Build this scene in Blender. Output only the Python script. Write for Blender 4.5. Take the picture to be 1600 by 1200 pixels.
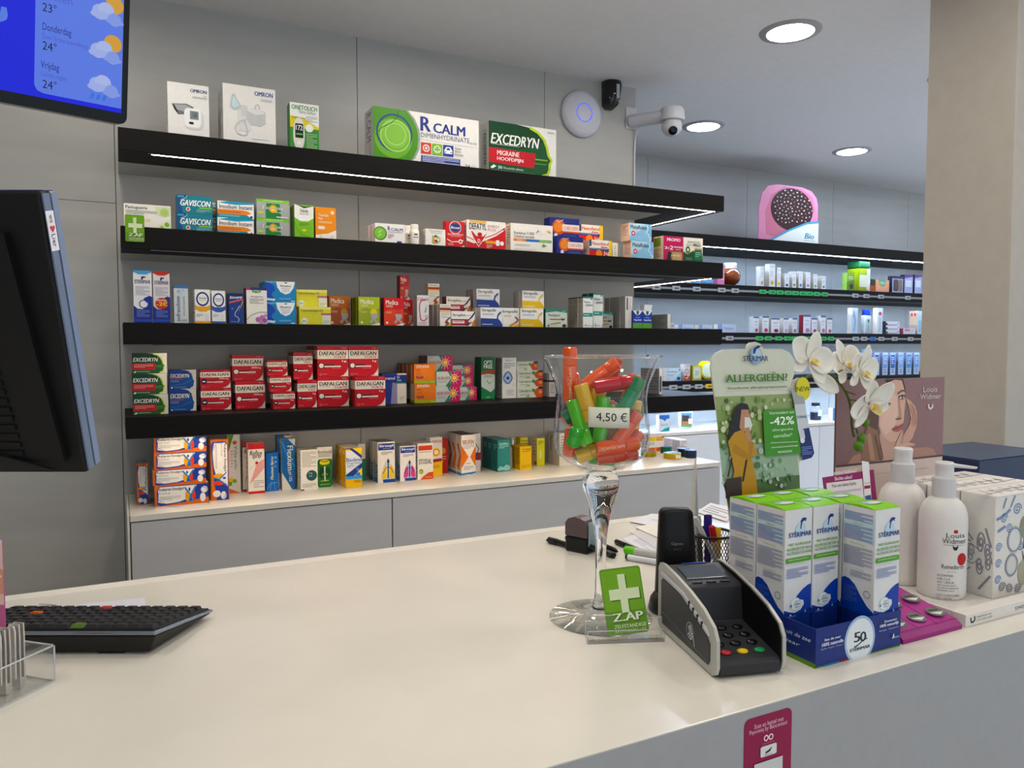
import bpy, math, random
from mathutils import Vector, Matrix
random.seed(7)
S = bpy.context.scene
COL = S.collection
for _o in list(bpy.data.objects):
    bpy.data.objects.remove(_o)

# ------------------------------------------------------------------ camera
YAW, PITCH, FPX = math.radians(27.1), math.radians(3.0), 1200.0
CAM = Vector((0, 0, 1.42))
cd = bpy.data.cameras.new('camera'); cd.sensor_width = 36; cd.lens = 36 * FPX / 1600; cd.clip_start = .02
cam = bpy.data.objects.new('camera', cd); COL.objects.link(cam)
cam.location = CAM; cam.rotation_euler = (math.radians(90) - PITCH, 0, -YAW)
S.camera = cam
FW = Vector((math.sin(YAW) * math.cos(PITCH), math.cos(YAW) * math.cos(PITCH), -math.sin(PITCH)))
RT = Vector((math.cos(YAW), -math.sin(YAW), 0)); UP = RT.cross(FW)

# ------------------------------------------------------------------ world, exposure
W = bpy.data.worlds.new('world'); S.world = W; W.use_nodes = True
W.node_tree.nodes['Background'].inputs[0].default_value = (.76, .88, 1, 1)
W.node_tree.nodes['Background'].inputs[1].default_value = 1.2
S.view_settings.view_transform = 'Standard'; S.view_settings.look = 'None'
S.view_settings.gamma = 1; S.view_settings.use_curve_mapping = False
S.view_settings.exposure = -0.04
S.cycles.transparent_max_bounces = 24; S.cycles.max_bounces = 14; S.cycles.transmission_bounces = 12
DOWN_E, WARM_E, COOL_E = 78.0, 75.0, 300.0      # downlights, warm shelf strips, cool alcove strips
WARM_C, COOL_C = (1, .80, .58), (.52, .72, 1)

# ------------------------------------------------------------------ measuring helpers: a point of the room from where it is seen
def ray(x, y): return FW + RT * ((x - 800) / FPX) - UP * ((y - 600) / FPX)
def _at(x, y, ax, v):
    d = ray(x, y); return CAM + d * ((v - CAM[ax]) / d[ax])
def onY(x, y, v): return _at(x, y, 1, v)
def onZ(x, y, v): return _at(x, y, 2, v)
def onX(x, y, v): return _at(x, y, 0, v)

# ------------------------------------------------------------------ materials
def lin(h):
    h = h.lstrip('#')
    if len(h) == 3: h = ''.join(c * 2 for c in h)
    o = []
    for i in (0, 2, 4):
        c = int(h[i:i + 2], 16) / 255
        o.append(c / 12.92 if c <= .04045 else ((c + .055) / 1.055) ** 2.4)
    return (*o, 1)
MATS = {}
def M(h, rough=.42, metal=0.0, spec=.3, emit=0.0, trans=0.0, coat=0.0):
    """plain printed or painted colour with a faint procedural mottling"""
    k = (h, rough, metal, spec, emit, trans, coat)
    if k in MATS: return MATS[k]
    m = bpy.data.materials.new('paint_' + h.strip('#')); m.use_nodes = True
    n = m.node_tree.nodes; l = m.node_tree.links; b = n['Principled BSDF']
    c = lin(h); g = sum(c[:3]) / 3; c = (*[min(1, max(0, g + (x - g) * 1.1)) for x in c[:3]], 1) if not emit else c
    if emit:
        b.inputs['Base Color'].default_value = (0, 0, 0, 1)
        b.inputs['Emission Color'].default_value = c; b.inputs['Emission Strength'].default_value = emit
    else:
        no = n.new('ShaderNodeTexNoise'); no.inputs['Scale'].default_value = 60; no.inputs['Detail'].default_value = 2
        tc = n.new('ShaderNodeTexCoord'); l.new(tc.outputs['Object'], no.inputs['Vector'])
        mx = n.new('ShaderNodeMix'); mx.data_type = 'RGBA'
        mx.inputs[6].default_value = (*[x * .94 for x in c[:3]], 1); mx.inputs[7].default_value = (*[min(1, x * 1.05) for x in c[:3]], 1)
        l.new(no.outputs[0], mx.inputs[0]); l.new(mx.outputs[2], b.inputs['Base Color'])
    b.inputs['Roughness'].default_value = rough; b.inputs['Metallic'].default_value = metal
    b.inputs['Specular IOR Level'].default_value = spec; b.inputs['Transmission Weight'].default_value = trans
    b.inputs['Coat Weight'].default_value = coat
    MATS[k] = m; return m
def noise_mat(name, c1, c2, scale=(1, 1, 1), nscale=8, rough=.5, bump=0.0, detail=4, spec=.5, coat=0):
    m = bpy.data.materials.new(name); m.use_nodes = True
    n = m.node_tree.nodes; l = m.node_tree.links; b = n['Principled BSDF']
    tc = n.new('ShaderNodeTexCoord'); mp = n.new('ShaderNodeMapping'); mp.inputs['Scale'].default_value = scale
    no = n.new('ShaderNodeTexNoise'); no.inputs['Scale'].default_value = nscale; no.inputs['Detail'].default_value = detail
    rp = n.new('ShaderNodeValToRGB'); rp.color_ramp.elements[0].color = lin(c1); rp.color_ramp.elements[1].color = lin(c2)
    rp.color_ramp.elements[0].position = .3; rp.color_ramp.elements[1].position = .7
    l.new(tc.outputs['Object'], mp.inputs[0]); l.new(mp.outputs[0], no.inputs['Vector']); l.new(no.outputs[0], rp.inputs[0])
    l.new(rp.outputs[0], b.inputs['Base Color']); b.inputs['Roughness'].default_value = rough
    b.inputs['Specular IOR Level'].default_value = spec; b.inputs['Coat Weight'].default_value = coat
    if bump:
        bp = n.new('ShaderNodeBump'); bp.inputs['Strength'].default_value = bump; bp.inputs['Distance'].default_value = .002
        l.new(no.outputs[0], bp.inputs['Height']); l.new(bp.outputs[0], b.inputs['Normal'])
    return m
def glass_mat(name, tint=(1, 1, 1), thin=True, rough=0.0, ior=1.45):
    m = bpy.data.materials.new(name); m.use_nodes = True
    n = m.node_tree.nodes; l = m.node_tree.links; n.remove(n['Principled BSDF']); out = n['Material Output']
    if thin:      # a thin clear wall: straight transmission plus a Fresnel reflection
        t = n.new('ShaderNodeBsdfTransparent'); t.inputs[0].default_value = (*tint, 1)
        g = n.new('ShaderNodeBsdfGlossy'); g.inputs['Roughness'].default_value = max(rough, .02)
        lw = n.new('ShaderNodeLayerWeight'); lw.inputs[0].default_value = .5
        pw = n.new('ShaderNodeMath'); pw.operation = 'POWER'; pw.inputs[1].default_value = 3.2; l.new(lw.outputs['Facing'], pw.inputs[0])
        fr = n.new('ShaderNodeMath'); fr.operation = 'MULTIPLY_ADD'; fr.inputs[1].default_value = .9; fr.inputs[2].default_value = .045; l.new(pw.outputs[0], fr.inputs[0])
        mx = n.new('ShaderNodeMixShader'); l.new(fr.outputs[0], mx.inputs[0]); l.new(t.outputs[0], mx.inputs[1]); l.new(g.outputs[0], mx.inputs[2])
        l.new(mx.outputs[0], out.inputs[0])
    else:
        g = n.new('ShaderNodeBsdfGlass'); g.inputs[0].default_value = (*tint, 1); g.inputs['IOR'].default_value = ior; g.inputs['Roughness'].default_value = rough
        l.new(g.outputs[0], out.inputs[0])
    return m
WALL = noise_mat('grey_laminate', 'adadab', 'b6b6b3', (1, 1, 6), 3, .42)
CEIL = noise_mat('ceiling_paint', 'e4e2e3', 'e8e6e7', (1, 1, 1), 30, .8, .05)
PILLAR = noise_mat('taupe_paint', 'b1aba2', 'b6b0a7', (1, 1, 1), 25, .7, .05)
WOOD = noise_mat('wenge_wood', '090707', '14100f', (.6, 14, 14), 9, .55, .12, 8, .15)
FLOORM = noise_mat('floor_tile', 'c6c3bd', 'd0cdc7', (1, 1, 1), 5, .4)
WHITE = noise_mat('white_laminate', 'dcd8cd', 'e2ded3', (1, 1, 1), 6, .22, 0, 3, .5)
DOORM = noise_mat('pale_grey_laminate', 'bdbec1', 'c2c3c6', (1, 1, 5), 4, .4)
STEEL = M('b9bcc0', .25, 1.0); BLACK = M('0b0b0d', .35); CLEAR = glass_mat('clear_acrylic', (.99, .995, .995))
GLASSW = glass_mat('thin_glass', (.96, .97, .97), ior=1.5); GLASSS = glass_mat('solid_glass', (1, 1, 1), False, 0, 1.48)

# ------------------------------------------------------------------ mesh builder
class MB:
    def __init__(s): s.v = []; s.f = []; s.m = []; s.mats = []; s.T = Matrix()
    def mi(s, mat):
        if mat not in s.mats: s.mats.append(mat)
        return s.mats.index(mat)
    def add(s, vs, fs, mat):
        b = len(s.v); k = s.mi(mat); s.v += [tuple(s.T @ Vector(p)) for p in vs]
        for f in fs: s.f.append([b + i for i in f]); s.m.append(k)
        return s
    def face(s, pts, mat): return s.add(pts, [range(len(pts))], mat)
    def box(s, a, b, mat, top=None, left=None, front=None):
        x0, y0, z0 = a; x1, y1, z1 = b
        v = [(x0, y0, z0), (x1, y0, z0), (x1, y1, z0), (x0, y1, z0), (x0, y0, z1), (x1, y0, z1), (x1, y1, z1), (x0, y1, z1)]
        for f, mm in (((3, 2, 1, 0), mat), ((4, 5, 6, 7), top or mat), ((0, 1, 5, 4), front or mat), ((1, 2, 6, 5), left or mat), ((2, 3, 7, 6), mat), ((3, 0, 4, 7), left or mat)):
            s.add([v[i] for i in f], [(0, 1, 2, 3)], mm)
        return s
    def solid(s, vs, fs, mat): return s.add(vs, fs, mat)
    def boxw(s, a, b, mat):           # a welded box (bevels cleanly)
        x0, y0, z0 = a; x1, y1, z1 = b
        v = [(x0, y0, z0), (x1, y0, z0), (x1, y1, z0), (x0, y1, z0), (x0, y0, z1), (x1, y0, z1), (x1, y1, z1), (x0, y1, z1)]
        return s.add(v, [(3, 2, 1, 0), (4, 5, 6, 7), (0, 1, 5, 4), (1, 2, 6, 5), (2, 3, 7, 6), (3, 0, 4, 7)], mat)
    def prism(s, pts, h0, h1, mat, ax='z', capmat=None):
        """outline pts (2-D, counter-clockwise) pulled along an axis"""
        mp = {'z': lambda p, h: (p[0], p[1], h), 'y': lambda p, h: (p[0], h, p[1]), 'x': lambda p, h: (h, p[0], p[1])}[ax]
        n = len(pts); v = [mp(p, h0) for p in pts] + [mp(p, h1) for p in pts]
        s.add(v, [(i, (i + 1) % n, n + (i + 1) % n, n + i) for i in range(n)], mat)
        s.add([mp(p, h0) for p in pts], [range(n)[::-1]], capmat or mat); s.add([mp(p, h1) for p in pts], [range(n)], capmat or mat)
        return s
    def lathe(s, prof, mat, c=(0, 0, 0), n=32, cap=True):
        v = []; k = len(prof)
        for r, z in prof:
            for i in range(n):
                a = 2 * math.pi * i / n; v.append((c[0] + r * math.cos(a), c[1] + r * math.sin(a), c[2] + z))
        f = [(j * n + i, j * n + (i + 1) % n, (j + 1) * n + (i + 1) % n, (j + 1) * n + i) for j in range(k - 1) for i in range(n)]
        if cap:
            f.append(list(range(n))[::-1]); f.append(list(range((k - 1) * n, k * n)))
        return s.add(v, f, mat)
    def tube(s, pts, r, mat, n=10, closed=False):
        pts = [Vector(p) for p in pts]; k = len(pts); rr = r if isinstance(r, (list, tuple)) else [r] * k
        v = []; up = Vector((.13, .21, .97))
        for i, p in enumerate(pts):
            t = (pts[min(i + 1, k - 1)] - pts[max(i - 1, 0)]).normalized()
            a = t.cross(up)
            if a.length < 1e-4: a = t.cross(Vector((1, 0, 0)))
            a.normalize(); b = t.cross(a); up = a.cross(t)
            for j in range(n):
                q = 2 * math.pi * j / n; v.append(p + a * (rr[i] * math.cos(q)) + b * (rr[i] * math.sin(q)))
        f = [(i * n + j, i * n + (j + 1) % n, (i + 1) * n + (j + 1) % n, (i + 1) * n + j) for i in range(k - 1) for j in range(n)]
        f += [list(range(n))[::-1], list(range((k - 1) * n, k * n))]
        return s.add(v, f, mat)
    def ball(s, c, r, mat, n=16, m=10):
        rx, ry, rz = r if isinstance(r, (tuple, list)) else (r, r, r)
        v = [(c[0] + rx * math.sin(math.pi * i / m) * math.cos(2 * math.pi * j / n), c[1] + ry * math.sin(math.pi * i / m) * math.sin(2 * math.pi * j / n), c[2] + rz * math.cos(math.pi * i / m)) for i in range(m + 1) for j in range(n)]
        return s.add(v, [(i * n + j, (i + 1) * n + j, (i + 1) * n + (j + 1) % n, i * n + (j + 1) % n) for i in range(m) for j in range(n)], mat)
    def grid(s, fn, nu, nv, mat, closed=False):
        v = [fn(i / nu, j / nv) for j in range(nv + 1) for i in range(nu + 1)]; w = nu + 1
        return s.add(v, [(j * w + i, j * w + i + 1, (j + 1) * w + i + 1, (j + 1) * w + i) for j in range(nv) for i in range(nu)], mat)
    def build(s, name, parent=None, loc=(0, 0, 0), rot=(0, 0, 0), smooth=None, bevel=0, seg=2, thick=0, sub=0):
        me = bpy.data.meshes.new(name); me.from_pydata(s.v, [], s.f)
        for m in s.mats: me.materials.append(m)
        me.polygons.foreach_set('material_index', s.m)
        if smooth:
            me.polygons.foreach_set('use_smooth', [True] * len(me.polygons))
            if smooth < 179: me.set_sharp_from_angle(angle=math.radians(smooth))
        me.update()
        o = bpy.data.objects.new(name, me); COL.objects.link(o); o.parent = parent; o.location = loc; o.rotation_euler = rot
        if thick: q = o.modifiers.new('thickness', 'SOLIDIFY'); q.thickness = thick; q.offset = 0
        if sub: q = o.modifiers.new('smooth', 'SUBSURF'); q.levels = q.render_levels = sub
        if bevel: q = o.modifiers.new('edges', 'BEVEL'); q.width = bevel; q.segments = seg; q.limit_method = 'ANGLE'; q.angle_limit = math.radians(40)
        return o
def empty(name, loc=(0, 0, 0), rz=0, rot=None):
    o = bpy.data.objects.new(name, None); COL.objects.link(o); o.location = loc; o.rotation_euler = rot or (0, 0, rz); o.empty_display_size = .05
    return o
def tag(o, label, cat, group=None):
    o['label'] = label; o['category'] = cat
    if group: o['group'] = group
    return o
def struct(o): o['kind'] = 'structure'; return o
def copy_tree(o, parent=None):
    c = o.copy(); COL.objects.link(c); c.parent = parent
    for ch in [q for q in o.children]: copy_tree(ch, c)
    return c
def rrect(x0, y0, x1, y1, r, n=5):
    """rounded rectangle outline, counter-clockwise"""
    o = []
    for cx, cy, a in ((x1 - r, y0 + r, -90), (x1 - r, y1 - r, 0), (x0 + r, y1 - r, 90), (x0 + r, y0 + r, 180)):
        for i in range(n + 1):
            q = math.radians(a + 90 * i / n); o.append((cx + r * math.cos(q), cy + r * math.sin(q)))
    return o

# ------------------------------------------------------------------ flat print on faces
TXT = {}
def text_mesh(t, fl=''):
    k = (t, ''.join(c for c in fl if c in 'biB'))
    if k in TXT: return TXT[k]
    c = bpy.data.curves.new('t', 'FONT'); c.body = t; c.resolution_u = 2; c.size = 1
    if 'i' in fl: c.shear = .25
    o = bpy.data.objects.new('t', c); me = o.to_mesh()
    v = [p.co.copy() for p in me.vertices]; f = [list(p.vertices) for p in me.polygons]
    x0 = min(p.x for p in v); x1 = max(p.x for p in v); y0 = min(p.y for p in v); y1 = max(p.y for p in v)
    v = [((p.x - x0) / (x1 - x0), (p.y - y0) / (y1 - y0)) for p in v]
    a = (x1 - x0) / (y1 - y0)
    r = TXT[k] = (v, f, a); o.to_mesh_clear(); bpy.data.objects.remove(o); bpy.data.curves.remove(c)
    return r
class Face:
    """a flat face: origin, full-width vector, full-height vector, outward normal"""
    def __init__(s, O, U, V, N): s.O, s.U, s.V, s.N = Vector(O), Vector(U), Vector(V), Vector(N).normalized()
    def p(s, u, v, off): return s.O + s.U * u + s.V * v + s.N * off
def draw(pm, lm, face, items, rough=.42, emit=0.0, lift=.00012):
    """items on a face in 0..1 coordinates; patches go to builder pm, lettering to lm"""
    asp = face.U.length / face.V.length
    rnd = random.Random(3)
    for i, it in enumerate(items):
        k = it[0]; off = lift * (i + 1)
        if k == 'r': _, a, b, c, d, col = it; P = [(a, b), (c, b), (c, d), (a, d)]
        elif k == 'e':
            _, cu, cv, ru, col = it[:5]; rv = it[5] if len(it) > 5 else ru * asp
            P = [(cu + ru * math.cos(2 * math.pi * j / 28), cv + rv * math.sin(2 * math.pi * j / 28)) for j in range(28)]
        elif k == 'o':       # ring
            _, cu, cv, ru, w, col = it; rv = ru * asp; m = M(col, rough, emit=emit)
            for j in range(28):
                q0, q1 = 2 * math.pi * j / 28, 2 * math.pi * (j + 1) / 28; t = 1 - w
                pm.face([face.p(cu + ru * s_ * math.cos(q), cv + rv * s_ * math.sin(q), off) for s_, q in ((t, q0), (1, q0), (1, q1), (t, q1))], m)
            continue
        elif k == 'p':
            P, col = it[1], it[2]
            if col is None: continue
        elif k == 'R': _, a, b, c, d, rad, col = it; P = [(a + (x - 0) , y) for x, y in [(0, 0)]]; P = [(a + (c - a) * x, b + (d - b) * y) for x, y in rrect(0, 0, 1, 1, rad, 4)]
        elif k == 's':       # stroke along points: list, width(in u), colour
            pts, w, col = it[1:4]; m = M(col, rough, emit=emit)
            q = [Vector((a, b / asp)) for a, b in pts]; L = []
            for j in range(len(q)):
                t = q[min(j + 1, len(q) - 1)] - q[max(j - 1, 0)]; n_ = Vector((-t.y, t.x)).normalized() * w / 2; L.append((q[j] + n_, q[j] - n_))
            for j in range(len(q) - 1):
                pm.face([face.p(c_.x, c_.y * asp, off) for c_ in (L[j][1], L[j + 1][1], L[j + 1][0], L[j][0])], m)
            continue
        elif k == 'g':       # lines of print too fine to read
            _, a, b, c, d, n, col = it; m = M(col, rough, emit=emit); st = (d - b) / n
            for j in range(n):
                y1 = d - j * st; e = c if j % 3 != 2 else a + (c - a) * rnd.uniform(.5, .85)
                lm.face([face.p(x, y, off) for x, y in ((a, y1 - st * .42), (e, y1 - st * .42), (e, y1), (a, y1))], m)
            continue
        elif k == 'T':
            _, a, b, c, d, t, col = it[:7]; fl = it[7] if len(it) > 7 else ''
            v, f, _r = text_mesh(t, fl)
            if 'u' in fl: vv = [(a + (1 - y) * (c - a), b + x * (d - b)) for x, y in v]
            elif 'd' in fl: vv = [(a + y * (c - a), d - x * (d - b)) for x, y in v]
            else:
                sl = it[8] if len(it) > 8 else 0
                vv = [(a + x * (c - a), b + y * (d - b) + sl * x) for x, y in v]
            e = (.085 if 'B' in fl else .05 if 'b' in fl else 0) / _r; ax_ = (0, 1) if ('u' in fl or 'd' in fl) else (1, 0)
            for j in range(3 if e else 1):     # bold: the same letters side by side, each a hair prouder
                dx, dy = ax_[0] * e * (c - a) * (j - 1) / 2, ax_[1] * e * (d - b) * (j - 1) / 2
                if not e: dx = dy = 0
                lm.add([face.p(x + dx, y + dy, off + lift * .3 * j) for x, y in vv], f, M(col, rough, emit=emit))
            continue
        pm.face([face.p(u, v, off) for u, v in P], M(col, rough, emit=emit))
def printed(parent, face, items, rough=.42, emit=0.0, lift=.00012, names=('print', 'lettering'), split=False):
    if split:              # every line of lettering a part of its own
        out = []; rest = []
        for i, it in enumerate(items):
            if it[0] in 'Tg':
                pm, lm = MB(), MB(); draw(pm, lm, Face(face.O + face.N * lift * (i + 1), face.U, face.V, face.N), [it], rough, emit, lift)
                out.append(lm.build(names[1], parent)); rest.append(('p', [(0, 0), (0, 0), (0, 0)], None))
            elif split == 'all':
                pm, lm = MB(), MB(); draw(pm, lm, Face(face.O + face.N * lift * i, face.U, face.V, face.N), [it], rough, emit, lift); out.append(pm.build(names[0], parent))
            else: rest.append(it)
        if split == 'all': return out
        pm = MB(); lm = MB(); draw(pm, lm, face, rest, rough, emit, lift)
        if pm.f: out.append(pm.build(names[0], parent))
        return out
    pm, lm = MB(), MB(); draw(pm, lm, face, items, rough, emit, lift); out = []
    for b, n in zip((pm, lm), names):
        if b.f: out.append(b.build(n, parent))
    return out

# ------------------------------------------------------------------ the room
CZ = 2.559; YB = 2.86; YA = 3.836; XR = 2.085; YF1 = 2.5; YF2 = 3.43; XE = 2.282; ZC = 1.0
ZS = [2.04, 1.76, 1.482, 1.205]; TH = .064; ZK = .915
struct(MB().boxw((-2.6, -4.2, -.06), (7.6, 4.1, 0), FLOORM).build('floor'))
struct(MB().boxw((-2.6, -4.2, CZ), (7.6, 4.1, CZ + .06), CEIL).build('ceiling'))
struct(MB().boxw((-2.7, -4.2, 0), (-2.6, 4.1, CZ), WALL).build('wall_left'))
wb = struct(MB().boxw((-2.6, YB + .016, 0), (XR - .016, 4.1, CZ), M('6e6e6c')).build('wall_back'))
zs = onY(140, 315, YB).z
edges = [(-2.55, -1.6), (-1.6, -.8), (-.8, .004), (.004, .815), (.815, 1.617), (1.617, XR)]
for i, (a, b) in enumerate(edges):
    for z0, z1 in ([(0, zs), (zs, CZ)] if b < .1 else [(0, CZ)]):
        MB().boxw((a + .0012, YB, z0 + (.0015 if z0 else 0)), (b - .0012, YB + .016, z1), WALL).build('panel', wb)
MB().boxw((XR - .016, YB + .0165, 0), (XR, YA, CZ), WALL).build('panel', wb)
wa = struct(MB().boxw((XR, YA + .016, 0), (7.6, 4.1, CZ), M('6e6e6c')).build('wall_alcove'))
xa = XR
while xa < 7.5:
    xb = min(xa + .806, 7.6); MB().boxw((xa + .0012, YA, 0), (xb - .0012, YA + .016, CZ), WALL).build('panel', wa); xa = xb
xp = onY(1445, 300, 1.58).x
struct(MB().boxw((xp, onX(1583, 300, xp).y, 0), (xp + .55, 1.58, CZ), PILLAR).build('pillar', bevel=.003))

# ceiling lamps
def downlight(x, y, label, col='fff5e6'):
    t = tag(empty('downlight', (x, y, CZ)), label, 'ceiling lamp', 'round recessed ceiling lamps')
    r = MB().lathe([(.082, -.001), (.083, -.007), (.107, -.005), (.110, 0)], M('a9a9ae', .4), n=40, cap=False); r.build('bezel', t, smooth=60)
    MB().lathe([(.0001, -.0035), (.0825, -.003)], M(col, emit=DOWN_E), n=40, cap=False).build('diffuser', t)
    return t
def LZ(px, py): p = onZ(px, py, CZ); return p.x, p.y
downlight(*LZ(1235, 49), 'largest round ceiling lamp, between the camera bracket and the pillar')
downlight(*LZ(1099, 197), 'round ceiling lamp just beside the white dome camera', 'd4e4ff')
downlight(*LZ(1331, 236), 'round ceiling lamp above the pink flower sign', 'd4e4ff')
downlight(*LZ(1494, 119), 'round ceiling lamp almost hidden behind the pillar')
for x, y in ((1.08, 2.08), (-.06, 2.08), (.5, .95), (-.75, .95), (1.75, .95), (2.9, .2), (.5, -.4), (1.75, -.6), (-.75, -.4), (5.0, 3.18), (5.6, 2.1), (3.2, -1.8), (1, -1.8), (-1, -1.8)):
    downlight(x, y, 'round recessed ceiling lamp over the shop counter and customer side', 'fff5e6' if y < 3 else 'd4e4ff')
# ------------------------------------------------------------------ shelving and base cabinets
ORD = ['top', 'second', 'third', 'fourth']
def strip(parent, a, b, col, e): MB().boxw(a, b, M(col, emit=e)).build('light_strip', parent)
def hexc(c): return '%02x%02x%02x' % tuple(int(255 * (x ** (1 / 2.2))) for x in c)
WC, CC = hexc(WARM_C), hexc(COOL_C)
for i, z in enumerate(ZS):
    t = tag(empty('wall_shelf', (0, 0, z)), f'dark wood shelf, {ORD[i]} of the four facing the counter', 'shelf', 'dark wood shelves of the facing unit')
    yw = YF1 + (.17, .14, .2, .359)[i]
    MB().boxw((.013, YF1, -TH), (XE, yw, 0), WOOD).build('shelf_board', t, bevel=.0012, seg=1)
    if i < 3: MB().boxw((.013, yw, -TH), (XR, YB - .001, 0), WALL).build('rear_board', t); MB().boxw((XR, yw, -TH), (XE, YB - .001, 0), WOOD).build('return_board', t)
    MB().boxw((.09, YF1 + .005, -TH - .0032), (XE - .005, YF1 + .0065, -TH), M('5d6066', .5)).build('strip_profile', t)
    MB().boxw((XR + .001, YB - .001, -TH), (XE, YF2 - .001, 0), WOOD).build('return_board', t, bevel=.0012, seg=1)
    for a, b in ((.10, .405), (.412, XE - .03)):
        strip(t, (a, YF1 + .0225, -TH - .0008), (b, YF1 + .0262, -TH + .001), WC, WARM_E * (1.0, .45, .7, 1.3)[i])
    strip(t, (XE - .038, YF1 + .034, -TH - .0008), (XE - .034, YF2 - .02, -TH + .001), WC, WARM_E * .8)
    t = tag(empty('alcove_shelf', (0, 0, z + .004)), f'grey-black shelf, {ORD[i]} of the four in the far alcove', 'shelf', 'shelves in the far alcove')
    MB().boxw((XR + .001, YF2, -TH), (5.75, YA - .001, 0), WOOD).build('shelf_board', t, bevel=.0012, seg=1)
    strip(t, (XR + .03 + (.2 if i else .2), YF2 + .033, -TH - .0008), (5.7, YF2 + .039, -TH + .001), CC, COOL_E * (1, .8, .8, 1.5)[i])
    if i: MB().boxw((XR + .2, YF2 + .006, -TH - .004), (5.74, YF2 + .008, -TH), M('5d6066', .5)).build('strip_profile', t)
    if i: MB().boxw((XR + .2, YF2 - .004, -.040), (5.74, YF2 - .0003, -.028), M('8b8f96', .4)).build('label_rail', t)
# base cabinets along the facing wall
xs = [.018, .82, 1.62, XE]
for i in range(3):
    t = tag(empty('base_cabinet', (xs[i], YF1, 0)), ['pale grey base cabinet at the end beside the grey wall', 'pale grey base cabinet in the middle of the run', 'pale grey base cabinet behind the glass goblet'][i], 'cabinet', 'base cabinets under the shelves')
    w = xs[i + 1] - xs[i]
    MB().boxw((.0, .02, .08), (w, YB - YF1 - .002, ZK - .02), M('c9c9c8')).build('body', t)
    MB().boxw((.0022, 0, .09), (w - .0022, .018, ZK - .0225), DOORM).build('door', t, bevel=.0008, seg=1)
    MB().boxw((.02, .04, 0), (w - .02, YB - YF1 - .01, .079), M('3a3a3c')).build('plinth', t)
t = tag(empty('cabinet_worktop', (0, 0, ZK)), 'white worktop over the grey base cabinets, lined with medicine boxes', 'worktop')
MB().boxw((.018, YF1 - .002, -.019), (XE, YB - .001, 0), WHITE).build('worktop_board', t, bevel=.001, seg=1)
MB().boxw((XR + .001, YB - .001, -.019), (XE, YF2 - .001, 0), WHITE).build('return_board', t)
MB().boxw((.0105, YF1 - .002, -.9), (.0165, YB - .001, -.0), M('d9d7d2', .35)).build('end_panel', t)
xs2 = [XR + .002]
while xs2[-1] < 5.7: xs2.append(xs2[-1] + .62)
for i in range(len(xs2) - 1):
    t = tag(empty('alcove_cabinet', (xs2[i], YF2, 0)), f'white base cabinet in the far alcove, number {i + 1} from the inner corner', 'cabinet', 'white alcove cabinets')
    MB().boxw((0, .02, 0), (.62, YA - YF2 - .002, .90), M('dcdde0')).build('body', t)
    MB().boxw((.002, 0, .05), (.618, .018, .897), M('dcdde0', .4)).build('door', t)
    t['label'] = ['white alcove cabinet in the inner corner behind the dark shelves', 'white alcove cabinet seen between the leaflet stand and the goblet', 'white alcove cabinet right behind the green header card', 'white alcove cabinet under the dark glass jars', 'white alcove cabinet behind the brown portrait poster', 'white alcove cabinet hidden by the pillar'][min(i, 5)]
t = tag(MB().boxw((XR + .002, YF2 - .002, .901), (5.78, YA - .001, .92), WHITE).build('alcove_worktop', bevel=.001, seg=1), 'white worktop running along the far alcove cabinets', 'worktop')
ALC = [o for o in COL.objects if o.name.startswith('alcove_shelf')]
ZK2 = .92; ZA = [z + .004 for z in ZS]

# ------------------------------------------------------------------ the counter
CY0, CY1 = .644, 1.508
t = tag(empty('shop_counter', (0, 0, 0)), 'long white shop counter with a pale grey front', 'counter')
MB().boxw((-1.4, CY0 + .0012, ZC - .03), (2.16, CY1, ZC), WHITE).build('worktop', t, bevel=.001)
MB().boxw((-1.4, CY0 - .0004, .08), (2.16, CY0 + .001, ZC - .0012), M('9fa0a2', .45)).build('front_panel', t)
MB().boxw((-1.4, CY1 - .05, .08), (2.16, CY1 - .03, ZC - .03), M('b5b5b5', .45)).build('rear_panel', t)
MB().boxw((-1.4, CY1 - .034, ZC - .001), (2.16, CY1 - .002, ZC + .0003), M('ece8de', .2)).build('edge_strip', t)
# ------------------------------------------------------------------ medicine boxes on the facing shelves
NTH = ['first', 'second', 'third', 'fourth', 'fifth', 'sixth']
GRP = {0: 'boxes on the top shelf', 1: 'boxes on the second shelf', 2: 'boxes on the third shelf', 3: 'boxes on the fourth shelf', 4: 'boxes on the cabinet worktop'}
ZB = [*ZS, ZK]
def light(h): return sum(lin(h)[:3]) > 1.4
def ct(sh, xl, xr, yt, yf, dep, base, items, label, n=1, z0=None, side=None, top=None, L=None, name='medicine_box', cat='medicine box', gap=.0008, z=None, grp=None):
    """a carton: front edges seen at xl..xr, top front corner at yt, front face at depth yf; n of them one behind the other"""
    z0 = z if z is not None else (ZB[sh] if z0 is None else z0)
    h = onY(xl, yt, yf).z - z0; ym = yt + 20
    x0, x1 = onY(xl, ym, yf).x, onY(xr, ym, yf).x; w = x1 - x0
    mb = MB().box((0, 0, 0), (w, dep, h), M(side or base), top=M(top or side or base), front=M(base))
    o = mb.build(name, loc=(x0, yf, z0))
    tag(o, label, cat, grp or GRP[sh])
    if items: printed(o, Face((0, 0, 0), (w, 0, 0), (0, 0, h), (0, -1, 0)), items, split=(sh == 0 and not grp))
    if L is None and light(side or base): L = [('g', .15, .25, .85, .9, 7, '9b9ba0')]
    ls = []
    if L: ls = printed(o, Face((0, dep, 0), (0, -dep, 0), (0, 0, h), (-1, 0, 0)), L, names=('side_print', 'side_lettering'))
    for i in range(1, n):
        c = o.copy(); COL.objects.link(c); c.location = (x0 - .001 * (i % 2), yf + i * (dep + gap), z0)
        c['label'] = f'{label}, {NTH[i]} back in its row'
        for q in ls:
            d = q.copy(); COL.objects.link(d); d.parent = c
    return z0 + h + .0006
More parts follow.
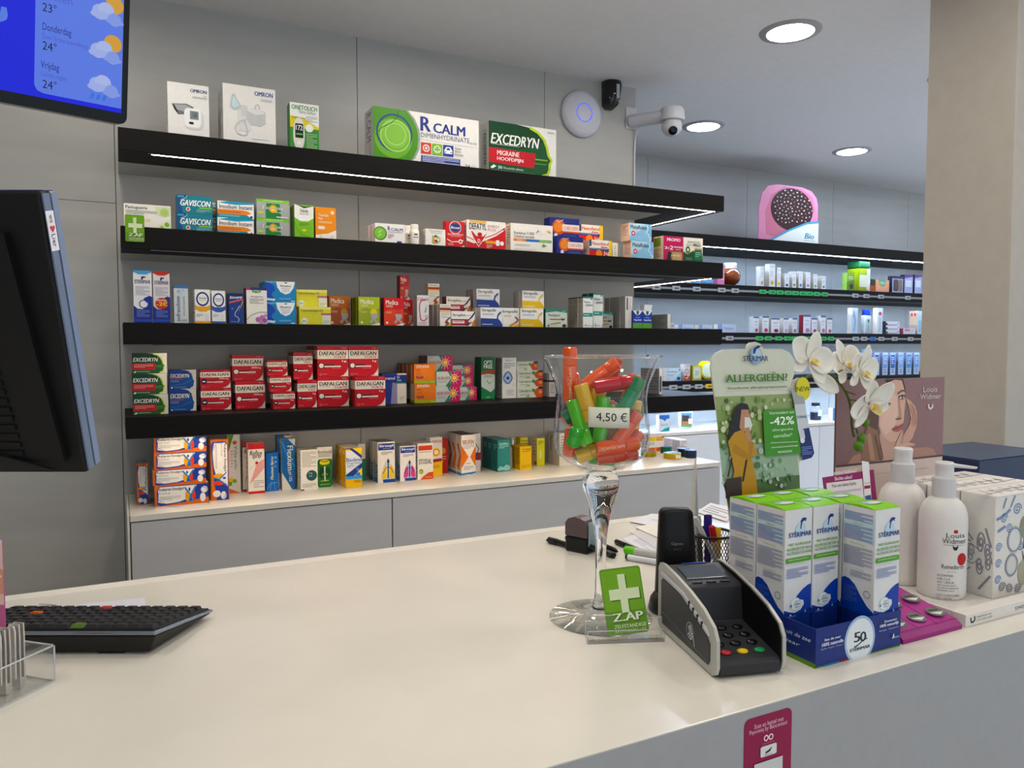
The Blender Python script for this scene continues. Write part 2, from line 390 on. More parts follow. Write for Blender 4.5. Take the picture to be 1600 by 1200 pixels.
def curve(u0, v0, u1, v1, b, n=8):
    """points of a bowed line"""
    du, dv = u1 - u0, v1 - v0
    return [(u0 + du * i / n - dv * b * math.sin(math.pi * i / n), v0 + dv * i / n + du * b * math.sin(math.pi * i / n)) for i in range(n + 1)]
G, W_, K = '8c8c90', 'f1efea', '222226'
# --- top shelf: display cartons
ct(0, 261.5, 326, 126.5, 2.57, .07, 'efedea', [('r', 0, 0, 1, .075, '3a4a86'), ('T', .05, .02, .45, .055, 'All for Healthcare', 'dfe4f2'), ('T', .55, .86, .95, .92, 'OMRON', '1d2f6f', 'B'), ('T', .88, .80, .95, .825, 'M1', G), ('g', .6, .75, .95, .79, 2, 'b0b0b4'),
    ('p', [(.1, .62), (.45, .645), (.62, .6), (.6, .5), (.45, .46), (.25, .44), (.16, .52)], '6d7076'), ('p', [(.13, .61), (.44, .625), (.56, .59), (.44, .5), (.2, .52)], 'a9adb3'), ('p', [(.1, .62), (.16, .52), (.25, .44), (.24, .5), (.16, .6)], '2b2c30'),
    ('R', .4, .2, .86, .56, .3, 'dcdde0'), ('R', .39, .24, .80, .575, .25, 'f8f8f8'), ('R', .53, .38, .74, .53, .08, '7e8a8c'), ('T', .60, .42, .70, .5, '128', '23282a'), ('R', .5, .29, .62, .335, .4, '1c1c20'), ('r', .63, .065, .95, .08, 'd0d0d2')],
    'white blood pressure monitor carton at the end of the top shelf')
ct(0, 348, 430, 129, 2.57, .13, 'efece8', [('r', 0, 0, 1, .085, '4f97c9'), ('T', .05, .025, .42, .06, 'All for Healthcare', 'eef6ff'), ('T', .6, .86, .95, .935, 'OMRON', '1d4f9f', 'B'), ('T', .72, .80, .93, .825, 'C101 Essential', G), ('g', .7, .77, .95, .79, 1, 'b0b0b4'),
    ('r', .28, .25, .52, .62, 'e2e0de'), ('p', [(.18, .84), (.22, .84), (.34, .66), (.33, .62), (.2, .58), (.13, .64)], 'b7cdd4'), ('p', [(.19, .8), (.22, .8), (.31, .66), (.21, .62), (.16, .66)], 'd3e2e6'), ('R', .34, .5, .46, .68, .3, 'd4d7d8'), ('p', [(.44, .6), (.55, .66), (.72, .64), (.8, .6), (.8, .42), (.7, .36), (.5, .38), (.44, .46)], 'c9c9cb'), ('p', [(.44, .6), (.55, .66), (.72, .64), (.8, .58), (.62, .54)], 'e6e6e7'),
    ('s', [(.6, .63), (.62, .7), (.66, .72), (.69, .68), (.69, .64)], .012, 'a9a9ab'), ('s', [(.43, .45), (.34, .42), (.25, .36), (.22, .28), (.26, .21), (.36, .18), (.44, .2), (.46, .26), (.4, .42)], .02, 'c4c7c9'), ('g', .55, .13, .88, .15, 1, 'a8c4da')],
    'white nebulizer carton with blue foot stripe on the top shelf', side='bdbcba')
ct(0, 453, 498, 159, 2.59, .045, 'f4f4f0', [('r', 0, 0, 1, .52, '3d8f3a'), ('p', [(0, .52), (1, .52), (1, .6), (.6, .69), (.3, .73), (0, .74)], 'e3cf3f'), ('p', [(.45, .72), (1, .56), (1, .88), (.45, .88)], 'f4f4f0'), ('T', .06, .87, .94, .96, 'ONETOUCH', '2f7d38', 'b'), ('T', .3, .80, .9, .87, 'Verio Reflect', '6f7f70'), ('T', .08, .69, .55, .73, 'NEW', '4b6b2a'), ('g', .55, .64, .95, .76, 4, 'a9b0aa'),
    ('R', .1, .08, .5, .72, .45, 'e6e2d6'), ('R', .17, .32, .45, .6, .06, '14181a'), ('T', .2, .47, .42, .57, '172', 'f4f4f4', 'b'), ('r', .2, .38, .42, .41, '5fbf4f'), ('e', .3, .22, .07, 'f6f5ef'), ('e', .66, .53, .14, 'f5f5f0'), ('g', .55, .12, .93, .42, 8, 'a7cf9f'), ('T', .75, .03, .95, .06, 'Bluetooth', 'eef')],
    'slim green and white glucose meter box on the top shelf', side='4d8f45')
ct(0, 583, 748, 165, 2.56, .10, 'eceae6', [('p', [(0, 0), (.29, 0), (.36, .12), (.40, .3), (.41, .5), (.40, .68), (.36, .86), (.3, 1), (0, 1)], '4b8f24'), ('p', [(.29, 0), (.31, 0), (.38, .12), (.42, .3), (.43, .5), (.42, .68), (.38, .86), (.32, 1), (.3, 1), (.36, .86), (.40, .68), (.41, .5), (.40, .3), (.36, .12)], '9aa19a'), ('e', .18, .45, .17, '6fae35'), ('o', .19, .55, .165, .09, '2c3f8a'), ('e', .2, .52, .12, '83bd48'), ('o', .2, .5, .14, .1, '9fd06a'), ('o', .2, .53, .095, .06, 'b9dc8f'), ('s', [(.02, .48), (.08, .63), (.16, .72), (.22, .86), (.225, .98)], .006, '2c5a18'),
    ('T', .435, .66, .525, .93, 'R', '2b3a86', 'B'), ('T', .555, .655, .86, .84, 'CALM', '2b3a86', 'B'), ('T', .435, .54, .905, .63, 'DIMENHYDRINATE', '6a6f86'), ('T', .91, .52, .98, .56, '50 MG', G), ('s', [(.43, .5), (.99, .46)], .003, 'c0c0c0'),
    ('r', .435, .235, .53, .445, 'c8452f'), ('o', .483, .34, .032, .3, 'f5e9e4'), ('e', .483, .34, .012, 'f5e9e4'), ('r', .54, .235, .635, .445, '7ab32f'), ('o', .588, .34, .034, .2, 'f0f6e6'), ('e', .576, .36, .005, 'f0f6e6'), ('e', .6, .36, .005, 'f0f6e6'), ('r', .57, .3, .606, .315, 'f0f6e6'), ('r', .645, .235, .745, .445, '2b3f92'), ('p', [(.66, .28), (.73, .28), (.735, .34), (.715, .41), (.675, .41), (.655, .34)], 'f2f4fa'), ('p', [(.675, .35), (.715, .35), (.706, .39), (.684, .39)], '2b3f92'), ('e', .67, .31, .006, '2b3f92'), ('e', .72, .31, .006, '2b3f92'),
    ('T', .76, .385, .82, .43, 'Nausea', K), ('T', .76, .325, .82, .365, 'Braken', K), ('T', .76, .265, .84, .31, 'Reisziekte', K), ('r', .435, .02, .81, .2, '2b3a86'), ('g', .445, .035, .80, .185, 5, 'c9cfe8'), ('T', .86, .055, .905, .12, '24', K), ('T', .83, .025, .9, .045, 'Tabletten', G), ('e', .945, .07, .025, 'd8d6d2'), ('s', [(.925, .07), (.965, .07)], .003, '9b9b9b')],
    'huge white display carton with glossy green button picture on top shelf', side='d6d4d0', L=[('T', .25, .4, .75, .93, 'R CALM', '6f7382', 'db'), ('T', .55, .05, .7, .38, 'DIMENHYDRINATE', 'a5a6aa', 'd')])
def exc(base, red, big=False, txt=()):
    b2 = 'b6cf3b' if base != '1f4f96' else '4f8fd0'
    head = [(.60, .97), (.72, .9), (.81, .78), (.86, .62), (.88, .48), (.93, .38), (.90, .30), (.90, .2), (.87, .1), (.79, .06), (.78, 0)]
    it = [('p', [(0, 0), *head[::-1], (.4, 1), (0, 1)], base), ('p', [(0, .5), (.55, .55), (.85, .75), (.7, .93), (.4, 1), (0, 1)], '0f3f22' if base != '1f4f96' else '17408a')]
    if base != '1f4f96':
        it += [('s', head, .035, b2), ('r', .62, .36, .87, .385, '7fae3a'), ('r', .62, .28, .85, .30, '5d9436')]
    it += [('T', .03, .58, .74, .78, 'EXCEDRYN', 'f6f6f2', 'Bi')]
    return it + list(txt)
ct(0, 763.5, 869, 188, 2.56, .07, 'eceae6', exc('14512b', 'c32530', True, [('g', .03, .555, .45, .575, 1, 'd6ddd6'), ('p', [(0, .22), (.66, .19), (.69, .48), (0, .5)], 'c22a33'), ('T', .12, .37, .44, .46, 'MIGRAINE', 'fbf1ef', 'b'), ('T', .12, .25, .5, .34, 'HOOFDPIJN', 'fbf1ef', 'b'), ('p', [(.02, .12), (.07, .18), (.11, .15), (.05, .1)], 'f4f4f4'), ('T', .13, .11, .19, .165, '30', 'f4f4f4', 'b'), ('T', .21, .115, .5, .155, 'Filmomhulde tabletten', 'e6eee6'), ('g', .02, .02, .68, .08, 3, '5d8a6c'), ('T', .86, .91, .97, .94, 'HALEON', K)]),
    'huge dark green migraine display carton with head outline on top shelf', side='c9c7c3', L=[('r', .25, .12, .8, .88, 'b9b7b3'), ('T', .4, .2, .7, .8, 'EXCEDRYN', '23402c', 'dbi')])
# --- second shelf
ct(1, 193.5, 267, 317, 2.54, .05, 'efece4', [('T', .04, .76, .5, .92, 'Pantogastrix', '333c3a', 'b'), ('g', .04, .56, .7, .73, 3, '6f7a76'), ('r', .4, .32, .56, .42, 'f0d9a8'), ('p', [(.66, .95), (.72, .6), (.82, .55), (.98, .6), (.98, .95)], 'd3dfae'), ('e', .86, .72, .1, 'b9cf7f'), ('o', .87, .72, .045, .3, '9ab84f'), ('p', [(.66, .1), (.8, .3), (1, .5), (1, 0), (.7, 0)], 'e3ead0'), ('e', .91, .22, .055, '86b03c'), ('e', .8, .1, .045, 'b5c65a'), ('T', .87, .02, .97, .07, 'Teva', '3d5f2d', 'b')], 'cream stomach tablet box behind the green card on second shelf')
gav = [('p', [(0, 0), (.16, 0), (.15, .3), (.05, .5), (.12, .75), (.25, .85), (.3, 1), (0, 1)], '1b4a86'), ('s', [(.3, 1), (.25, .85), (.1, .72)], .012, 'dfe9ea'), ('r', .02, .86, .2, .96, '3aa0b5'), ('T', .1, .42, .95, .74, 'GAVISCON', 'fafafa', 'Bi'), ('e', .31, .24, .06, 'f3f3f3'), ('e', .31, .24, .04, 'c63a2c'), ('r', .62, .3, .98, .38, '6fc03a'), ('g', .55, .08, .95, .25, 3, '8fc3c8')]
z_ = ct(1, 276.5, 332, 332.5, 2.55, .06, '157b8c', gav, 'teal antacid box, lower of its pair on second shelf')
ct(1, 276.5, 332, 303.5, 2.55, .06, '157b8c', gav, 'teal antacid box, upper of its pair on second shelf', z0=z_)
imo = [('r', 0, .5, 1, 1, 'f2efe9'), ('p', [(0, .88), (.3, 1), (1, 1), (1, .9), (.5, .8)], '2b95b5'), ('T', .05, .55, .96, .80, 'Imodium Instant', '1d2450', 'b'), ('p', [(0, .22), (.8, .22), (.93, .3), (.84, .44), (.7, .5), (0, .5)], 'e8862d'), ('g', .03, .26, .65, .4, 2, 'a85a18'), ('p', [(.8, .22), (.93, .3), (.84, .44), (.7, .5), (1, .5), (1, 0), (.95, 0)], 'f2efe9'), ('g', .05, .05, .6, .16, 2, '9ad0d8'), ('e', .93, .1, .04, '2456a0')]
z_ = ct(1, 340, 396.5, 339, 2.55, .05, '1f8fa8', imo, 'teal and orange caplet box, lower of its pair'); ct(1, 340, 396.5, 313, 2.55, .05, '1f8fa8', imo, 'teal and orange caplet box, upper of its pair', z0=z_)
z_ = ct(1, 330, 384, 340, 2.62, .05, '1f8fa8', imo, 'teal and orange caplet box, lower one tucked behind'); ct(1, 330, 384, 317, 2.62, .05, '1f8fa8', imo, 'teal and orange caplet box, upper one tucked behind', z0=z_)
bus = [('r', 0, .85, 1, 1, '78c02c'), ('T', .2, .89, .8, .96, 'VOOR BUIKKRAMPEN', 'd9f0b9'), ('p', [(.27, 0), (.73, 0), (.75, .25), (.7, .8), (.3, .8), (.27, .4)], '1d7a37'), ('p', [(.4, .35), (.62, .35), (.66, .6), (.5, .8), (.38, .6)], '49a33a'), ('e', .5, .5, .12, 'f0a03a'), ('e', .5, .5, .07, 'f6d44a'), ('T', .2, .42, .78, .66, 'Buscopan', 'f4f4ee', 'b'), ('T', .22, .44, .76, .64, 'Buscopan', '2a3a2d'), ('T', .58, .28, .75, .38, '10 mg', 'eef4ea', 'b'), ('r', .03, .22, .2, .34, 'b3d94a'), ('r', .6, .06, .96, .12, 'd9dcd8')]
z_ = ct(1, 401, 452, 340, 2.55, .05, 'a9abaa', bus, 'grey and green cramp tablet box, lower of its pair'); ct(1, 401, 452, 310, 2.55, .05, 'a9abaa', bus, 'grey and green cramp tablet box, upper of its pair', z0=z_)
dul = [('p', [(0, .62), (.3, .52), (.7, .52), (1, .62), (1, .97), (.5, .93), (0, 1)], 'f2f2ec'), ('p', [(.1, 1), (.5, .9), (.95, .97), (.5, .95)], '23262a'), ('T', .3, .78, .72, .88, 'Dulcolax', '26302a', 'b'), ('T', .28, .70, .72, .76, 'bisacodyl', '3c463e'), ('g', .25, .36, .75, .46, 3, '4f8a1e'), ('e', .5, .25, .11, 'e8d23a', .035), ('s', [(0, .5), (.1, .3), (.4, .1), (1, .02)], .03, '569a1c')]
ct(1, 460, 490, 319, 2.54, .022, '7ab92c', dul, 'lime green laxative box with white band', n=3, side='3f7d25')
ct(1, 493, 525, 323, 2.54, .035, 'ef9331', [('p', [(0, 0), (1, 0), (1, .32), (.6, .2), (0, .14)], 'f3efe8'), ('T', .15, .72, .62, .8, 'TransiCare', 'fbf3e6', 'b'), ('T', .15, .62, .35, .69, 'Plus', 'fbf3e6', 'b'), ('g', .15, .5, .8, .57, 2, 'fbdcae'), ('R', .12, .32, .45, .42, .2, 'f7e6cd'), ('e', .82, .85, .09, 'f9e4c6'), ('e', .25, .1, .07, 'dfe3b0'), ('e', .8, .1, .07, 'f0d0c6')], 'orange upright box with white foot on second shelf', L=[])
ct(1, 586, 633, 348, 2.54, .022, 'f0eeea', [('e', .17, .5, .22, '4f7d2a'), ('e', .16, .5, .185, '7fc043'), ('s', [(.1, .35), (.2, .45), (.12, .55), (.22, .65)], .03, 'c9e69f'), ('T', .42, .66, .5, .88, 'R', '27357f', 'B'), ('T', .53, .66, .92, .8, 'CALM', '27357f', 'b'), ('T', .42, .56, .9, .62, 'DIMENHYDRINATE', '5d6480'), ('g', .42, .25, .62, .48, 3, 'b06a9a'), ('R', .72, .03, .88, .16, .2, '27357f')], 'small white box with green disc', n=4, side='e3dcd8', L=[('r', .2, .1, .8, .9, 'd9c2cb')])
def pillbottle(xc, y, yb, yf, label, r=.0155, sh=1, cap='f2efe9', body='f0eee8'):
    p = onY(xc, y, yf); z0 = ZB[sh]; h = p.z - z0
    t = tag(empty('pill_bottle', (p.x, yf + r, z0)), label, 'pill bottle', GRP[sh])
    MB().lathe([(r * .92, 0), (r, .002), (r, h * .70), (r * .8, h * .76)], M(body, .35), n=24).build('bottle', t, smooth=50)
    MB().lathe([(r * .86, h * .76), (r * .88, h * .98), (r * .8, h)], M(cap, .4), n=24).build('cap', t, smooth=40)
    MB().lathe([(r * 1.012, h * .1), (r * 1.012, h * .62)], M('e9e4dc', .5), n=24, cap=False).build('label_band', t, smooth=60)
    lm = MB()
    lm.grid(lambda u, v: (math.sin((u - .5) * 1.1) * r * 1.02, -math.cos((u - .5) * 1.1) * r * 1.02, h * (.36 + .05 * v)), 6, 1, M('8d7f9a')); lm.grid(lambda u, v: (math.sin((u - .5) * .8) * r * 1.02, -math.cos((u - .5) * .8) * r * 1.02, h * (.48 + .07 * v)), 4, 1, M('3a3f36'))
    lm.build('lettering', t); return t
pillbottle(650, 350, 383, 2.54, 'white pill bottle in front beside the small green-disc boxes'); pillbottle(640, 352, 383, 2.58, 'white pill bottle half hidden behind its twin')
ct(1, 665, 696, 357, 2.54, .035, 'f0ede6', [('T', .18, .84, .85, .93, 'VITAMINE D', '3b403b'), ('g', .25, .72, .8, .8, 2, '9a9a92'), ('s', [(.35, .2), (.35, .6), (.55, .62), (.72, .5), (.72, .32), (.55, .2), (.35, .2)], .06, '9ab04a'), ('s', [(.42, .28), (.42, .56), (.55, .55), (.62, .45)], .06, 'e0902f'), ('r', .45, .25, .6, .4, 'a33a2e'), ('e', .5, .6, .06, '3a5f8a'), ('g', .08, .05, .3, .1, 1, '555')], 'small white box with colourful letter D', side='ece1d6')
ct(1, 697, 725.5, 345, 2.54, .03, 'cc2b2c', [('e', .5, .77, .36, '123a78', .14), ('o', .5, .77, .33, .12, 'cfd9ea'), ('T', .25, .72, .75, .82, 'Bional', 'f1f4fa', 'bi'), ('T', .08, .47, .93, .54, 'GELATINE ENERGY', 'f8e0dc', 'b'), ('g', .25, .4, .8, .44, 1, 'f0b0a8'), ('s', [(.05, .32), (.3, .22), (.7, .25), (.95, .3)], .05, 'f2d8cf'), ('e', .78, .25, .11, 'f4ece6'), ('e', .78, .25, .06, 'b24a52'), ('p', [(.5, 0), (1, 0), (1, .1), (.8, .06)], 'f3e6e2'), ('g', .1, .08, .4, .16, 2, 'f0b8b0')], 'red box with dark blue oval badge on second shelf')
ct(1, 729, 790, 343, 2.54, .03, 'f0ece6', [('p', [(0, .28), (.18, .2), (.45, .3), (.75, .5), (1, .75), (1, 0), (0, 0)], 'c8272e'), ('s', [(0, .42), (.18, .32), (.45, .4), (.75, .58), (.98, .8)], .02, 'c8272e'), ('p', [(.9, .75), (.99, .82), (.97, .7)], 'a51f26'), ('r', .08, .92, .5, .99, 'e6b03a'), ('T', .07, .68, .5, .9, 'DEFATYL', '1c1c20', 'B'), ('T', .54, .78, .84, .87, 'ENERGY', 'b5525a'), ('T', .54, .66, .74, .75, 'PLUS', 'b5525a'), ('e', .33, .52, .06, 'b8202a', .07), ('p', [(.1, .62), (.14, .62), (.24, .46), (.42, .46), (.52, .6), (.5, .48), (.4, .3), (.3, .12), (.2, .3)], 'c8272e'), ('s', [(.1, .62), (.16, .4), (.3, .1), (.44, .38), (.52, .58)], .018, 'f3ece8'), ('T', .28, .22, .34, .36, 'D', 'f3ece8', 'b'), ('r', .48, .22, .74, .32, 'e2a03a'), ('g', .5, .04, .65, .18, 3, 'f0b8b0'), ('R', .74, .16, .84, .36, .3, 'f3f0ec'), ('e', .9, .25, .05, 'f3f0ec')], 'white and red energy box with jumping figure', n=2, side='f0d9d0')
ct(1, 798, 863.5, 348, 2.54, .035, 'eeeae4', [('T', .08, .62, .55, .72, 'Revitalose C1000', '4a4a50', 'b'), ('T', .08, .5, .56, .6, 'Solution buvable', '4a4a50', 'b'), ('r', .06, .38, .36, .47, 'e08a3a'), ('r', .36, .38, .66, .47, '2f72bd'), ('r', .66, .38, .97, .47, '6aa73a'), ('T', .14, .395, .28, .45, 'Vitamine C', 'f6e6d6'), ('T', .7, .395, .94, .45, 'Multi gezond', 'e6f0d6'), ('p', [(.58, .66), (.66, .86), (.64, .76), (.72, .8), (.62, .72)], '3a86b8'), ('p', [(.97, .72), (.88, .86), (.9, .78), (.82, .82), (.91, .72)], 'd99a62'), ('p', [(.72, .26), (.76, .3), (.78, .36), (.8, .3), (.86, .27), (.78, .2)], '5f9e3f'), ('s', [(.66, .72), (.74, .66), (.82, .68)], .01, 'c9d3da'), ('g', .1, .2, .45, .28, 2, 'b9b9b6'), ('g', .08, .06, .6, .12, 2, 'cfcac2')], 'white drinkable vitamin box with orange blue green bar', n=2, side='ecd6c6')
cur = [('p', [(0, 0), (.9, 0), (1, .4), (1, 1), (0, 1)], '1d2c7c'), ('e', .3, .55, .22, 'cf5a24'), ('e', .28, .55, .15, 'e68a3c'), ('s', [(.2, .85), (.32, .8), (.45, .92)], .02, '9fc3e6'), ('r', .42, .36, 1, .7, 'efe2d8'), ('T', .46, .44, .95, .6, 'CURCUFEN', 'bf3f2a'), ('r', .42, .28, 1, .36, 'd14a2c'), ('e', .2, .14, .06, 'dfe6f2'), ('g', .45, .06, .9, .18, 2, '5668b0')]
z_ = ct(1, 870, 911, 368, 2.535, .045, '1f3080', cur, 'dark blue turmeric box in front, lower one', n=2); ct(1, 859, 905, 339, 2.60, .045, '1f3080', cur, 'dark blue turmeric box stacked on top', z0=z_)
fl = [('r', 0, 0, 1, .38, 'c92a2c'), ('r', .86, 0, 1, 1, 'ecc63a'), ('r', 0, .6, .08, 1, '2c3a5a'), ('T', .1, .62, .84, .88, 'Flexofytol', 'd24a2a', 'b'), ('r', 0, .36, .86, .5, '28417f'), ('g', .05, .4, .8, .46, 1, '9fb0d8'), ('e', .42, .18, .14, 'ec8a2c'), ('T', .62, .08, .86, .32, '5+6', 'f6e9e0', 'Bi'), ('r', .5, .55, .8, .6, 'b02a2a')]
z_ = ct(1, 921, 956, 374, 2.535, .05, 'f3efe8', fl, 'white red and yellow joint tablet box, lower one', n=1, side='e6b9a0'); ct(1, 905, 942, 350, 2.60, .05, 'f3efe8', fl, 'white red and yellow joint tablet box, upper one', z0=z_, side='e6b9a0')
ct(1, 957, 965, 379, 2.56, .04, 'eee6d8', [('g', .3, .15, .7, .8, 5, 'b0a89a')], 'narrow plain white box beside the joint tablets')
met = [('p', [(0, 0), (1, 0), (1, 1), (.75, 1), (.4, .5), (0, .25)], '8cbfe0'), ('p', [(.8, 1), (1, 1), (1, 0), (.92, .02), (.98, .22), (.88, .3), (.9, .4), (.78, .46), (.84, .7)], '7db4da'), ('s', [(.8, .98), (.84, .7), (.76, .48), (.88, .42), (.87, .3), (.97, .22), (.92, .02)], .025, 'f4f6f8'), ('T', .06, .68, .78, .9, 'MetaRelax', '1f3a56', 'b'), ('e', .18, .43, .09, 'c0485c'), ('e', .18, .43, .045, 'e3ccd2'), ('g', .32, .36, .62, .54, 3, '9ab8cc'), ('g', .05, .05, .25, .1, 1, '6f9ab8')]
z_ = ct(1, 986, 1021, 376, 2.54, .055, 'b6d4e6', met, 'pale blue magnesium box, lower of its pair', side='efc9b0'); ct(1, 983, 1018, 348, 2.54, .055, 'b6d4e6', met, 'pale blue magnesium box, upper of its pair', z0=z_, side='efc9b0')
ct(1, 1036.5, 1098, 368, 2.54, .075, 'ece8dc', [('r', 0, 0, .5, 1, 'b8245a'), ('T', .09, .80, .42, .92, 'PROMO', 'f8eef2', 'B'), ('T', .03, .48, .1, .58, '2', 'f8eef2', 'B'), ('T', .11, .48, .15, .56, '+', 'f8eef2', 'B'), ('T', .16, .46, .24, .62, '2', 'f8eef2', 'B'), ('T', .26, .54, .48, .61, 'MAANDEN', 'f8eef2', 'b'), ('r', .28, .44, .45, .51, '5a1030'), ('T', .3, .455, .43, .495, 'GRATIS', 'f8eef2', 'b'), ('R', .1, .02, .47, .4, .12, '8f7350'), ('R', .22, .06, .46, .36, .12, 'b89a66'), ('p', [(.08, .02), (.2, .02), (.18, .2), (.2, .36), (.12, .4), (.1, .25)], '2a1a18'), ('T', .2, .2, .42, .27, 'HAIR PRO', 'efe3c9'),
    ('p', [(.5, 0), (1, 0), (.98, .42), (.88, .4), (.75, .46), (.6, .32), (.5, .4)], '15472a'), ('s', [(.5, .42), (.6, .34), (.75, .48), (.88, .42)], .02, 'b9a26a'), ('T', .6, .78, .92, .89, 'omnivit', '7a8a70'), ('T', .57, .66, .72, .75, 'HAIR', 'a9b0a4'), ('T', .75, .65, .93, .76, 'PRO', '2a3026', 'B'), ('e', .61, .5, .055, '1c5c34', .14), ('e', .61, .5, .025, 'cfe0b0', .07), ('R', .78, .1, .97, .56, .1, '1f6a44'), ('r', .78, .52, .97, .58, 'a8925a'), ('g', .8, .2, .94, .42, 3, '8fc0a0'), ('g', .55, .06, .72, .18, 2, '6a9a7a')],
    'crimson and green hair tonic promo box at the shelf end', side='d9cdb6', L=[('r', 0, 0, .12, 1, 'b8245a'), ('r', .15, .6, .75, .95, '6f8f2a'), ('g', .15, .15, .8, .5, 5, 'a89a80')])
# --- third shelf
def ster(top, promo=False):
    it = [('p', [(0, 0), (1, 0), (1, .5), (.85, .52), (.6, .48), (.42, .4), (.62, .38), (.8, .4), (.72, .3), (.45, .26), (.2, .27), (0, .33)], '1c2f86'), ('e', .5, .355, .2, 'e8e6e4', .075), ('o', .55, .36, .26, .2, '2440a0'), ('p', [(0, 1), (0, .97), (.3, .925), (.7, .925), (1, .97), (1, 1)], top), ('p', [(.42, .83), (.46, .89), (.7, .88), (.64, .86), (.55, .86), (.5, .82)], '16265c'), ('T', .07, .75, .93, .82, 'STERIMAR', '1b2b66', 'b'), ('g', .12, .52, .88, .7, 7, 'b4b9cc'), ('g', .15, .1, .85, .24, 5, '6f84c6'), ('r', 0, .02, 1, .07, '2a4ab0')]
    if promo: it += [('e', .5, .38, .38, 'b8342a'), ('T', .22, .42, .78, .46, 'PROMO', 'f3e2dc', 'b'), ('T', .2, .33, .82, .41, '-2€', 'f3d23a', 'B')]
    return it
ct(2, 208, 237, 422, 2.53, .045, 'e4e2e2', ster('4f9fd0'), 'tall white and navy nasal spray box with light blue top', n=2, side='2b3a80'); ct(2, 239, 265, 424, 2.53, .045, 'ddd6d6', ster('b8342a', True), 'tall navy nasal spray box with red promo disc', side='2b3a80')
ct(2, 271.5, 294, 446, 2.53, .03, 'c9cfd0', [('r', 0, .93, 1, 1, '3f6fa8'), ('T', .14, .06, .42, .72, 'sofrasolone', '22407f', 'ub'), ('T', .6, .2, .8, .72, 'neusdruppels', '6f7f98', 'u'), ('e', .35, .85, .12, '8fb4d6'), ('e', .65, .88, .1, 'a9c6de'), ('e', .5, .78, .08, 'a9c6de'), ('g', .5, .04, .9, .1, 2, '8a93a0')], 'narrow grey box with lettering running upward on third shelf', side='5d7fa8')
def nose(c1): return [('e', .5, .72, .42, '1c2f80', .21), ('e', .5, .72, .32, 'f1efe9', .16), ('T', .25, .72, .75, .78, 'Otrivine', '2b3f86', 'b'), ('g', .3, .66, .7, .69, 1, c1), ('p', [(0, .55), (.2, .5), (.8, .5), (1, .55), (1, .42), (.7, .35), (.3, .35), (0, .42)], c1), ('g', .08, .18, .5, .28, 3, 'a9a9b0'), ('R', .66, .1, .88, .3, .2, 'e3e1dc'), ('r', 0, 0, 1, .07, c1)]
ct(2, 304.5, 328.5, 452, 2.53, .025, 'f0ede6', nose('e3a52c'), 'white nose spray box with navy ring and yellow band', n=3); ct(2, 331, 352, 454, 2.53, .03, 'eeece8', nose('3a5aa8'), 'white nose spray box with navy ring and blue band')
ct(2, 358, 380, 458, 2.53, .03, '1c3a80', [('r', 0, .88, 1, 1, '131f5a'), ('T', .06, .79, .94, .9, 'Rhinospray', 'f3f4fa', 'bi', .03), ('p', [(0, .66), (1, .78), (1, .84), (0, .72)], 'c95a52'), ('p', [(.55, .3), (.98, .7), (.98, .78), (.62, .36)], 'e0b03a'), ('s', [(.75, .6), (.42, .36), (.4, .26), (.6, .22), (.7, .14), (.6, .05)], .05, 'b9c9e6'), ('g', .1, .04, .5, .08, 1, '7f98d0'), ('e', .22, .5, .07, '5f7fc0')], 'blue nose spray box with slanted lettering', n=2)
ct(2, 385, 417, 449, 2.53, .06, 'ebe7de', [('r', 0, .93, 1, 1, '2b2f6a'), ('r', 0, .93, .2, 1, 'a83a5e'), ('R', .28, .86, .72, .95, .4, '2f7d45'), ('T', .34, .88, .66, .93, 'A.Vogel', 'f2f6ee', 'b'), ('T', .2, .73, .8, .77, 'Allergieforte', '4a4a4e', 'b'), ('g', .15, .55, .85, .7, 4, 'a9a5a0'), ('s', [(0, .12), (.25, .25), (.6, .33), (1, .33)], .02, '3a463a'), ('e', .55, .13, .12, 'b06aa8'), ('e', .75, .18, .13, 'b978b4'), ('e', .88, .1, .12, 'a05a9a'), ('e', .7, .05, .1, 'c48abf'), ('e', .92, .24, .08, 'c48abf')], 'cream herbal box with purple flower cluster', side='3a2f56')
ria = [('p', [(0, 0), (.22, 0), (.3, .2), (.2, .35), (.26, .5), (.34, .55), (.3, .75), (.2, .9), (0, .96)], '1b4aa8'), ('p', [(.2, .9), (.36, .95), (.4, 1), (0, 1), (0, .96)], '5fa8d8'), ('p', [(.36, 1), (.40, .72), (.5, .5), (.66, .38), (.8, .45), (.93, .7), (.98, 1)], 'eef0f0'), ('p', [(.62, .96), (.68, .9), (.74, .96)], '23262c'), ('T', .5, .74, .84, .84, 'Rhinathiol', '303640', 'b'), ('T', .52, .64, .82, .7, 'antihoest', '596070'), ('g', .55, .46, .8, .6, 3, 'aab4bc'), ('g', .45, .12, .85, .2, 2, '8fc0e0'), ('p', [(0, .08), (.3, .06), (.34, .16), (0, .2)], 'cfe0ee'), ('r', .84, .04, .97, .08, 'e6f0f8')]
z_ = ct(2, 414, 462, 472, 2.54, .05, '2a80b8', ria, 'blue and white cough box, lower of its pair', n=2); ct(2, 414, 462, 439, 2.54, .05, '2a80b8', ria, 'blue and white cough box, upper of its pair', n=2, z0=z_)
lev = [('r', 0, .86, 1, 1, 'dfdb7a'), ('T', .06, .72, .75, .86, 'Levocetirizine EG', '4a4a32', 'b'), ('r', .68, .54, 1, .66, 'b0607a'), ('g', .05, .6, .6, .64, 1, 'a8a24a'), ('e', .16, .2, .1, 'dfe3d6'), ('T', .1, .14, .22, .26, 'EG', '2d3f6a', 'b'), ('r', .72, .02, 1, .54, 'd6d6c2'), ('g', .76, .06, .97, .24, 3, 'aaa98f')]
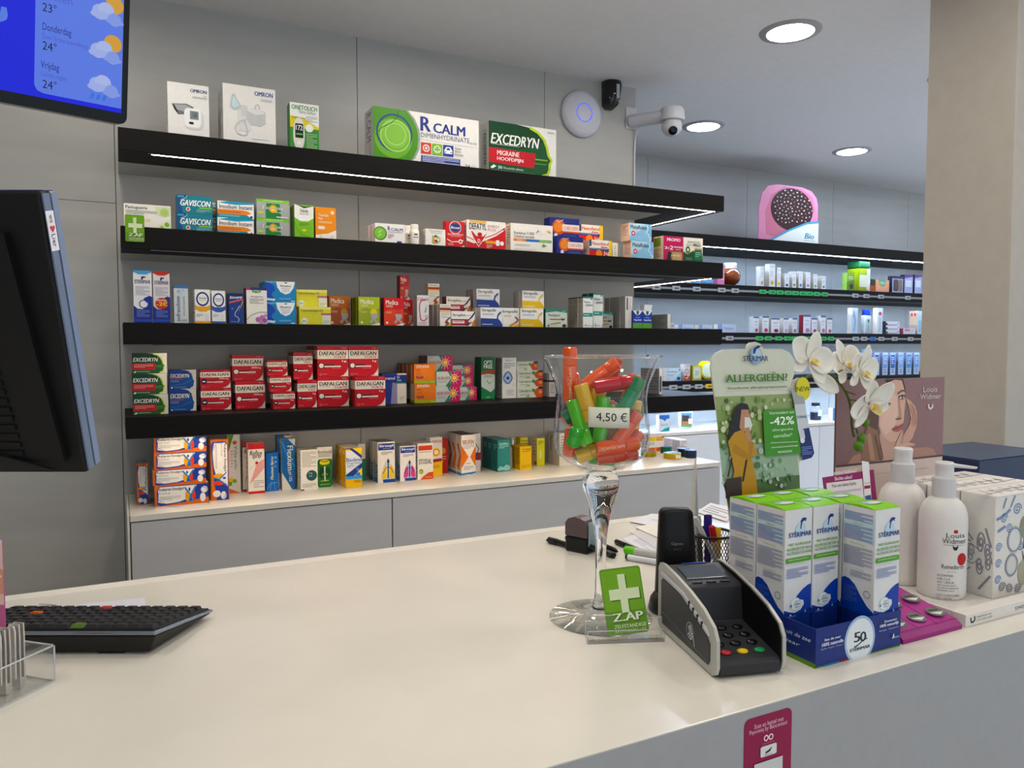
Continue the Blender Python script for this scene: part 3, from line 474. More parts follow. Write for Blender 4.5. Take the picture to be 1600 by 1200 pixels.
z_ = ct(2, 468, 517, 479, 2.53, .04, 'cfc83f', lev, 'yellow antihistamine box, lower of its pair'); ct(2, 463, 511, 452, 2.55, .04, 'cfc83f', lev, 'yellow antihistamine box, upper of its pair', z0=z_)
def med(c2, c3): return [('p', [(0, 0), (1, 0), (1, .62), (.7, .55), (.35, .62), (0, .5)], c2), ('T', .1, .75, .72, .92, 'Medica', 'f3ead8', 'b'), ('g', .1, .64, .45, .72, 2, 'e8cfae'), ('g', .1, .42, .4, .5, 2, 'd8b090'), ('e', .72, .45, .16, c3, .13), ('p', [(.56, .42), (.9, .42), (.92, .3), (.8, .2), (.95, .12), (.85, .06), (.72, .2), (.6, .06), (.5, .12), (.62, .22)], 'a9a4a4'), ('p', [(.55, 0), (1, .1), (1, 0)], 'f0ebe2'), ('e', .15, .1, .06, 'e8d6c0')]
ct(2, 514, 547, 462, 2.60, .04, 'b5651f', med('a04f18', 'c98a3a'), 'orange-brown throat lozenge box behind the yellow pair'); ct(2, 560, 593, 463.6, 2.53, .022, 'a9b81c', med('8fa015', 'e0c83a'), 'lime green throat lozenge box', n=4, side='4f5a18'); ct(2, 600, 630.5, 465, 2.53, .04, 'c7262b', med('d2452c', 'd83a2c'), 'red throat lozenge box in front of its stack', side='7a1a20')
z_ = ct(2, 630, 645, 468, 2.60, .035, 'b5242a', med('b8402c', 'c03a2c'), 'narrow red lozenge box, lower of the rear pair'); ct(2, 625, 639, 430, 2.62, .035, 'a8242a', med('a83a2c', 'b83a2c'), 'narrow red lozenge box standing highest on third shelf', z0=z_, side='7a1a20')
ct(2, 651.7, 670, 461, 2.53, .03, 'dcd8d6', [('T', .05, .82, .95, .93, 'Colludol', '8f2440', 'b'), ('s', curve(.75, .85, .3, .2, -.45), .09, 'b23a5a'), ('s', [(.3, .2), (.6, .16), (.85, .26)], .09, 'b23a5a'), ('e', .82, .3, .12, 'c8607a'), ('e', .82, .3, .06, 'efe6e6'), ('p', [(.6, .45), (.85, .75), (.8, .5), (.72, .42)], '9aa0a0'), ('g', .1, .03, .8, .12, 2, 'b4a8aa')], 'white throat spray box with crimson arc', side='8a8486')
sps = [('r', 0, .72, 1, .84, '9a3a34'), ('T', .1, .88, .9, .95, 'Strepfen', '4a3a36', 'b'), ('r', 0, .64, 1, .70, 'dcc24a'), ('g', .1, .35, .9, .6, 4, 'b8b2ac'), ('s', [(.95, .4), (.6, .25), (.85, .12), (.5, .02)], .12, '2c2f38'), ('e', .62, .18, .16, 'b03a34'), ('p', [(.5, 0), (1, 0), (1, .2), (.8, .08)], 'dcb83a')]
z_ = ct(2, 687.4, 704, 475, 2.53, .021, 'eae6de', sps, 'slim striped throat spray box', n=5, side='b9b2aa'); ct(2, 669, 686.6, 443, 2.60, .03, 'd9d3ca', sps, 'slim striped throat spray box standing on top', z0=z_, side='a9a29a')
spf = [('T', .06, .62, .6, .84, 'Strepfen', '3b3436', 'b'), ('g', .62, .66, .84, .74, 1, '8a8486'), ('p', [(0, .06), (.75, .06), (.8, .48), (0, .48)], '9f2c38'), ('r', .05, .2, .55, .38, 'efe2de'), ('g', .08, .24, .5, .34, 1, 'b03a44'), ('s', [(1, .95), (.85, .6), (.72, .42), (.85, .28), (.62, .06)], .06, '2c2f38'), ('p', [(.86, 0), (1, 0), (1, .5), (.9, .3)], 'c9722c'), ('e', .78, .35, .06, 'd8d0c8')]
z_ = ct(2, 705, 742, 486, 2.53, .04, 'eeeae4', spf, 'white and dark red lozenge box, lower front one'); ct(2, 697.5, 735, 463, 2.60, .04, 'e2ddd6', spf, 'white and dark red lozenge box, upper rear one', z0=z_, side='8a2430')
def sts(c): return [('T', .06, .74, .7, .94, 'Strepsils', '2c2f33', 'b'), ('g', .08, .58, .6, .68, 2, '7f8790'), ('p', [(0, 0), (1, 0), (1, .12), (.86, .3), (.72, .42), (0, .44)], c), ('g', .06, .06, .55, .14, 1, 'd0d4dc'), ('s', [(.93, .78), (.8, .62), (.76, .42), (.9, .24), (.95, .1)], .07, c), ('s', [(.98, .8), (.86, .6)], .03, 'aab6c8')]
z_ = ct(2, 751, 785, 480, 2.53, .04, 'e6e5e4', sts('253f86'), 'white and blue lozenge box, lower one', n=2, side='b5b3b2'); ct(2, 744.6, 780.7, 451, 2.58, .022, 'd6d6d6', sts('253f86'), 'white and blue lozenge box, upper one', n=4, z0=z_, side='9a9898')
ct(2, 785.5, 812.5, 481, 2.54, .04, 'e6e4e0', [('T', -.0, .7, .85, .9, 'trepsils', '2c2f33', 'b'), ('g', .08, .5, .5, .62, 2, 'c08a5a'), ('s', [(.75, .5), (.92, .36), (.7, .2), (.4, .04)], .12, 'd08a34'), ('s', [(.7, .55), (.86, .4), (.75, .22)], .06, '2f4f8a'), ('p', [(.5, 0), (1, 0), (1, .2)], 'd8b43a')], 'white lozenge box with orange and blue swirl')
z_ = ct(2, 813, 849, 481.5, 2.53, .045, 'e6e4e2', sts('d2ae2f'), 'white and yellow lozenge box, lower one', side='9a9898'); ct(2, 816, 850, 454, 2.55, .024, 'e2e1df', sts('d2ae2f'), 'white and yellow lozenge box, upper one', n=3, z0=z_, side='9a9898')
pla = [('p', [(0, .78), (.5, .86), (1, .78), (1, 1), (0, 1)], '2f7f6a'), ('T', .12, .55, .65, .72, 'Plantigom', '4a5a52', 'b'), ('r', .18, .4, .8, .46, '9a6a54'), ('p', [(.2, .2), (.7, .3), (.7, .22), (.25, .14)], 'a8933a'), ('p', [(.72, .55), (.8, .45), (.92, .52), (.85, .38), (.75, .38)], '27332f'), ('p', [(.76, .1), (.85, .2), (.97, .12), (.92, .02), (.8, .02)], '222c28'), ('p', [(.08, .06), (.13, .18), (.18, .06)], '27332f'), ('o', .8, .87, .03, .4, 'a9d0c4'), ('o', .88, .87, .03, .4, 'a9d0c4')]
ct(2, 852.5, 886, 482, 2.53, .04, 'c9cdc4', pla, 'pale box with teal cap band beside the yellow lozenges', side='26584a'); ct(2, 930, 958, 486, 2.60, .04, 'b9bdb4', pla, 'pale box with teal cap band behind the syrup cartons', side='26584a')
thy = [('p', [(0, .95), (1, .95), (1, 1), (0, 1)], '2f7f74'), ('R', .76, .9, .92, .97, .4, '2f8a7c'), ('T', .08, .78, .72, .86, 'Thymo', '3a4a72', 'b'), ('T', .25, .68, .95, .77, 'septine', '3a4a72', 'b'), ('r', 0, .36, .95, .48, '2f8f88'), ('T', .1, .39, .6, .45, 'siroop', 'e3f2ee', 'b'), ('p', [(.2, .06), (.25, .14), (.3, .06)], '333'), ('g', .4, .05, .7, .08, 1, '888'), ('r', .88, .02, .92, .09, '333')]
side_thy = [('r', .0, .96, 1, 1, '1f3a36'), ('T', .1, .86, .8, .92, 'Thymo', '3c3c3c'), ('T', .2, .80, .9, .86, 'septine', '3c3c3c'), ('g', .1, .1, .9, .72, 12, '8c8880')]
ct(2, 911, 926.5, 463.5, 2.54, .036, 'e6e8e6', thy, 'white and teal syrup carton', n=3, side='a9a59c', L=side_thy); ct(2, 927, 942, 457.7, 2.56, .04, 'e2e6e4', thy, 'taller white and teal syrup carton', n=2, side='1f4a42')
ct(2, 977, 988, 463, 2.54, .036, 'd9d6d2', [('r', .15, .58, .4, .96, '6a6870'), ('T', .55, .6, .75, .94, 'PHYTO BALM', '8a8890', 'd'), ('o', .5, .2, .2, .15, 'c0b8c0')], 'tall white carton edge-on at the panel end', n=4, side='8b8b8c', L=[('g', .1, .05, .9, .1, 2, '5a5a5a')])
vic = [('p', [(0, .3), (1, .3), (1, .98), (.75, .8), (.5, .72), (.25, .8), (0, .98)], '2440a0'), ('p', [(.36, .98), (.64, .98), (.62, .82), (.5, .72), (.38, .82)], '2f5f3a'), ('r', 0, 0, 1, .3, '5a9a3a'), ('T', .1, .4, .9, .52, 'VapoRub', 'f0f2f8', 'b'), ('g', .25, .56, .75, .62, 1, 'a9b8e0')]
z_ = ct(2, 989, 1003.5, 485, 2.53, .05, 'e4e6ea', vic, 'blue and green vapour rub box nearest the tall cartons', side='1a2a6a'); ct(2, 1004, 1018.6, 485.5, 2.53, .05, 'e4e6ea', vic, 'blue and green vapour rub box, outer one of two', side='1a2a6a')
ct(2, 1007, 1019, 476, 2.54, .03, 'dfe1e4', [('p', [(.9, .2), (1, .2), (1, .7)], '5a5f6a')], 'tiny white box lying on top of the vapour rub', z0=z_)
ct(2, 1043, 1047.5, 490.6, 2.56, .12, 'e4e2de', [], 'grey-sided carton turned edge-on near the shelf end', side='8f9393', L=[('g', .1, .15, .9, .9, 5, '6f7474')])
ct(2, 1047.5, 1053, 504, 2.6, .03, 'e6e6ee', [('r', .2, .3, .8, .7, 'b4b8d8')], 'tiny white box beside the edge-on carton')
# --- fourth shelf
xg = [('r', 0, .18, .66, .5, 'c0272d'), ('g', .05, .26, .6, .44, 3, 'e09a98'), ('p', [(.03, .04), (.08, .12), (.13, .08), (.07, .02)], 'f2f2ee'), ('g', .15, .05, .5, .1, 1, 'c0d0c0')]
z_ = ct(3, 208, 263, 617, 2.58, .06, 'e4e0d4', exc('1d5a2a', 0, txt=xg), 'green migraine box, bottom of the stack of three', side='3a3a36', top='1a2a26')
z_ = ct(3, 206.5, 261, 584, 2.58, .06, 'e4e0d4', exc('1d5a2a', 0, txt=xg), 'green migraine box, middle of the stack of three', z0=z_, side='3a3a36', top='1a2a26')
ct(3, 206.5, 261, 552, 2.58, .06, 'e4e0d4', exc('1d5a2a', 0, txt=xg), 'green migraine box, top of the stack of three', z0=z_, side='3a3a36', top='1a2a26')
xb = [('T', .03, .48, .5, .56, 'FLUO & KOORTS', 'd8522c', 'b'), ('s', [(0, .15), (.5, .25), (.82, .42)], .02, '3f7ac0'), ('g', .04, .32, .35, .44, 2, '7f9fd0'), ('e', .08, .06, .03, 'f0f0f0'), ('g', .15, .05, .6, .09, 1, '9fb4d8')]
z_ = ct(3, 265, 306.7, 608, 2.66, .06, 'd9d5ca', exc('1f4f96', 0, txt=xb), 'blue headache box, lower of its pair', side='1a2a4a'); ct(3, 265, 306.7, 578, 2.66, .06, 'd9d5ca', exc('1f4f96', 0, txt=xb), 'blue headache box, upper of its pair', z0=z_, side='1a2a4a')
def daf(forte, dose, tablet=False):
    it = [('r', 0, .58, 1, .87, 'efe6d8'), ('T', .06, .70 if forte else .66, .93, .83 if forte else .81, 'DAFALGAN', '1c1a1a', 'B'), ('T', .78, .92, .94, .96, 'nieuw', 'e8b0ac'), ('g', .06, .66 if forte else .61, .4, .68 if forte else .635, 1, '8a8078'), ('p', [(1, 0), (1, .3), (.97, .22), (.92, .13), (.84, .05), (.72, 0)], 'e6dccd')]
    if forte: it.append(('T', .55, .60, .93, .68, 'FORTE', 'b52a34', 'b'))
    it += [('T', .80 if len(dose) < 3 else .62, .46, .93, .54, dose, 'f3dcd6', 'B'), ('e', .12, .36, .1, '1a1a1e'), ('e', .12, .36, .055 if tablet else .08, 'efe9e0', .035 if tablet else None) if tablet else ('e', .12, .36, .075, 'efe9e0'), ('r', .22, .36, .55, .40, '1c1a1c'), ('r', .22, .31, .75, .355, 'efe6e0'), ('g', .45, .25, .75, .275, 1, 'e09a96'), ('o', .1, .07, .04, .3, 'e08a86'), ('g', .16, .055, .3, .085, 1, 'e09a96')]
    return it
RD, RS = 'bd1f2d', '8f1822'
LD = [('r', 0, .58, 1, .87, 'd9cfc0'), ('g', .15, .63, .85, .82, 3, '9a9084')]
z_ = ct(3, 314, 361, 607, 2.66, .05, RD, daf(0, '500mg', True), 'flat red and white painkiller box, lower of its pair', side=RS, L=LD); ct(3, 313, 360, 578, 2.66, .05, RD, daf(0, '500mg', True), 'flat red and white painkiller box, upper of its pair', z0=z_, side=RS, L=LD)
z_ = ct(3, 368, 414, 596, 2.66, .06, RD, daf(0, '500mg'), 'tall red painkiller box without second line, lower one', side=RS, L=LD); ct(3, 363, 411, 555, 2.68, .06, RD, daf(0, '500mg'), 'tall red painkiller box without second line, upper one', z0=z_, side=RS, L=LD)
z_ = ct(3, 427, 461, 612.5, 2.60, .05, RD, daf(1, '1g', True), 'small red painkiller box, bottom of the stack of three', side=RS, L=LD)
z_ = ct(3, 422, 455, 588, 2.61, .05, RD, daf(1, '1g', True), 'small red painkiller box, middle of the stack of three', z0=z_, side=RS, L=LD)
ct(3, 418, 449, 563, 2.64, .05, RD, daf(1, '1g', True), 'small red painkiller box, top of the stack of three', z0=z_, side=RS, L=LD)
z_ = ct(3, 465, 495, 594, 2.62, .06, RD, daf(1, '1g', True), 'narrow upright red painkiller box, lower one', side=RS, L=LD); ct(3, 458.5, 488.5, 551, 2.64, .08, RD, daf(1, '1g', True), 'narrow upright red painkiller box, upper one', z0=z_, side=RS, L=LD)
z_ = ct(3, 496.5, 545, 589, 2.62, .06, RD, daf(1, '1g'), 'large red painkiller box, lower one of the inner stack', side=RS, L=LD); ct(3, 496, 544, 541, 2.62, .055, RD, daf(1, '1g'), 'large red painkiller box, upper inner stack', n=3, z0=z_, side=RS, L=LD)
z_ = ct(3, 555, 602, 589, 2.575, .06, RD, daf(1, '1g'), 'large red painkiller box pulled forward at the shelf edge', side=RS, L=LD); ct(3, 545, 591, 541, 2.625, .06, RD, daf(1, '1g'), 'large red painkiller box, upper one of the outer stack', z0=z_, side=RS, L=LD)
ct(3, 597, 635, 584, 2.64, .05, '27388a', [('r', .62, 0, 1, 1, 'e6ddce'), ('p', [(.35, .0), (.62, 0), (.62, .7), (.42, .7)], '8f8fb0'), ('r', 0, .7, 1, .95, '1d2c7c'), ('T', .02, .8, .52, .9, 'ceramol', 'e6e8f2', 'b'), ('T', .62, .84, .72, .92, 'EG', 'e6e8f2', 'b'), ('T', .62, .74, .78, .82, 'Forte', 'e6e8f2'), ('r', .5, .66, 1, .7, '3a8a5a'), ('g', .7, .08, .92, .22, 3, 'b8a890'), ('e', .02, .2, .06, 'd9d4c8')], 'navy and cream tablet box beside the red painkillers', side='23307a')
spd = [('r', 0, 0, 1, .14, '8fae28'), ('T', .1, .80, .7, .94, 'SPIDIFEN', 'f7ead8', 'Bi'), ('T', .1, .64, .3, .72, '400', 'a34a14', 'b'), ('g', .1, .44, .35, .56, 2, 'c4621a'), ('r', .1, .26, .42, .38, '8a2a3c'), ('g', .14, .29, .38, .35, 1, 'd090a0'), ('T', .76, .04, .95, .1, 'Zambon', 'e8f0c8')]
z_ = ct(3, 648, 681, 599.5, 2.62, .05, 'e07a22', spd, 'orange painkiller box, lower of its pair', side='d9b48a', L=[('r', 0, 0, 1, .14, '8fae28'), ('r', .3, .16, .55, .95, 'f0e6da')]); ct(3, 647, 680.5, 569, 2.62, .045, 'e07a22', spd, 'orange painkiller box, upper one', n=4, z0=z_, side='a85a34', L=[('r', .3, .1, .55, .95, 'd9c0b0')])
nur = [('p', [(.55, 0), (1, 0), (1, 1), (.5, 1), (.66, .55)], 'c0285c'), ('p', [(.45, 1), (.55, 1), (.68, .6), (.62, .5)], '1f7f5a'), ('p', [(.35, 0), (.55, 0), (.66, .45), (.58, .5)], '1f7f5a'), ('T', .04, .44, .58, .66, 'NUROFEN', 'b8304c', 'bi'), ('g', .05, .2, .4, .36, 2, '8fa8a0'), *[('s', [(.7, .55), (.7 + .24 * math.cos(a), .55 + .44 * math.sin(a))], .015, 'efd0d8') for a in (.3, .9, 1.5, 2.2, 4.0, 4.6, 5.2, 5.9)], ('e', .7, .55, .14, 'f2e2d0'), ('e', .7, .55, .12, 'c9641e'), ('e', .7, .55, .085, 'efc95a')]
z_ = ct(3, 681, 719, 604, 2.63, .04, 'c2cfc9', nur, 'silver and magenta painkiller box, front stack bottom'); z_ = ct(3, 682, 721, 581, 2.63, .04, 'c2cfc9', nur, 'silver and magenta painkiller box, front stack middle', z0=z_); ct(3, 668, 707, 556, 2.68, .045, 'b2bfb9', nur, 'silver and magenta painkiller box, highest of all', n=2, z0=z_, side='7a5f6a')
z_ = ct(3, 716, 745, 605, 2.68, .04, 'c2cfc9', nur, 'silver and magenta painkiller box, rear stack bottom'); z_ = ct(3, 711, 739, 588, 2.70, .04, 'c2cfc9', nur, 'silver and magenta painkiller box, rear stack middle', z0=z_); ct(3, 707, 739, 571, 2.70, .04, 'b8c5bf', nur, 'silver and magenta painkiller box, rear stack top', z0=z_)
ct(3, 752, 773, 558, 2.70, .06, '1c6b3c', [('p', [(0, .08), (1, .2), (1, .58), (0, .62)], 'c9d3cc'), ('p', [(0, 0), (1, 0), (1, .25), (.7, .16), (0, .3)], '1f7a45'), ('r', .1, .7, .88, .95, '155a30'), ('T', .18, .83, .8, .92, 'OPTI', 'f2f6f2', 'b'), ('T', .18, .73, .82, .82, 'FREE', 'f2f6f2', 'b'), ('p', [(0, .58), (1, .62), (1, .7), (0, .66)], '9a3c22'), ('g', .2, .5, .8, .56, 2, '6f8a78'), ('s', [(.4, .44), (.6, .36), (.75, .42)], .06, '4a9a6a'), ('g', .35, .02, .65, .05, 1, 'd0e0d4')], 'dark green lens solution carton', side='124a2a')
ct(3, 784.6, 806.5, 559, 2.70, .06, 'e6e6e4', [('T', .25, .91, .75, .95, 'Systane', '5a6a8a'), ('g', .12, .72, .9, .86, 3, '8a98b4'), ('e', .38, .5, .36, 'a9c0e4', .155), ('s', curve(.1, .5, .72, .5, .25), .06, '24407f'), ('s', curve(.1, .48, .72, .5, -.2), .05, '24407f'), ('e', .4, .5, .1, '1c2f5a'), ('o', .82, .33, .1, .15, '8fa8c0'), ('g', .3, .06, .85, .2, 4, 'aab0b8')], 'white eye drop carton with blue eye', side='a9a7a4', L=[('g', .1, .05, .95, .95, 16, '7f7d7a')])
z_ = None
for i, (a, b, y, pos) in enumerate(((808, 848, 605, 'lowest'), (808, 848, 592, 'second from bottom'), (808, 848, 579, 'third from bottom'), (807, 840, 565, 'topmost'))):
    z_ = ct(3, a, b, y, 2.70, .04, 'dcdcd2', [('r', .6, 0, 1, 1, 'c4561e'), ('p', [(.55, 0), (.75, 0), (.62, .6), (.85, 1), (.55, 1)], 'dcdcd2'), ('T', .05, .5, .55, .8, 'Calmiderm', '2f7f5a', 'b'), ('g', .1, .15, .5, .35, 2, '8fb0a0'), ('e', .63, .68, .06, '2f9a5a'), ('p', [(.3, .05), (.5, .05), (.45, .25)], '8fae3a'), ('r', .82, .8, 1, 1, '2a2a30'), ('g', .84, .3, .97, .6, 2, 'f0b890')], f'flat green and orange cream box, {pos} of four', z0=z_)
ct(3, 858, 868, 583, 2.70, .014, 'b9b6b2', [('r', 0, .62, 1, .7, '222226'), ('g', .2, .1, .8, .5, 4, '8a8886')], 'slim grey carton with black band behind the goblet', n=5, side='b5b2ae', L=[('r', 0, .62, 1, .7, '222226')])
ct(3, 1030, 1034.5, 576, 2.62, .13, 'e6e2e0', [('r', .2, .1, .8, .7, '4a4a50')], 'grey-sided carton seen past the goblet rim', side='8d9099', L=[('g', .15, .1, .9, .95, 8, '6a6e78')])
# --- worktop of the base cabinets
vol = [('p', [(.04, .1), (.04, .8), (.1, .97), (1, .97), (1, .3), (.8, .22), (.6, .14), (.3, .06), (.1, .02)], '2a3f9a'), ('p', [(.06, .2), (.06, .8), (.1, .93), (.78, .93), (.72, .6), (.62, .3), (.45, .16), (.2, .1)], 'f1eee8'), ('s', [(.06, .7), (.07, .3), (.2, .1), (.45, .13), (.62, .28)], .008, '2a3f9a'), ('T', .07, .70, .53, .88, 'Voltaren Emulgel', '26262e', 'b'), ('T', .07, .56, .28, .66, 'Forte 2% gel', '3a86c0'), ('g', .09, .26, .48, .46, 3, 'b9b9bc'), ('e', .6, .42, .04, 'e8a52c', .28), ('e', .72, .42, .035, 'd8402a', .28), ('s', [(.55, .85), (.62, .6), (.66, .45), (.7, .6), (.76, .88)], .03, '2f7fc0'), ('s', [(.66, .5), (.63, .12)], .025, '2f7fc0'), ('s', [(.66, .5), (.7, .12)], .025, '2f7fc0'), ('e', .64, .74, .018, '1f4fa0', .09), ('e', .89, .3, .055, 'efece6', .22), ('e', .92, .68, .065, 'efece6', .16), ('s', [(.85, .85), (.97, .72), (.95, .6)], .01, '2a3f9a')]
z_ = None
for a, b, y, pos in ((242, 326, 760, 'bottom'), (239, 322, 735, 'second'), (241, 323, 709, 'third'), (241, 323, 683, 'top')):
    z_ = ct(4, a, b, y, 2.60, .05, 'cf6a2c', vol, f'orange blue and white gel box lying flat, {pos} of four', z0=z_, side='d98a5a', top='e6e2dc')
def rot90(items):
    """the same print for a box standing on end, reading downward"""
    o = []
    R = lambda u, v: (v, 1 - u)
    for it in items:
        if it[0] == 'r': _, a, b, c, d, col = it; o.append(('r', b, 1 - c, d, 1 - a, col))
        elif it[0] == 'e': rv = it[5] if len(it) > 5 else it[3] * 2; o.append(('e', it[2], 1 - it[1], rv, it[4], it[3]))
        elif it[0] == 'p': o.append(('p', [R(*q) for q in it[1]][::1], it[2]))
        elif it[0] == 's': o.append(('s', [R(*q) for q in it[1]], it[2] * 2.5, it[3]))
        elif it[0] == 'T': o.append(('T', it[2], 1 - it[3], it[4], 1 - it[1], it[5], it[6], (it[7] if len(it) > 7 else '') + 'd'))
        elif it[0] == 'g': o.append(('r', it[2], 1 - it[3], it[2] + .1, 1 - it[1], 'd6d4d2')); 
    return o
vr = rot90(vol)
ct(4, 213.5, 231.5, 725, 2.66, .045, 'cf6a2c', vr, 'small orange gel box standing on end by the wall', side='8a8a88', n=2, top='a8a8a6'); ct(4, 329, 357, 687, 2.62, .05, 'cf6a2c', vr, 'tall orange gel box standing on end beside the stack', side='c9b8a8', n=2, top='c9b8a8')
ct(4, 354, 375, 676, 2.72, .04, 'dcdad4', [('p', [(0, .6), (.3, .8), (.6, 1), (0, 1)], '4f7f2a'), ('p', [(0, 0), (1, 0), (.4, .06), (0, .1)], 'd0682c'), ('T', .55, .4, .8, .78, 'Volta actu', '2a2a30', 'd'), ('e', .6, .83, .16, 'c8502a'), ('e', .3, .22, .2, 'e0c02c'), ('e', .2, .16, .18, '6f9a2a'), ('e', .55, .2, .16, '7aa82f'), ('g', .3, .4, .45, .7, 6, 'aaa9a4')], 'white and green herbal gel box behind the orange ones')
rfx = [('r', 0, .88, 1, 1, 'c22c30'), ('r', 0, 0, 1, .05, 'c22c30'), ('T', .1, .76, .88, .85, 'Reflex', '2a2426', 'bi'), ('T', .25, .68, .82, .76, 'spray', '2a2426', 'bi'), ('p', [(.5, .58), (1, .68), (1, .5), (.3, .26), (.1, .2)], 'e0a39c'), ('s', [(.1, .5), (1, .68)], .02, 'd08880'), ('e', .52, .61, .09, 'b02a2e'), ('g', .3, .1, .95, .26, 4, 'b5aca6')]
ct(4, 387.5, 413, 693, 2.68, .04, 'ece6dc', rfx, 'white and red cooling spray box in front', side='d9d0c8'); ct(4, 379, 404, 690, 2.73, .04, 'dfd8ce', rfx, 'white and red cooling spray box half hidden behind', side='c9c0b8')
ct(4, 416, 435, 708, 2.70, .03, '1f66b5', [('T', .35, .3, .65, .92, 'Flexium Spray', 'f0e49a', 'ubi'), ('g', .7, .55, .85, .9, 3, '8ab4e0'), ('s', [(.05, .05), (.3, .2), (.9, .22)], .04, '7fb0e0'), ('s', [(.3, .02), (.4, .25)], .03, '7fb0e0'), ('s', [(.7, .02), (.6, .25)], .03, '7fb0e0')], 'small bright blue spray box with upward lettering')
flx = [('p', [(0, .35), (.75, .0), (0, 0)], 'dcd8d0'), ('p', [(.45, 1), (1, .85), (1, 1)], 'e6e2da'), ('s', [(.05, .95), (.5, .6), (1, .45)], .1, '3f86c8'), ('T', .42, .38, .85, .86, 'Flexium', 'f2ead0', 'db'), ('T', .45, .16, .75, .36, 'gel 10%', 'e6ecf4', 'd')]
ct(4, 440, 461, 686, 2.70, .035, '205f9f', flx, 'tall blue and white gel box with downward lettering', side='d3cfc8'); ct(4, 433, 455, 681, 2.745, .035, '205f9f', flx, 'tall blue and white gel box standing behind its twin', side='2a4a70')
ct(4, 469.5, 496, 703.5, 2.66, .035, 'e9e4da', [('e', .65, .36, .32, '23524f'), ('T', .48, .39, .68, .44, '15 mg', 'e6b9c0', 'b'), ('T', .5, .33, .66, .37, '5 ml', 'e0e6e4'), ('g', .1, .56, .92, .95, 10, 'a9a49a'), ('g', .1, .06, .9, .16, 3, 'a9a49a'), ('r', 0, 0, .2, .03, '23302c')], 'white syrup carton with dark green circle', n=2, top='b9b4a8', side='cfc9bc')
ct(4, 496, 519, 699, 2.69, .04, 'e6e0d4', [('R', 0, 0, 1, .7, .12, '276a2a'), ('T', .05, .84, .95, .92, 'Bronchosedal', '33382c', 'b'), ('g', .05, .74, .9, .82, 2, '8a8474'), ('R', .15, .56, .82, .68, .4, 'e0cc3a'), ('g', .25, .6, .72, .65, 1, '6a6a1a'), ('e', .28, .36, .17, '153f1c', .14), ('e', .7, .36, .17, '153f1c', .14), ('s', [(.48, .52), (.48, .3), (.5, .15)], .1, 'b9d6b0'), ('s', [(.3, .3), (.48, .38), (.68, .3)], .04, '9ac09a'), ('g', .2, .13, .75, .17, 1, 'c9d84a'), ('g', .15, .04, .85, .08, 1, '8fbf8f')], 'white and green bronchial syrup carton with lungs', top='b9b4a8')
ct(4, 540, 565.5, 701, 2.635, .045, 'e8b82c', [('r', .02, .22, 1, .94, 'dfe3e6'), ('p', [(.0, .98), (.25, .98), (1, .72), (1, .82), (.4, 1), (0, 1)], '22327a'), ('p', [(.5, .98), (1, .8), (1, 1), (.5, 1)], 'e6c83a'), ('p', [(.02, .22), (.3, .22), (1, .5), (1, .62), (.02, .34)], '22327a'), ('p', [(.3, .22), (1, .22), (1, .5)], 'e6c83a'), ('T', .05, .66, .97, .76, 'Bisolvon', '2a3f86', 'b'), ('T', .08, .59, .9, .65, 'Droge Hoest', '4a7ac0', 'b'), ('g', .08, .5, .5, .58, 3, '8a98b4'), ('e', .74, .46, .1, '3a72b8'), ('p', [(.6, .28), (.9, .28), (.88, .38), (.62, .38)], '3a72b8'), ('r', .02, .22, 1, .3, '3f8fd0'), ('g', .5, .12, .92, .18, 2, 'a86a10')], 'yellow cough syrup box with blue stripes', n=3, top='e6dfcf', side='d9a52a', L=[('e', .5, .88, .3, 'e6d6b0', .06), ('g', .2, .2, .8, .75, 9, 'a87a1a'), ('r', .3, .05, .7, .14, 'd9d0e0')])
ct(4, 560, 571, 694, 2.75, .04, 'd6d0c4', [('r', 0, 0, 1, .6, '1f7a72')], 'white and teal box peeping out behind the yellow syrup')
def sir(c, y0): return [('r', .04, .80, .96, .97, '23408f'), ('T', .1, .86, .9, .94, 'Siroxyl', 'f4f4f8', 'b'), ('g', .3, .825, .75, .845, 1, 'aab8e0'), ('g', .2, .68, .85, .76, 3, '6f6a72'), ('p', [(.5, 0), (1, 0), (1, .2), (.95, .3), (.7, .5), (.42, .5), (.2, .2), (.25, .05)], 'c3d0e6'), ('p', [(.22, .12), (.3, .34), (.45, .44), (.52, .38), (.52, .14), (.36, .08)], c), ('p', [(.98, .12), (.92, .34), (.78, .44), (.68, .38), (.68, .14), (.84, .08)], c), ('s', [(.6, .1), (.6, .36), (.6, .52)], .07, '1f2c60'), ('s', [(.3, .22), (.45, .36), (.58, .38)], .035, '1f2c60'), ('s', [(.9, .22), (.76, .36), (.62, .38)], .035, '1f2c60'), ('p', [(.5, .5), (.6, .6), (.7, .5)], '1f2c60'), ('r', .3, 0, 1, .08, '22458f')]
LS = [('p', [(0, 0), (1, 0), (1, .45), (.5, .5), (0, .6)], '3f6f9a'), ('g', .1, .1, .9, .9, 14, 'b9bec4')]
ct(4, 590, 617, 691.5, 2.68, .05, 'ebe6dc', sir('e8c22c', 0), 'white cough syrup carton with yellow lungs', n=2, side='b9bcbc', L=LS, top='8f8d88'); ct(4, 625, 649.5, 697.5, 2.68, .045, 'ebe6e0', sir('d8508f', 0), 'white cough syrup carton with pink lungs', n=2, side='b9bcc4', L=LS, top='9a9aa4')
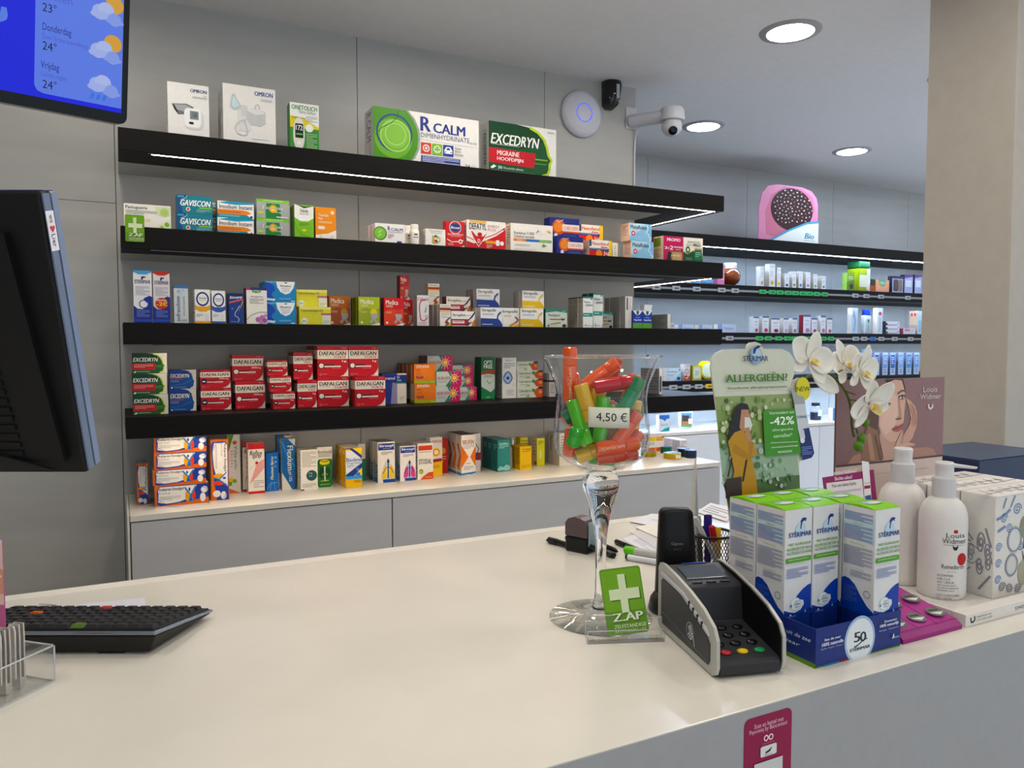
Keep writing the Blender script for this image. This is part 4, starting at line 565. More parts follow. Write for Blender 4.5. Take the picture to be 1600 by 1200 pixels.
ct(4, 652.5, 676.6, 693, 2.68, .04, 'ece6dc', [('r', .06, .8, .95, .93, 'c8441f'), ('g', .08, .72, .9, .76, 1, '9a8a80'), ('T', .08, .42, .92, .56, 'STODAL', '3f3a3a', 'b'), ('e', .22, .22, .14, '8f9a3a', .07), ('e', .2, .21, .07, 'c9c86a', .035), ('p', [(.15, 0), (1, 0), (1, .2), (.7, .18), (.4, .1)], 'cf5420'), ('g', .5, .03, .9, .06, 1, 'f0c0a0')], 'white syrup carton with orange bands and thin lettering', n=2, top='b9b4ac', side='d9d3c8')
ct(4, 672, 691, 684, 2.72, .04, 'd9d4cc', [('r', 0, 0, 1, .42, 'e2b32c'), ('T', .2, .86, .95, .93, 'NUROFEN', 'b8304c', 'b'), ('e', .5, .62, .35, 'ecc44a'), ('e', .5, .62, .26, 'c85a24'), ('e', .5, .62, .2, 'f0dca0'), ('p', [(0, .36), (.9, .38), (1, .42), (.9, .46), (0, .44)], 'b02c34'), ('g', .2, .2, .8, .28, 2, 'b8801c')], 'yellow children syrup carton with round sun target'); ct(4, 684, 700, 686, 2.77, .04, 'b5322c', [('e', .5, .65, .3, 'd98a4a'), ('g', .2, .3, .8, .5, 3, 'e09a8a')], 'dark red children syrup carton behind the yellow one')
ct(4, 721, 743, 680, 2.69, .045, 'ece6dc', [('p', [(0, .18), (.5, .45), (0, .75)], 'd8722c'), ('p', [(1, .2), (.62, .45), (1, .72)], 'd8722c'), ('T', .1, .76, .88, .87, 'BRUFEN', '9a2a44', 'b'), ('g', .12, .64, .9, .74, 3, '9aa0b0'), ('g', .3, .26, .65, .3, 1, 'd08a5a'), ('g', .15, .12, .85, .22, 3, '9aa0b8'), ('p', [(0, 0), (1, .04), (1, .08), (0, .05)], '3f86b8'), ('T', .5, .01, .9, .04, 'Abbott', '2f6fa8', 'b')], 'white and orange syrup carton', n=3, top='4a1a26', side='d9d0c8', L=[('p', [(0, .75), (.6, .5), (0, .2), (.4, .1), (1, .45), (.4, .78)], 'd07030'), ('r', 0, 0, 1, .06, '3f86b8'), ('g', .5, .1, .9, .3, 3, 'b09a8a')])
ct(4, 736, 751, 678, 2.75, .05, 'd3d0cc', [('r', .4, .3, 1, .5, '7a1f3a'), ('s', [(.3, .8), (.8, .6), (.4, .3)], .08, '2a2a30')], 'white box with dark red patch behind the orange cartons')
ct(4, 777.6, 797, 688, 2.70, .045, '2f7d78', [('T', .12, .86, .85, .92, 'Lactulose', 'e6f2f0', 'b'), ('g', .12, .72, .9, .84, 3, 'a9d0cc'), ('p', [(0, .1), (.2, .18), (.45, .14), (.7, .22), (1, .16), (1, .06), (0, .04)], '8fc0bc'), ('g', .55, .02, .95, .05, 1, 'bcd9d6')], 'dark teal laxative syrup box', n=3, top='39867f', side='1f5a5a', L=[('g', .2, .65, .8, .85, 3, '7fb0ac')]); 
ct(4, 812.6, 830.6, 698, 2.70, .04, 'e2b71f', [('T', .25, .84, .92, .91, 'D-Pearls', '3a3420', 'b'), ('g', .15, .74, .9, .8, 1, '9a7a14'), ('g', .12, .05, .9, .2, 3, 'a8841a')], 'bright yellow small vitamin box', n=2, side='d9a91a', L=[('g', .15, .2, .85, .9, 8, '9a7a14')])
p_ = onY(806, 693, 2.75); t = tag(empty('spray_bottle', (p_.x, 2.78, ZK)), 'white spray bottle with clear cap behind the yellow boxes', 'spray bottle', GRP[4])
MB().lathe([(.014, 0), (.015, .003), (.015, .075), (.012, .085), (.007, .088), (.007, .094)], M('e9e7e2', .35), n=20).build('bottle', t, smooth=40); MB().lathe([(.006, .094), (.006, .108), (.004, .112)], M('f0efec'), n=16).build('nozzle', t, smooth=40); MB().lathe([(.0095, .088), (.0095, .122), (.006, .128)], CLEAR, n=20, cap=False).build('cap', t, smooth=40)
ct(4, 813, 825, 684, 2.77, .04, 'c0b83a', [('g', .1, .5, .9, .9, 5, '6f6a1a')], 'olive yellow box behind the bright yellow ones')
ct(4, 839, 851, 685, 2.76, .05, 'd0cf2c', [('g', .15, .75, .85, .9, 3, '5a5a1a'), ('R', .35, .25, .6, .5, .3, 'e6e6b0'), ('r', .42, .5, .52, .58, 'e6e6b0')], 'yellow-green dropper box with beige side', side='c9bfa4', L=[('r', .6, .05, .95, .15, 'a83a2a'), ('g', .2, .3, .8, .9, 5, 'a89e84')])
ct(4, 874, 905, 677, 2.72, .045, 'd9d3c4', [('g', .1, .4, .9, .9, 6, '8a8474')], 'large beige carton behind the goblet', n=2, side='b9b2a2', L=[('T', .2, .4, .8, .9, 'Physiomer', '4a4a44', 'db')])
# ------------------------------------------------------------------ goods in the far alcove
AG = ['', 'products on the second alcove shelf', 'products on the third alcove shelf', 'products on the lowest alcove shelf', 'products on the alcove worktop']
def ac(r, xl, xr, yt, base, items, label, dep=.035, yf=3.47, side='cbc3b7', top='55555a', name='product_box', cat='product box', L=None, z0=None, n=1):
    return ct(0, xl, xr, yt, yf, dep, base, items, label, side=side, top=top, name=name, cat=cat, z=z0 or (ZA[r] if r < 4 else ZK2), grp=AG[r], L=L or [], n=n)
vit = lambda c: [('e', .5, .2, .28, c, .09), ('g', .2, .45, .8, .7, 4, 'b4bccb'), ('r', .1, .84, .9, .92, 'cdd3de')]
for i, (a, b, y, c, d) in enumerate(((1188, 1193.5, 416, 'd98a3a', 'orange dot, first of the row'), (1202, 1211, 412, 'dfb23a', 'yellow dot, tallest of the row'), (1214, 1220, 418, 'd9c84a', 'pale yellow dot, third of the row'), (1226, 1233, 427, '3a3f7a', 'navy dot, shortest of the row'), (1238, 1244, 424, '5aa05a', 'green dot beside the panel joint'), (1248, 1254, 424, '5a86c0', 'blue dot, sixth of the row'), (1259, 1266, 425, '9a9ab0', 'grey dot, seventh of the row'), (1271, 1277, 428, '6fb07a', 'green dot, last but one'), (1284, 1290, 431, '4f8a6a', 'green dot, last of the row'))):
    ac(1, a, b, y, 'e6e9ee', vit(c), f'slim white vitamin carton with {d}')
ac(1, 1080, 1095, 428, '6aa0d8', [('r', 0, .2, 1, .5, '9ac4ea')], 'light blue carton under the facing shelf end'); ac(1, 1097, 1114, 428, '4f8fd0', [('r', 0, .2, 1, .5, '8ab8e8')], 'mid blue carton under the facing shelf end')
ac(1, 1121, 1132, 414, 'e08ab8', [('g', .1, .2, .9, .8, 5, 'f4d0e4')], 'pink carton beside the round brown jar', side='b05a8a')
p_ = onY(1146, 440, 3.5); t = tag(empty('gummy_jar', (p_.x, 3.53, ZA[1])), 'round amber jar with white cap on the alcove shelf', 'jar', AG[1])
MB().ball((0, 0, .058), (.062, .062, .058), M('7a3a1c', .12, coat=.5), 24, 14).build('jar', t, smooth=180); MB().lathe([(.036, .1), (.038, .104), (.038, .135), (.034, .138)], M('d9dce2', .4), n=24).build('cap', t, smooth=40)
ac(1, 1323, 1335, 426, '5f8f2f', [('p', [(0, .5), (1, .6), (1, 1), (0, 1)], '8ab04a'), ('e', .6, .25, .25, '3a3a2a'), ('g', .2, .6, .8, .8, 2, 'e0ecc8')], 'green herbal carton beside the green-capped canister', side='86a84a', top='a8b890')
p_ = onY(1347, 440, 3.5); t = tag(empty('canister', (p_.x, 3.53, ZA[1])), 'tall green canister with dark green lid in the alcove', 'canister', AG[1])
MB().boxw((-.05, -.05, 0), (.05, .05, .155), M('9aa82a', .4)).build('canister_body', t, bevel=.012, seg=3); MB().boxw((-.051, -.051, .155), (.051, .051, .198), M('1f5a34', .4)).build('lid', t, bevel=.008, seg=3); MB().boxw((-.0505, -.0508, .03), (.02, -.0502, .11), M('d9dcc0')).build('label_panel', t); MB().boxw((.02, -.0508, .01), (.0508, -.0503, .15), M('e3e6e6')).build('print', t)
ac(1, 1359, 1367, 436, 'b0522c', [('r', 0, .5, 1, 1, '2f3a2a')], 'rust and green tea carton'); ac(1, 1368, 1389, 437, 'eeb08a', [('p', [(.2, 1), (.3, .55), (.5, .45), (.7, .6), (.75, 1)], '6fb08a'), ('g', .3, .65, .65, .85, 2, 'e8f0e8'), ('s', curve(.1, 0, .95, .8, .2), .02, 'f6d0b8')], 'peach carton with green crest', side='c8632f')
for a, b, y, d in ((1394, 1411, 431, 'with brown jars, first of three'), (1413, 1426, 429, 'with pale front, middle one'), (1429, 1440, 429, 'cut off by the pillar')):
    ac(1, a, b, y, 'aeb4dc', [('R', .1, .1, .55, .8, .2, '5a4a48'), ('R', .55, .1, .95, .8, .2, '8a7a70'), ('r', 0, .85, 1, 1, '3a3358')] if a < 1420 and a < 1400 else [('r', .15, .35, .85, .7, 'd6dcf0'), ('p', [(0, .8), (1, .9), (1, 1), (0, 1)], '6a4a8a')], f'lilac gift pack {d}', side='2a2a3a')
for i, (a, b, y, c, d) in enumerate(((1177, 1185.5, 494.6, 'b0508a', 'first of the row'), (1191, 1201, 494, 'b02a4a', 'tall, second of the row'), (1205, 1218, 497, '8a1f3a', 'red lid, widest of the row'), (1224, 1232, 497, 'd890b0', 'fourth of the row'), (1238, 1245, 497, 'b05a7a', 'fifth of the row'), (1255, 1266.5, 492, 'c080b8', 'tall with dark red side'), (1268, 1276.6, 497, '9a3a6a', 'seventh of the row'), (1282, 1290, 493, 'd06a9a', 'tall, last but one'), (1292, 1300, 497, 'c0506a', 'last of the row'))):
    ac(2, a, b, y, 'dfe4ee', [('e', .6, .16, .28, c, .12), ('g', .2, .62, .8, .7, 1, c), ('g', .2, .4, .8, .55, 2, 'c0c8d8'), ('r', 0, .9, 1, 1, '4f6a9a')], f'white berry supplement carton, {d}', side='7a2430' if a == 1255 else 'c4bdb3', top='b02a3a' if a == 1205 else '4a4a50')
for a, b, y, d in ((1060, 1084, 507, 'nearest the vapour rub'), (1092, 1113, 507.5, 'in the middle'), (1121, 1150, 506.5, 'longest')):
    ac(2, a, b, y, 'c3cfe8', [('r', 0, 0, .25, 1, '8aa6d8'), ('T', .35, .35, .85, .7, 'Thermacare', '5a78b8')], f'flat white and blue tube carton lying down, {d}')
ac(2, 1331, 1340, 481, 'c9d9ee', [('s', [(.3, .9), (.6, .5), (.4, .1)], .25, '8ab0dc'), ('e', .3, .7, .15, 'e0a0b8')], 'tall pale blue carton at the middle of the alcove'); 
p_ = onY(1357, 500, 3.5); t = tag(empty('lotion_bottle', (p_.x, 3.52, ZA[2])), 'white lotion bottle with blue cap in the alcove', 'bottle', AG[2])
MB().boxw((-.032, -.02, 0), (.032, .02, .125), M('d6dde0', .35)).build('bottle', t, bevel=.012, seg=3); MB().lathe([(.024, .125), (.025, .128), (.025, .16), (.022, .162)], M('2340a8', .35), n=20).build('cap', t, smooth=40); printed(t, Face((-.03, -.02, 0), (.06, 0, 0), (0, 0, .125), (0, -1, 0)), [('r', .1, .08, .9, .8, 'b9c8c0'), ('T', .4, .15, .6, .75, 'Wash care', '26356a', 'ub'), ('e', .5, .7, .15, '3a6a3a')])
ac(2, 1371, 1379, 481, 'd3e0ec', [('e', .5, .78, .3, 'd84a6a', .07), ('T', .35, .1, .6, .6, 'Natural', '3a6aa0', 'u')], 'tall white carton with pink dot', side='d9c8b8')
z_ = None
for y, d in ((515, 'bottom'), (508.5, 'middle'), (502, 'top')): z_ = ac(2, 1384, 1405, y, 'dfe6f4', [('r', 0, 0, .12, .6, '27324a'), ('s', [(.1, .15), (.8, .15), (.95, .8)], .03, 'b03a5a')], f'white fold-over pack, {d} of three', z0=z_, side='3a4050')
ac(2, 1411, 1430, 513, 'dfe2ee', [('r', .1, .5, .55, .9, 'e07a9a'), ('g', .6, .2, .9, .8, 3, 'b0b8d0')], 'low white and pink carton by the pillar', side='c0586a'); ac(2, 1433, 1442, 486, 'c9dcea', [('r', .2, .1, .8, .6, 'a0c4e0')], 'tall cartons with red paw print by the pillar', side='c9ac94', L=[('e', .3, .85, .12, 'c83a3a', .08), ('e', .7, .85, .12, 'c83a3a', .08), ('r', .0, .0, 1, .4, 'b0937c')], dep=.06)
ac(3, 1041, 1064, 575, 'cfe3f2', [('p', [(.5, 0), (1, 0), (1, .7)], 'a4cdea'), ('T', .08, .62, .72, .76, 'MutaRegul', '4a6a90', 'b'), ('g', .08, .35, .5, .5, 2, '9ab4cc'), ('R', .72, .05, .95, .3, .4, '26509a'), ('e', .9, .84, .06, '4a86b8')], 'pale blue carton lying beside the goblet rim', dep=.05); ac(3, 1069, 1078, 569, 'd9d4d8', [('r', 0, 0, 1, .3, 'b8482c'), ('o', .45, .55, .35, .25, 'c8502c'), ('s', [(.2, .2), (.45, .1), (.85, .35)], .12, 'f2ece6'), ('g', .4, .85, .9, .92, 1, '5a4a8a')], 'white and rust upright carton on lowest alcove shelf'); ac(3, 1082, 1096, 571, 'b9bd4a', [('R', .1, .12, .9, .88, .2, 'dfe3d6'), ('g', .3, .3, .7, .6, 3, '7fae8a')], 'olive carton with pale round label', side='8f9428')
p_ = onY(1106, 580, 3.5); t = tag(empty('round_tin', (p_.x, 3.52, ZA[3])), 'round yellow tin standing on edge in the alcove', 'tin', AG[3])
MB().lathe([(.05, -.02), (.054, -.018), (.054, .018), (.05, .02)], M('d8c41c', .35), n=32).build('tin', t, loc=(0, 0, .055), rot=(math.radians(90), 0, 0), smooth=40); MB().lathe([(.0001, .0205), (.042, .0205)], M('cfd8c0'), n=28, cap=False).build('label_disc', t, loc=(0, 0, .055), rot=(math.radians(90), 0, 0)); 
for i, a in enumerate((1354, 1366, 1379, 1391, 1403.5, 1416, 1428)):
    ac(3, a, a + 8, 546 if i == 0 else 551, 'c3d8f4', [('r', .1, .3, .9, .9, ['9ab8e6', '3f5fa8', '7fa8dc', '3a6ac0', '8ab4e8', '4f8ad0', '6fa0dc'][i]), ('g', .2, .05, .8, .25, 2, '5a78a8'), ('g', .25, .45, .75, .8, 4, 'e6eefa')], f'tall blue and white carton by the orchid, {["tallest and first", "second", "third", "fourth", "fifth", "sixth", "last"][i]} of seven', side='6f7a98')
for px, d in ((1283, 'half behind the header card'), (1286 + 9, 'in clear view')):
    pass
for px, d in ((1262, 'half hidden by the header card'), (1286, 'in clear view beside the portrait poster')):
    p_ = onY(px, 645, 3.5); t = tag(empty('supplement_jar', (p_.x, 3.56, ZK2)), f'clear jar of dark capsules with black lid, {d}', 'jar', AG[4])
    MB().lathe([(.033, 0), (.036, .004), (.036, .075), (.026, .092), (.024, .094)], CLEAR, n=24).build('jar', t, smooth=40); MB().lathe([(.032, .003), (.0335, .005), (.0335, .052)], M('1a2236', .35), n=24).build('capsules', t, smooth=40); MB().lathe([(.026, .094), (.027, .096), (.027, .112), (.025, .114)], M('14181e'), n=24).build('lid', t, smooth=40); MB().boxw((-.018, -.0366, .03), (.018, -.036, .07), M('c9d6ea')).build('label_panel', t)
ac(4, 1301, 1308, 638, '4a9ad8', [], 'bright blue carton beside the dark capsule jars', side='e6b8b8')
ac(4, 1030, 1046, 649, 'dfe9ee', [('p', [(0, 1), (0, .8), (.4, .72), (.55, .62), (.7, .75), (1, .78), (1, 1)], '3a72c0'), ('T', .15, .35, .85, .52, "Soln'X", '4f6f90'), ('p', [(.1, .02), (.5, .2), (1, .28), (1, .02)], '2f9aa0')], 'white and blue carton on the alcove worktop past the goblet', dep=.03, side='dcc9c0')
p_ = onY(1074, 655, 3.55); t = tag(empty('powder_tub', (p_.x, 3.57, ZK2)), 'white tub with farm picture on the alcove worktop', 'tub', AG[4])
MB().lathe([(.04, 0), (.042, .003), (.042, .105), (.041, .107)], M('e6e9e9', .4), n=28).build('tub', t, smooth=40); MB().lathe([(.0435, .107), (.0435, .125), (.041, .128)], M('dfe4e8', .4), n=28).build('lid', t, smooth=40)
mb = MB()
for a0, a1, z0, z1, c in ((-.9, .75, .02, .095, '8a5a3a'), (-.9, .75, .07, .095, '4a78a8'), (-.75, .2, .045, .08, '2a2420'), (-.9, .75, .012, .022, '4a8a4a'), (.1, .7, .03, .06, 'd0c8b0')):
    k = .0423 + .0002 * len(mb.f) ** .5; mb.grid(lambda u, v: (math.sin(a0 + (a1 - a0) * u - .35) * k, -math.cos(a0 + (a1 - a0) * u - .35) * k, z0 + (z1 - z0) * v), 8, 1, M(c))
mb.build('print', t)
# goods on the end of the facing worktop
for px, py, r, h, cols, d in ((1021, 714, .034, .024, ('b09a3a',), 'gold pastille tin beside the goblet'), (1059, 718, .038, .026, ('b8a03c',), 'larger gold pastille tin with white label'), (1052, 708, .030, .03, ('1f6a58',), 'green lozenge tin behind the gold ones'), (1085, 713, .027, .036, ('27314f',), 'navy tin stack, inner of two'), (1109, 714, .027, .034, ('2a3656',), 'navy tin stack, outer of two')):
    p_ = onZ(px, py, ZK); p_.x = min(p_.x, XE - r - .003); t = tag(empty('pastille_tin', (p_.x, p_.y + r, ZK)), d, 'tin', 'tins at the end of the worktop')
    ns = 3 if 'stack' in d else 1; hh = h / ns
    for k in range(ns):
        MB().lathe([(r * .97, k * hh), (r, k * hh + .001), (r, (k + 1) * hh - .006), (r * .985, (k + 1) * hh - .0055), (r * 1.01, (k + 1) * hh - .005), (r * 1.01, (k + 1) * hh - .0012), (r * .96, (k + 1) * hh - .0004)], M(cols[0], .3, .5), n=28).build('tin' if ns == 1 else 'tin_layer', t, smooth=35)
    MB().lathe([(.0001, h), (r * .9, h)], M('3a4668' if 'gold' in d else '2f7a66' if 'green' in d else '35426a', .35), n=24, cap=False).build('lid_print', t)
    if 'white' in d: MB().grid(lambda u, v: (math.sin((u - .3) * .8) * r * 1.012, -math.cos((u - .3) * .8) * r * 1.012, h * (.15 + .6 * v)), 6, 1, M('e6e2d6')).build('label_panel', t)
ct(4, 1012, 1037, 678, 2.83, .05, 'ebe6e0', [('r', 0, .62, .48, .82, 'e6c83a'), ('r', .52, .62, .95, .82, 'e0a83a'), ('r', 0, .1, .48, .3, 'e0702c'), ('r', .52, .1, .95, .3, 'd8602c'), ('g', .05, .4, .42, .55, 2, '8aa0c0'), ('e', .95, .8, .05, 'c8402a')], 'white carton with yellow and orange bands past the goblet')
ct(4, 1062, 1074, 688, 2.80, .12, 'dfdce0', [('g', .1, .1, .9, .9, 6, 'a8a0a8')], 'pale printed leaflet carton among the tins', side='cfcbd0', L=[('g', .05, .1, .45, .9, 9, '9a8fa8'), ('g', .55, .1, .95, .9, 9, '9a8fa8')])
# price tags on the alcove rails
for r, lst in ((1, [(1025, 'g'), (1056, 'g'), (1088, 'g'), (1127, 'g'), (1148, 'g'), *[(x, 'n') for x in (1191, 1206, 1218, 1230.5, 1242, 1253.6, 1264, 1275.5, 1288)], (1336, 'g'), (1353, 'g'), (1376, 'g'), (1418, 'g')]), (2, [(1140.5, 'g'), *[(x, 'n') for x in (1187, 1201, 1217, 1231, 1242, 1254, 1265, 1277, 1287, 1299)], (1338, 'g'), (1351, 'g'), (1365, 'b'), (1378, 'g'), (1399, 'g'), (1424, 'g')]), (3, [(1053, 'g'), (1074, 'g'), (1093, 'g'), (1110, 'y'), (1285, 'n'), (1380, 'g')])):
    for px, c in lst:
        x = onY(px, 470, YF2 - .004).x - 0
        tg = MB().boxw((x - .027, YF2 - .008, -.046), (x + .027, YF2 - .0042, -.021), M({'g': 'a9adb4', 'n': '3fae62', 'b': '3a78c8', 'y': 'd8b83a'}[c], .4)).build('price_tag', ALC[r])
        MB().boxw((x - .012, YF2 - .0086, -.038), (x + .016, YF2 - .0081, -.030), M('4a4d55' if c != 'n' else '1f6a40')).build('tag_print', tg)
# flower sign on the top alcove shelf
c0, c1 = onY(1185, 372, 3.46), onY(1277, 378, 3.46); w = c1.x - c0.x; h = onY(1230, 290, 3.46).z - ZA[0]
t = tag(empty('flower_sign', (c0.x, 3.46, ZA[0] + .0006)), 'cut-out cardboard sign with pink coneflower photo', 'sign')
out = [(0, 0), (w, 0), (w, h * .72), (w * .97, h * .84), (w * .88, h * .95), (w * .72, h), (w * .3, h), (w * .14, h * .95), (w * .05, h * .82), (0, h * .55)]
MB().prism(out, .0, .005, M('cf8fa8'), 'y').build('board', t)
its = [('p', [(x / w, y / h) for x, y in out], 'd98fae'), ('p', [(.12, .1), (.35, .05), (.55, .2), (.8, .35), (.95, .6), (.9, .85), (.7, .97), (.4, .97), (.2, .8), (.1, .5)], 'c8788f'), ('e', .55, .58, .36, '3a2428', .38), ('p', [(.2, 0), (1, 0), (1, .38), (.8, .34), (.5, .2)], 'e6ebe6'), ('s', [(.18, 0), (.5, .21), (.8, .36), (1, .4)], .025, '5aa0c0'), ('T', .76, .08, .92, .18, 'Bio', '3a86a8', 'Bi'), ('g', .74, .03, .94, .05, 1, '9ab0b4')]
rr = random.Random(5)
for i in range(90):
    a, q = i * 2.39996, (i / 90) ** .5; u, v = .55 + .33 * q * math.cos(a), .6 + .35 * q * math.sin(a)
    if v > .22 + .2 * u: its.insert(-4, ('p', [(u - .012, v - .012), (u + .014, v - .006), (u + .008, v + .016), (u - .01, v + .012)], ['d8c8b8', 'b89a8a', 'e8dcd0', '9a6a62'][i % 4]))
printed(t, Face((0, 0, 0), (w, 0, 0), (0, 0, h), (0, -1, 0)), its, lift=.00008)
MB().boxw((w * .35, .005, 0), (w * .65, .05, .004), M('cfcfcf')).build('stand_foot', t)

# ------------------------------------------------------------------ things on the wall near the ceiling
p_ = onY(907, 179, YB); t = tag(empty('wifi_access_point', (p_.x, YB, p_.z), rot=(math.radians(90), 0, 0)), 'round white wireless access point with a blue ring on the wall', 'access point')
R_ = abs(onY(907, 142, YB).z - p_.z); 
MB().lathe([(R_ * .96, 0), (R_, .006), (R_ * .97, .016), (R_ * .8, .026), (R_ * .5, .032), (.0005, .034)], M('d6d6e0', .35), n=48).build('housing', t, smooth=60)
MB().lathe([(R_ * .36, .0336), (R_ * .37, .0345), (R_ * .39, .0345), (R_ * .4, .0332)], M('4a5cff', emit=1.4), n=40, cap=False).build('light_ring', t)
p_ = onY(951, 148, YB); t = tag(empty('wall_siren', (p_.x, YB, p_.z)), 'glossy black wedge-shaped siren above the access point', 'siren')
o1 = [(-.036, -.055), (-.02, -.068), (.012, -.068), (.03, -.05), (.045, .04), (.035, .068), (.008, .082), (-.022, .072), (-.038, .05)]
mb = MB(); mb.grid(lambda u, v: 0, 0, 0, BLACK) if 0 else None
n_ = len(o1); rings = [(1, 0), (1, -.02), (.9, -.045), (.55, -.06)]
vs = [(x * s, y, z * s) for s, y in rings for x, z in o1]; fs = [(k * n_ + i, k * n_ + (i + 1) % n_, (k + 1) * n_ + (i + 1) % n_, (k + 1) * n_ + i) for k in range(3) for i in range(n_)] + [list(range(3 * n_, 4 * n_))]
MB().solid(vs, fs, M('08080a', .12, coat=.6)).build('housing', t, smooth=40); MB().boxw((.0, -.0625, -.03), (.016, -.058, .03), M('b9bcc2', .15)).build('lens_strip', t, bevel=.003)
# dome camera on a bracket at the corner of the panelled wall
pb = onY(985, 186, YB); ph = onY(1000, 187, YB - .02)
t = tag(empty('dome_camera', (pb.x, YB, pb.z), rz=math.radians(40)), 'white dome security camera on a bracket at the wall corner', 'camera')
t.rotation_euler = (0, 0, 0)
MB().boxw((-.028, -.006, -.045), (.03, -.0003, .05), M('d2d2da', .4)).build('mount_plate', t, bevel=.004)
dv = Vector((.55, -.83, 0)); sd = Vector((.83, .55, 0)); A_ = Vector((.0, -.004, -.012)); LEN = .20
mb = MB(); N = 12
def arm(u, v):
    a = 2 * math.pi * u; e = LEN * v; wdt = .036 + .008 * v
    zt = .027 * math.sin(a); q = A_ + dv * e + sd * (wdt * math.cos(a)) + Vector((0, 0, zt)); return q
mb.grid(arm, 16, 6, M('d2d2da', .4)); mb.face([arm(i / 16, 1) for i in range(16)], M('d2d2da', .4)); mb.face([arm(i / 16, 0) for i in range(16)][::-1], M('d2d2da', .4)); mb.build('bracket_arm', t, smooth=50)
C_ = A_ + dv * (LEN - .012)
MB().lathe([(.046, .03), (.053, .02), (.056, -.014), (.054, -.024)], M('d2d2da', .4), c=C_, n=28).build('head_cover', t, smooth=40)
dm = MB().ball((C_.x, C_.y, C_.z - .046), (.044, .044, .046), M('cfcfd6', .35), 24, 14).build('camera_ball', t, smooth=180)
cdv = (CAM - (Vector((pb.x, YB, pb.z)) + C_)).normalized(); cdv = (cdv + Vector((.18, 0, -.35))).normalized()
le = C_ + Vector((0, 0, -.048)) + cdv * .041; q = cdv.to_track_quat('Z', 'Y').to_euler()
l_ = MB().lathe([(.019, 0), (.019, .005), (.016, .006)], M('101218', .15, coat=.5), n=24).build('lens_window', dm, loc=le, rot=q, smooth=40); MB().lathe([(.007, .0061), (.0072, .0068), (.004, .0072)], M('2a3a5a', .1), n=18).build('lens', dm, loc=le, rot=q)
pc = Vector((pb.x, YB, pb.z))
cp = [pc + Vector((.035, -.03, -.035)), pc + Vector((.03, -.012, -.045)), Vector((XR - .006, YB - .005, pb.z - .08)), Vector((XR - .008, YB - .0045, pb.z - .15)), Vector((XR - .008, YB - .0045, ZS[0] + .002))]
tag(MB().tube(cp, .004, M('dcdce0', .4), 8).build('camera_cable', smooth=60), 'white cable running down from the dome camera', 'cable')

# ------------------------------------------------------------------ television hanging over the counter
def frame_obj(name, O, r, u):
    """an Empty whose local x, z axes lie along r and u"""
    r = r.normalized(); u = u.normalized(); y = u.cross(r); m = Matrix((r, y, u)).transposed().to_4x4(); m.translation = O
    o = bpy.data.objects.new(name, None); COL.objects.link(o); o.matrix_world = m; o.empty_display_size = .05; return o
def uvp(o, px, py):
    """local x, z of the point of an object's front plane seen at px, py"""
    inv = o.matrix_world.inverted(); c = inv @ CAM; d = (inv.to_3x3() @ ray(px, py)); k = -c.y / d.y; q = c + d * k; return q.x, q.z
r = Vector((.955, .296, 0)); nn = Vector((.296, -.955, 0)); tau = math.radians(9)
O = onY(198, 196, 1.62)
tv = frame_obj('television', O, r, Vector((0, 0, math.cos(tau))) + nn * math.sin(tau)); tag(tv, 'black wall television showing a blue weather forecast', 'television')
TW, THt = .74, .44
MB().prism(rrect(-TW, 0, 0, THt, .014), 0, .03, M('030304', .2, spec=.25), 'y').build('housing', tv, bevel=.002)
MB().boxw((-TW * .75, .03, .06), (-TW * .25, .055, THt - .06), M('0c0c0e', .5)).build('rear_box', tv); MB().boxw((-TW * .5 - .02, .055, THt * .4), (-TW * .5 + .02, .075, CZ - O.z - .003), M('1a1a1c')).build('hanger', tv)
sx1, sz0 = uvp(tv, 189, 177); sx0, sz1 = -TW + .02, THt - .02; sw, sh_ = sx1 - sx0, sz1 - sz0
scr = MB().boxw((sx0, -.0012, sz0), (sx1, .001, sz1), M('0a1ef0', emit=.75)).build('screen', tv)
def TU(px, py): a, b = uvp(tv, px, py); return (a - sx0) / sw, (b - sz0) / sh_
def TR(x0, y0, x1, y1): a = TU(x0, y1); b = TU(x1, y0); return a[0], a[1], b[0], b[1]
p0 = TU(53, 143); pt = TU(190, 60)
its = [('p', [TU(57, 0)[0:1] + (1.0,), (p0[0], p0[1] + .03), (p0[0] + .006, p0[1] + .008), (p0[0] + .02, p0[1]), (1, p0[1]), (1, 1)], '5f82f5'), ('p', [TU(-12, 32), TU(-4, 34), TU(2, 10), TU(10, 12), TU(12, 24), TU(10, 31), TU(5, 33), TU(-5, 36)], '5b86f0')]
def ttx(x0, x1, y, h, s, c, fl=''):
    a = TU(x0, y); b = TU(x1, y + (x1 - x0) * .19); its.append(('T', a[0], a[1], b[0], a[1] + h / 200 * .6, s, c, fl))
for i, (y, tt) in enumerate(((17, '23°'), (77, '24°'), (137, '24°'))): ttx(66, 88, y, 12, tt, '0c1230')
ttx(66, 113, -4, 10, 'buiten', '5068d8'); ttx(66, 111, 50, 13, 'Donderdag', '1e2a80', ''); ttx(65, 136, 62, 9, 'Zeer lichte bewolking', '4a64d8'); ttx(63, 92, 109, 13, 'Vrijdag', '1e2a80'); ttx(64, 104, 121, 9, 'Lichte regen', '4a64d8')
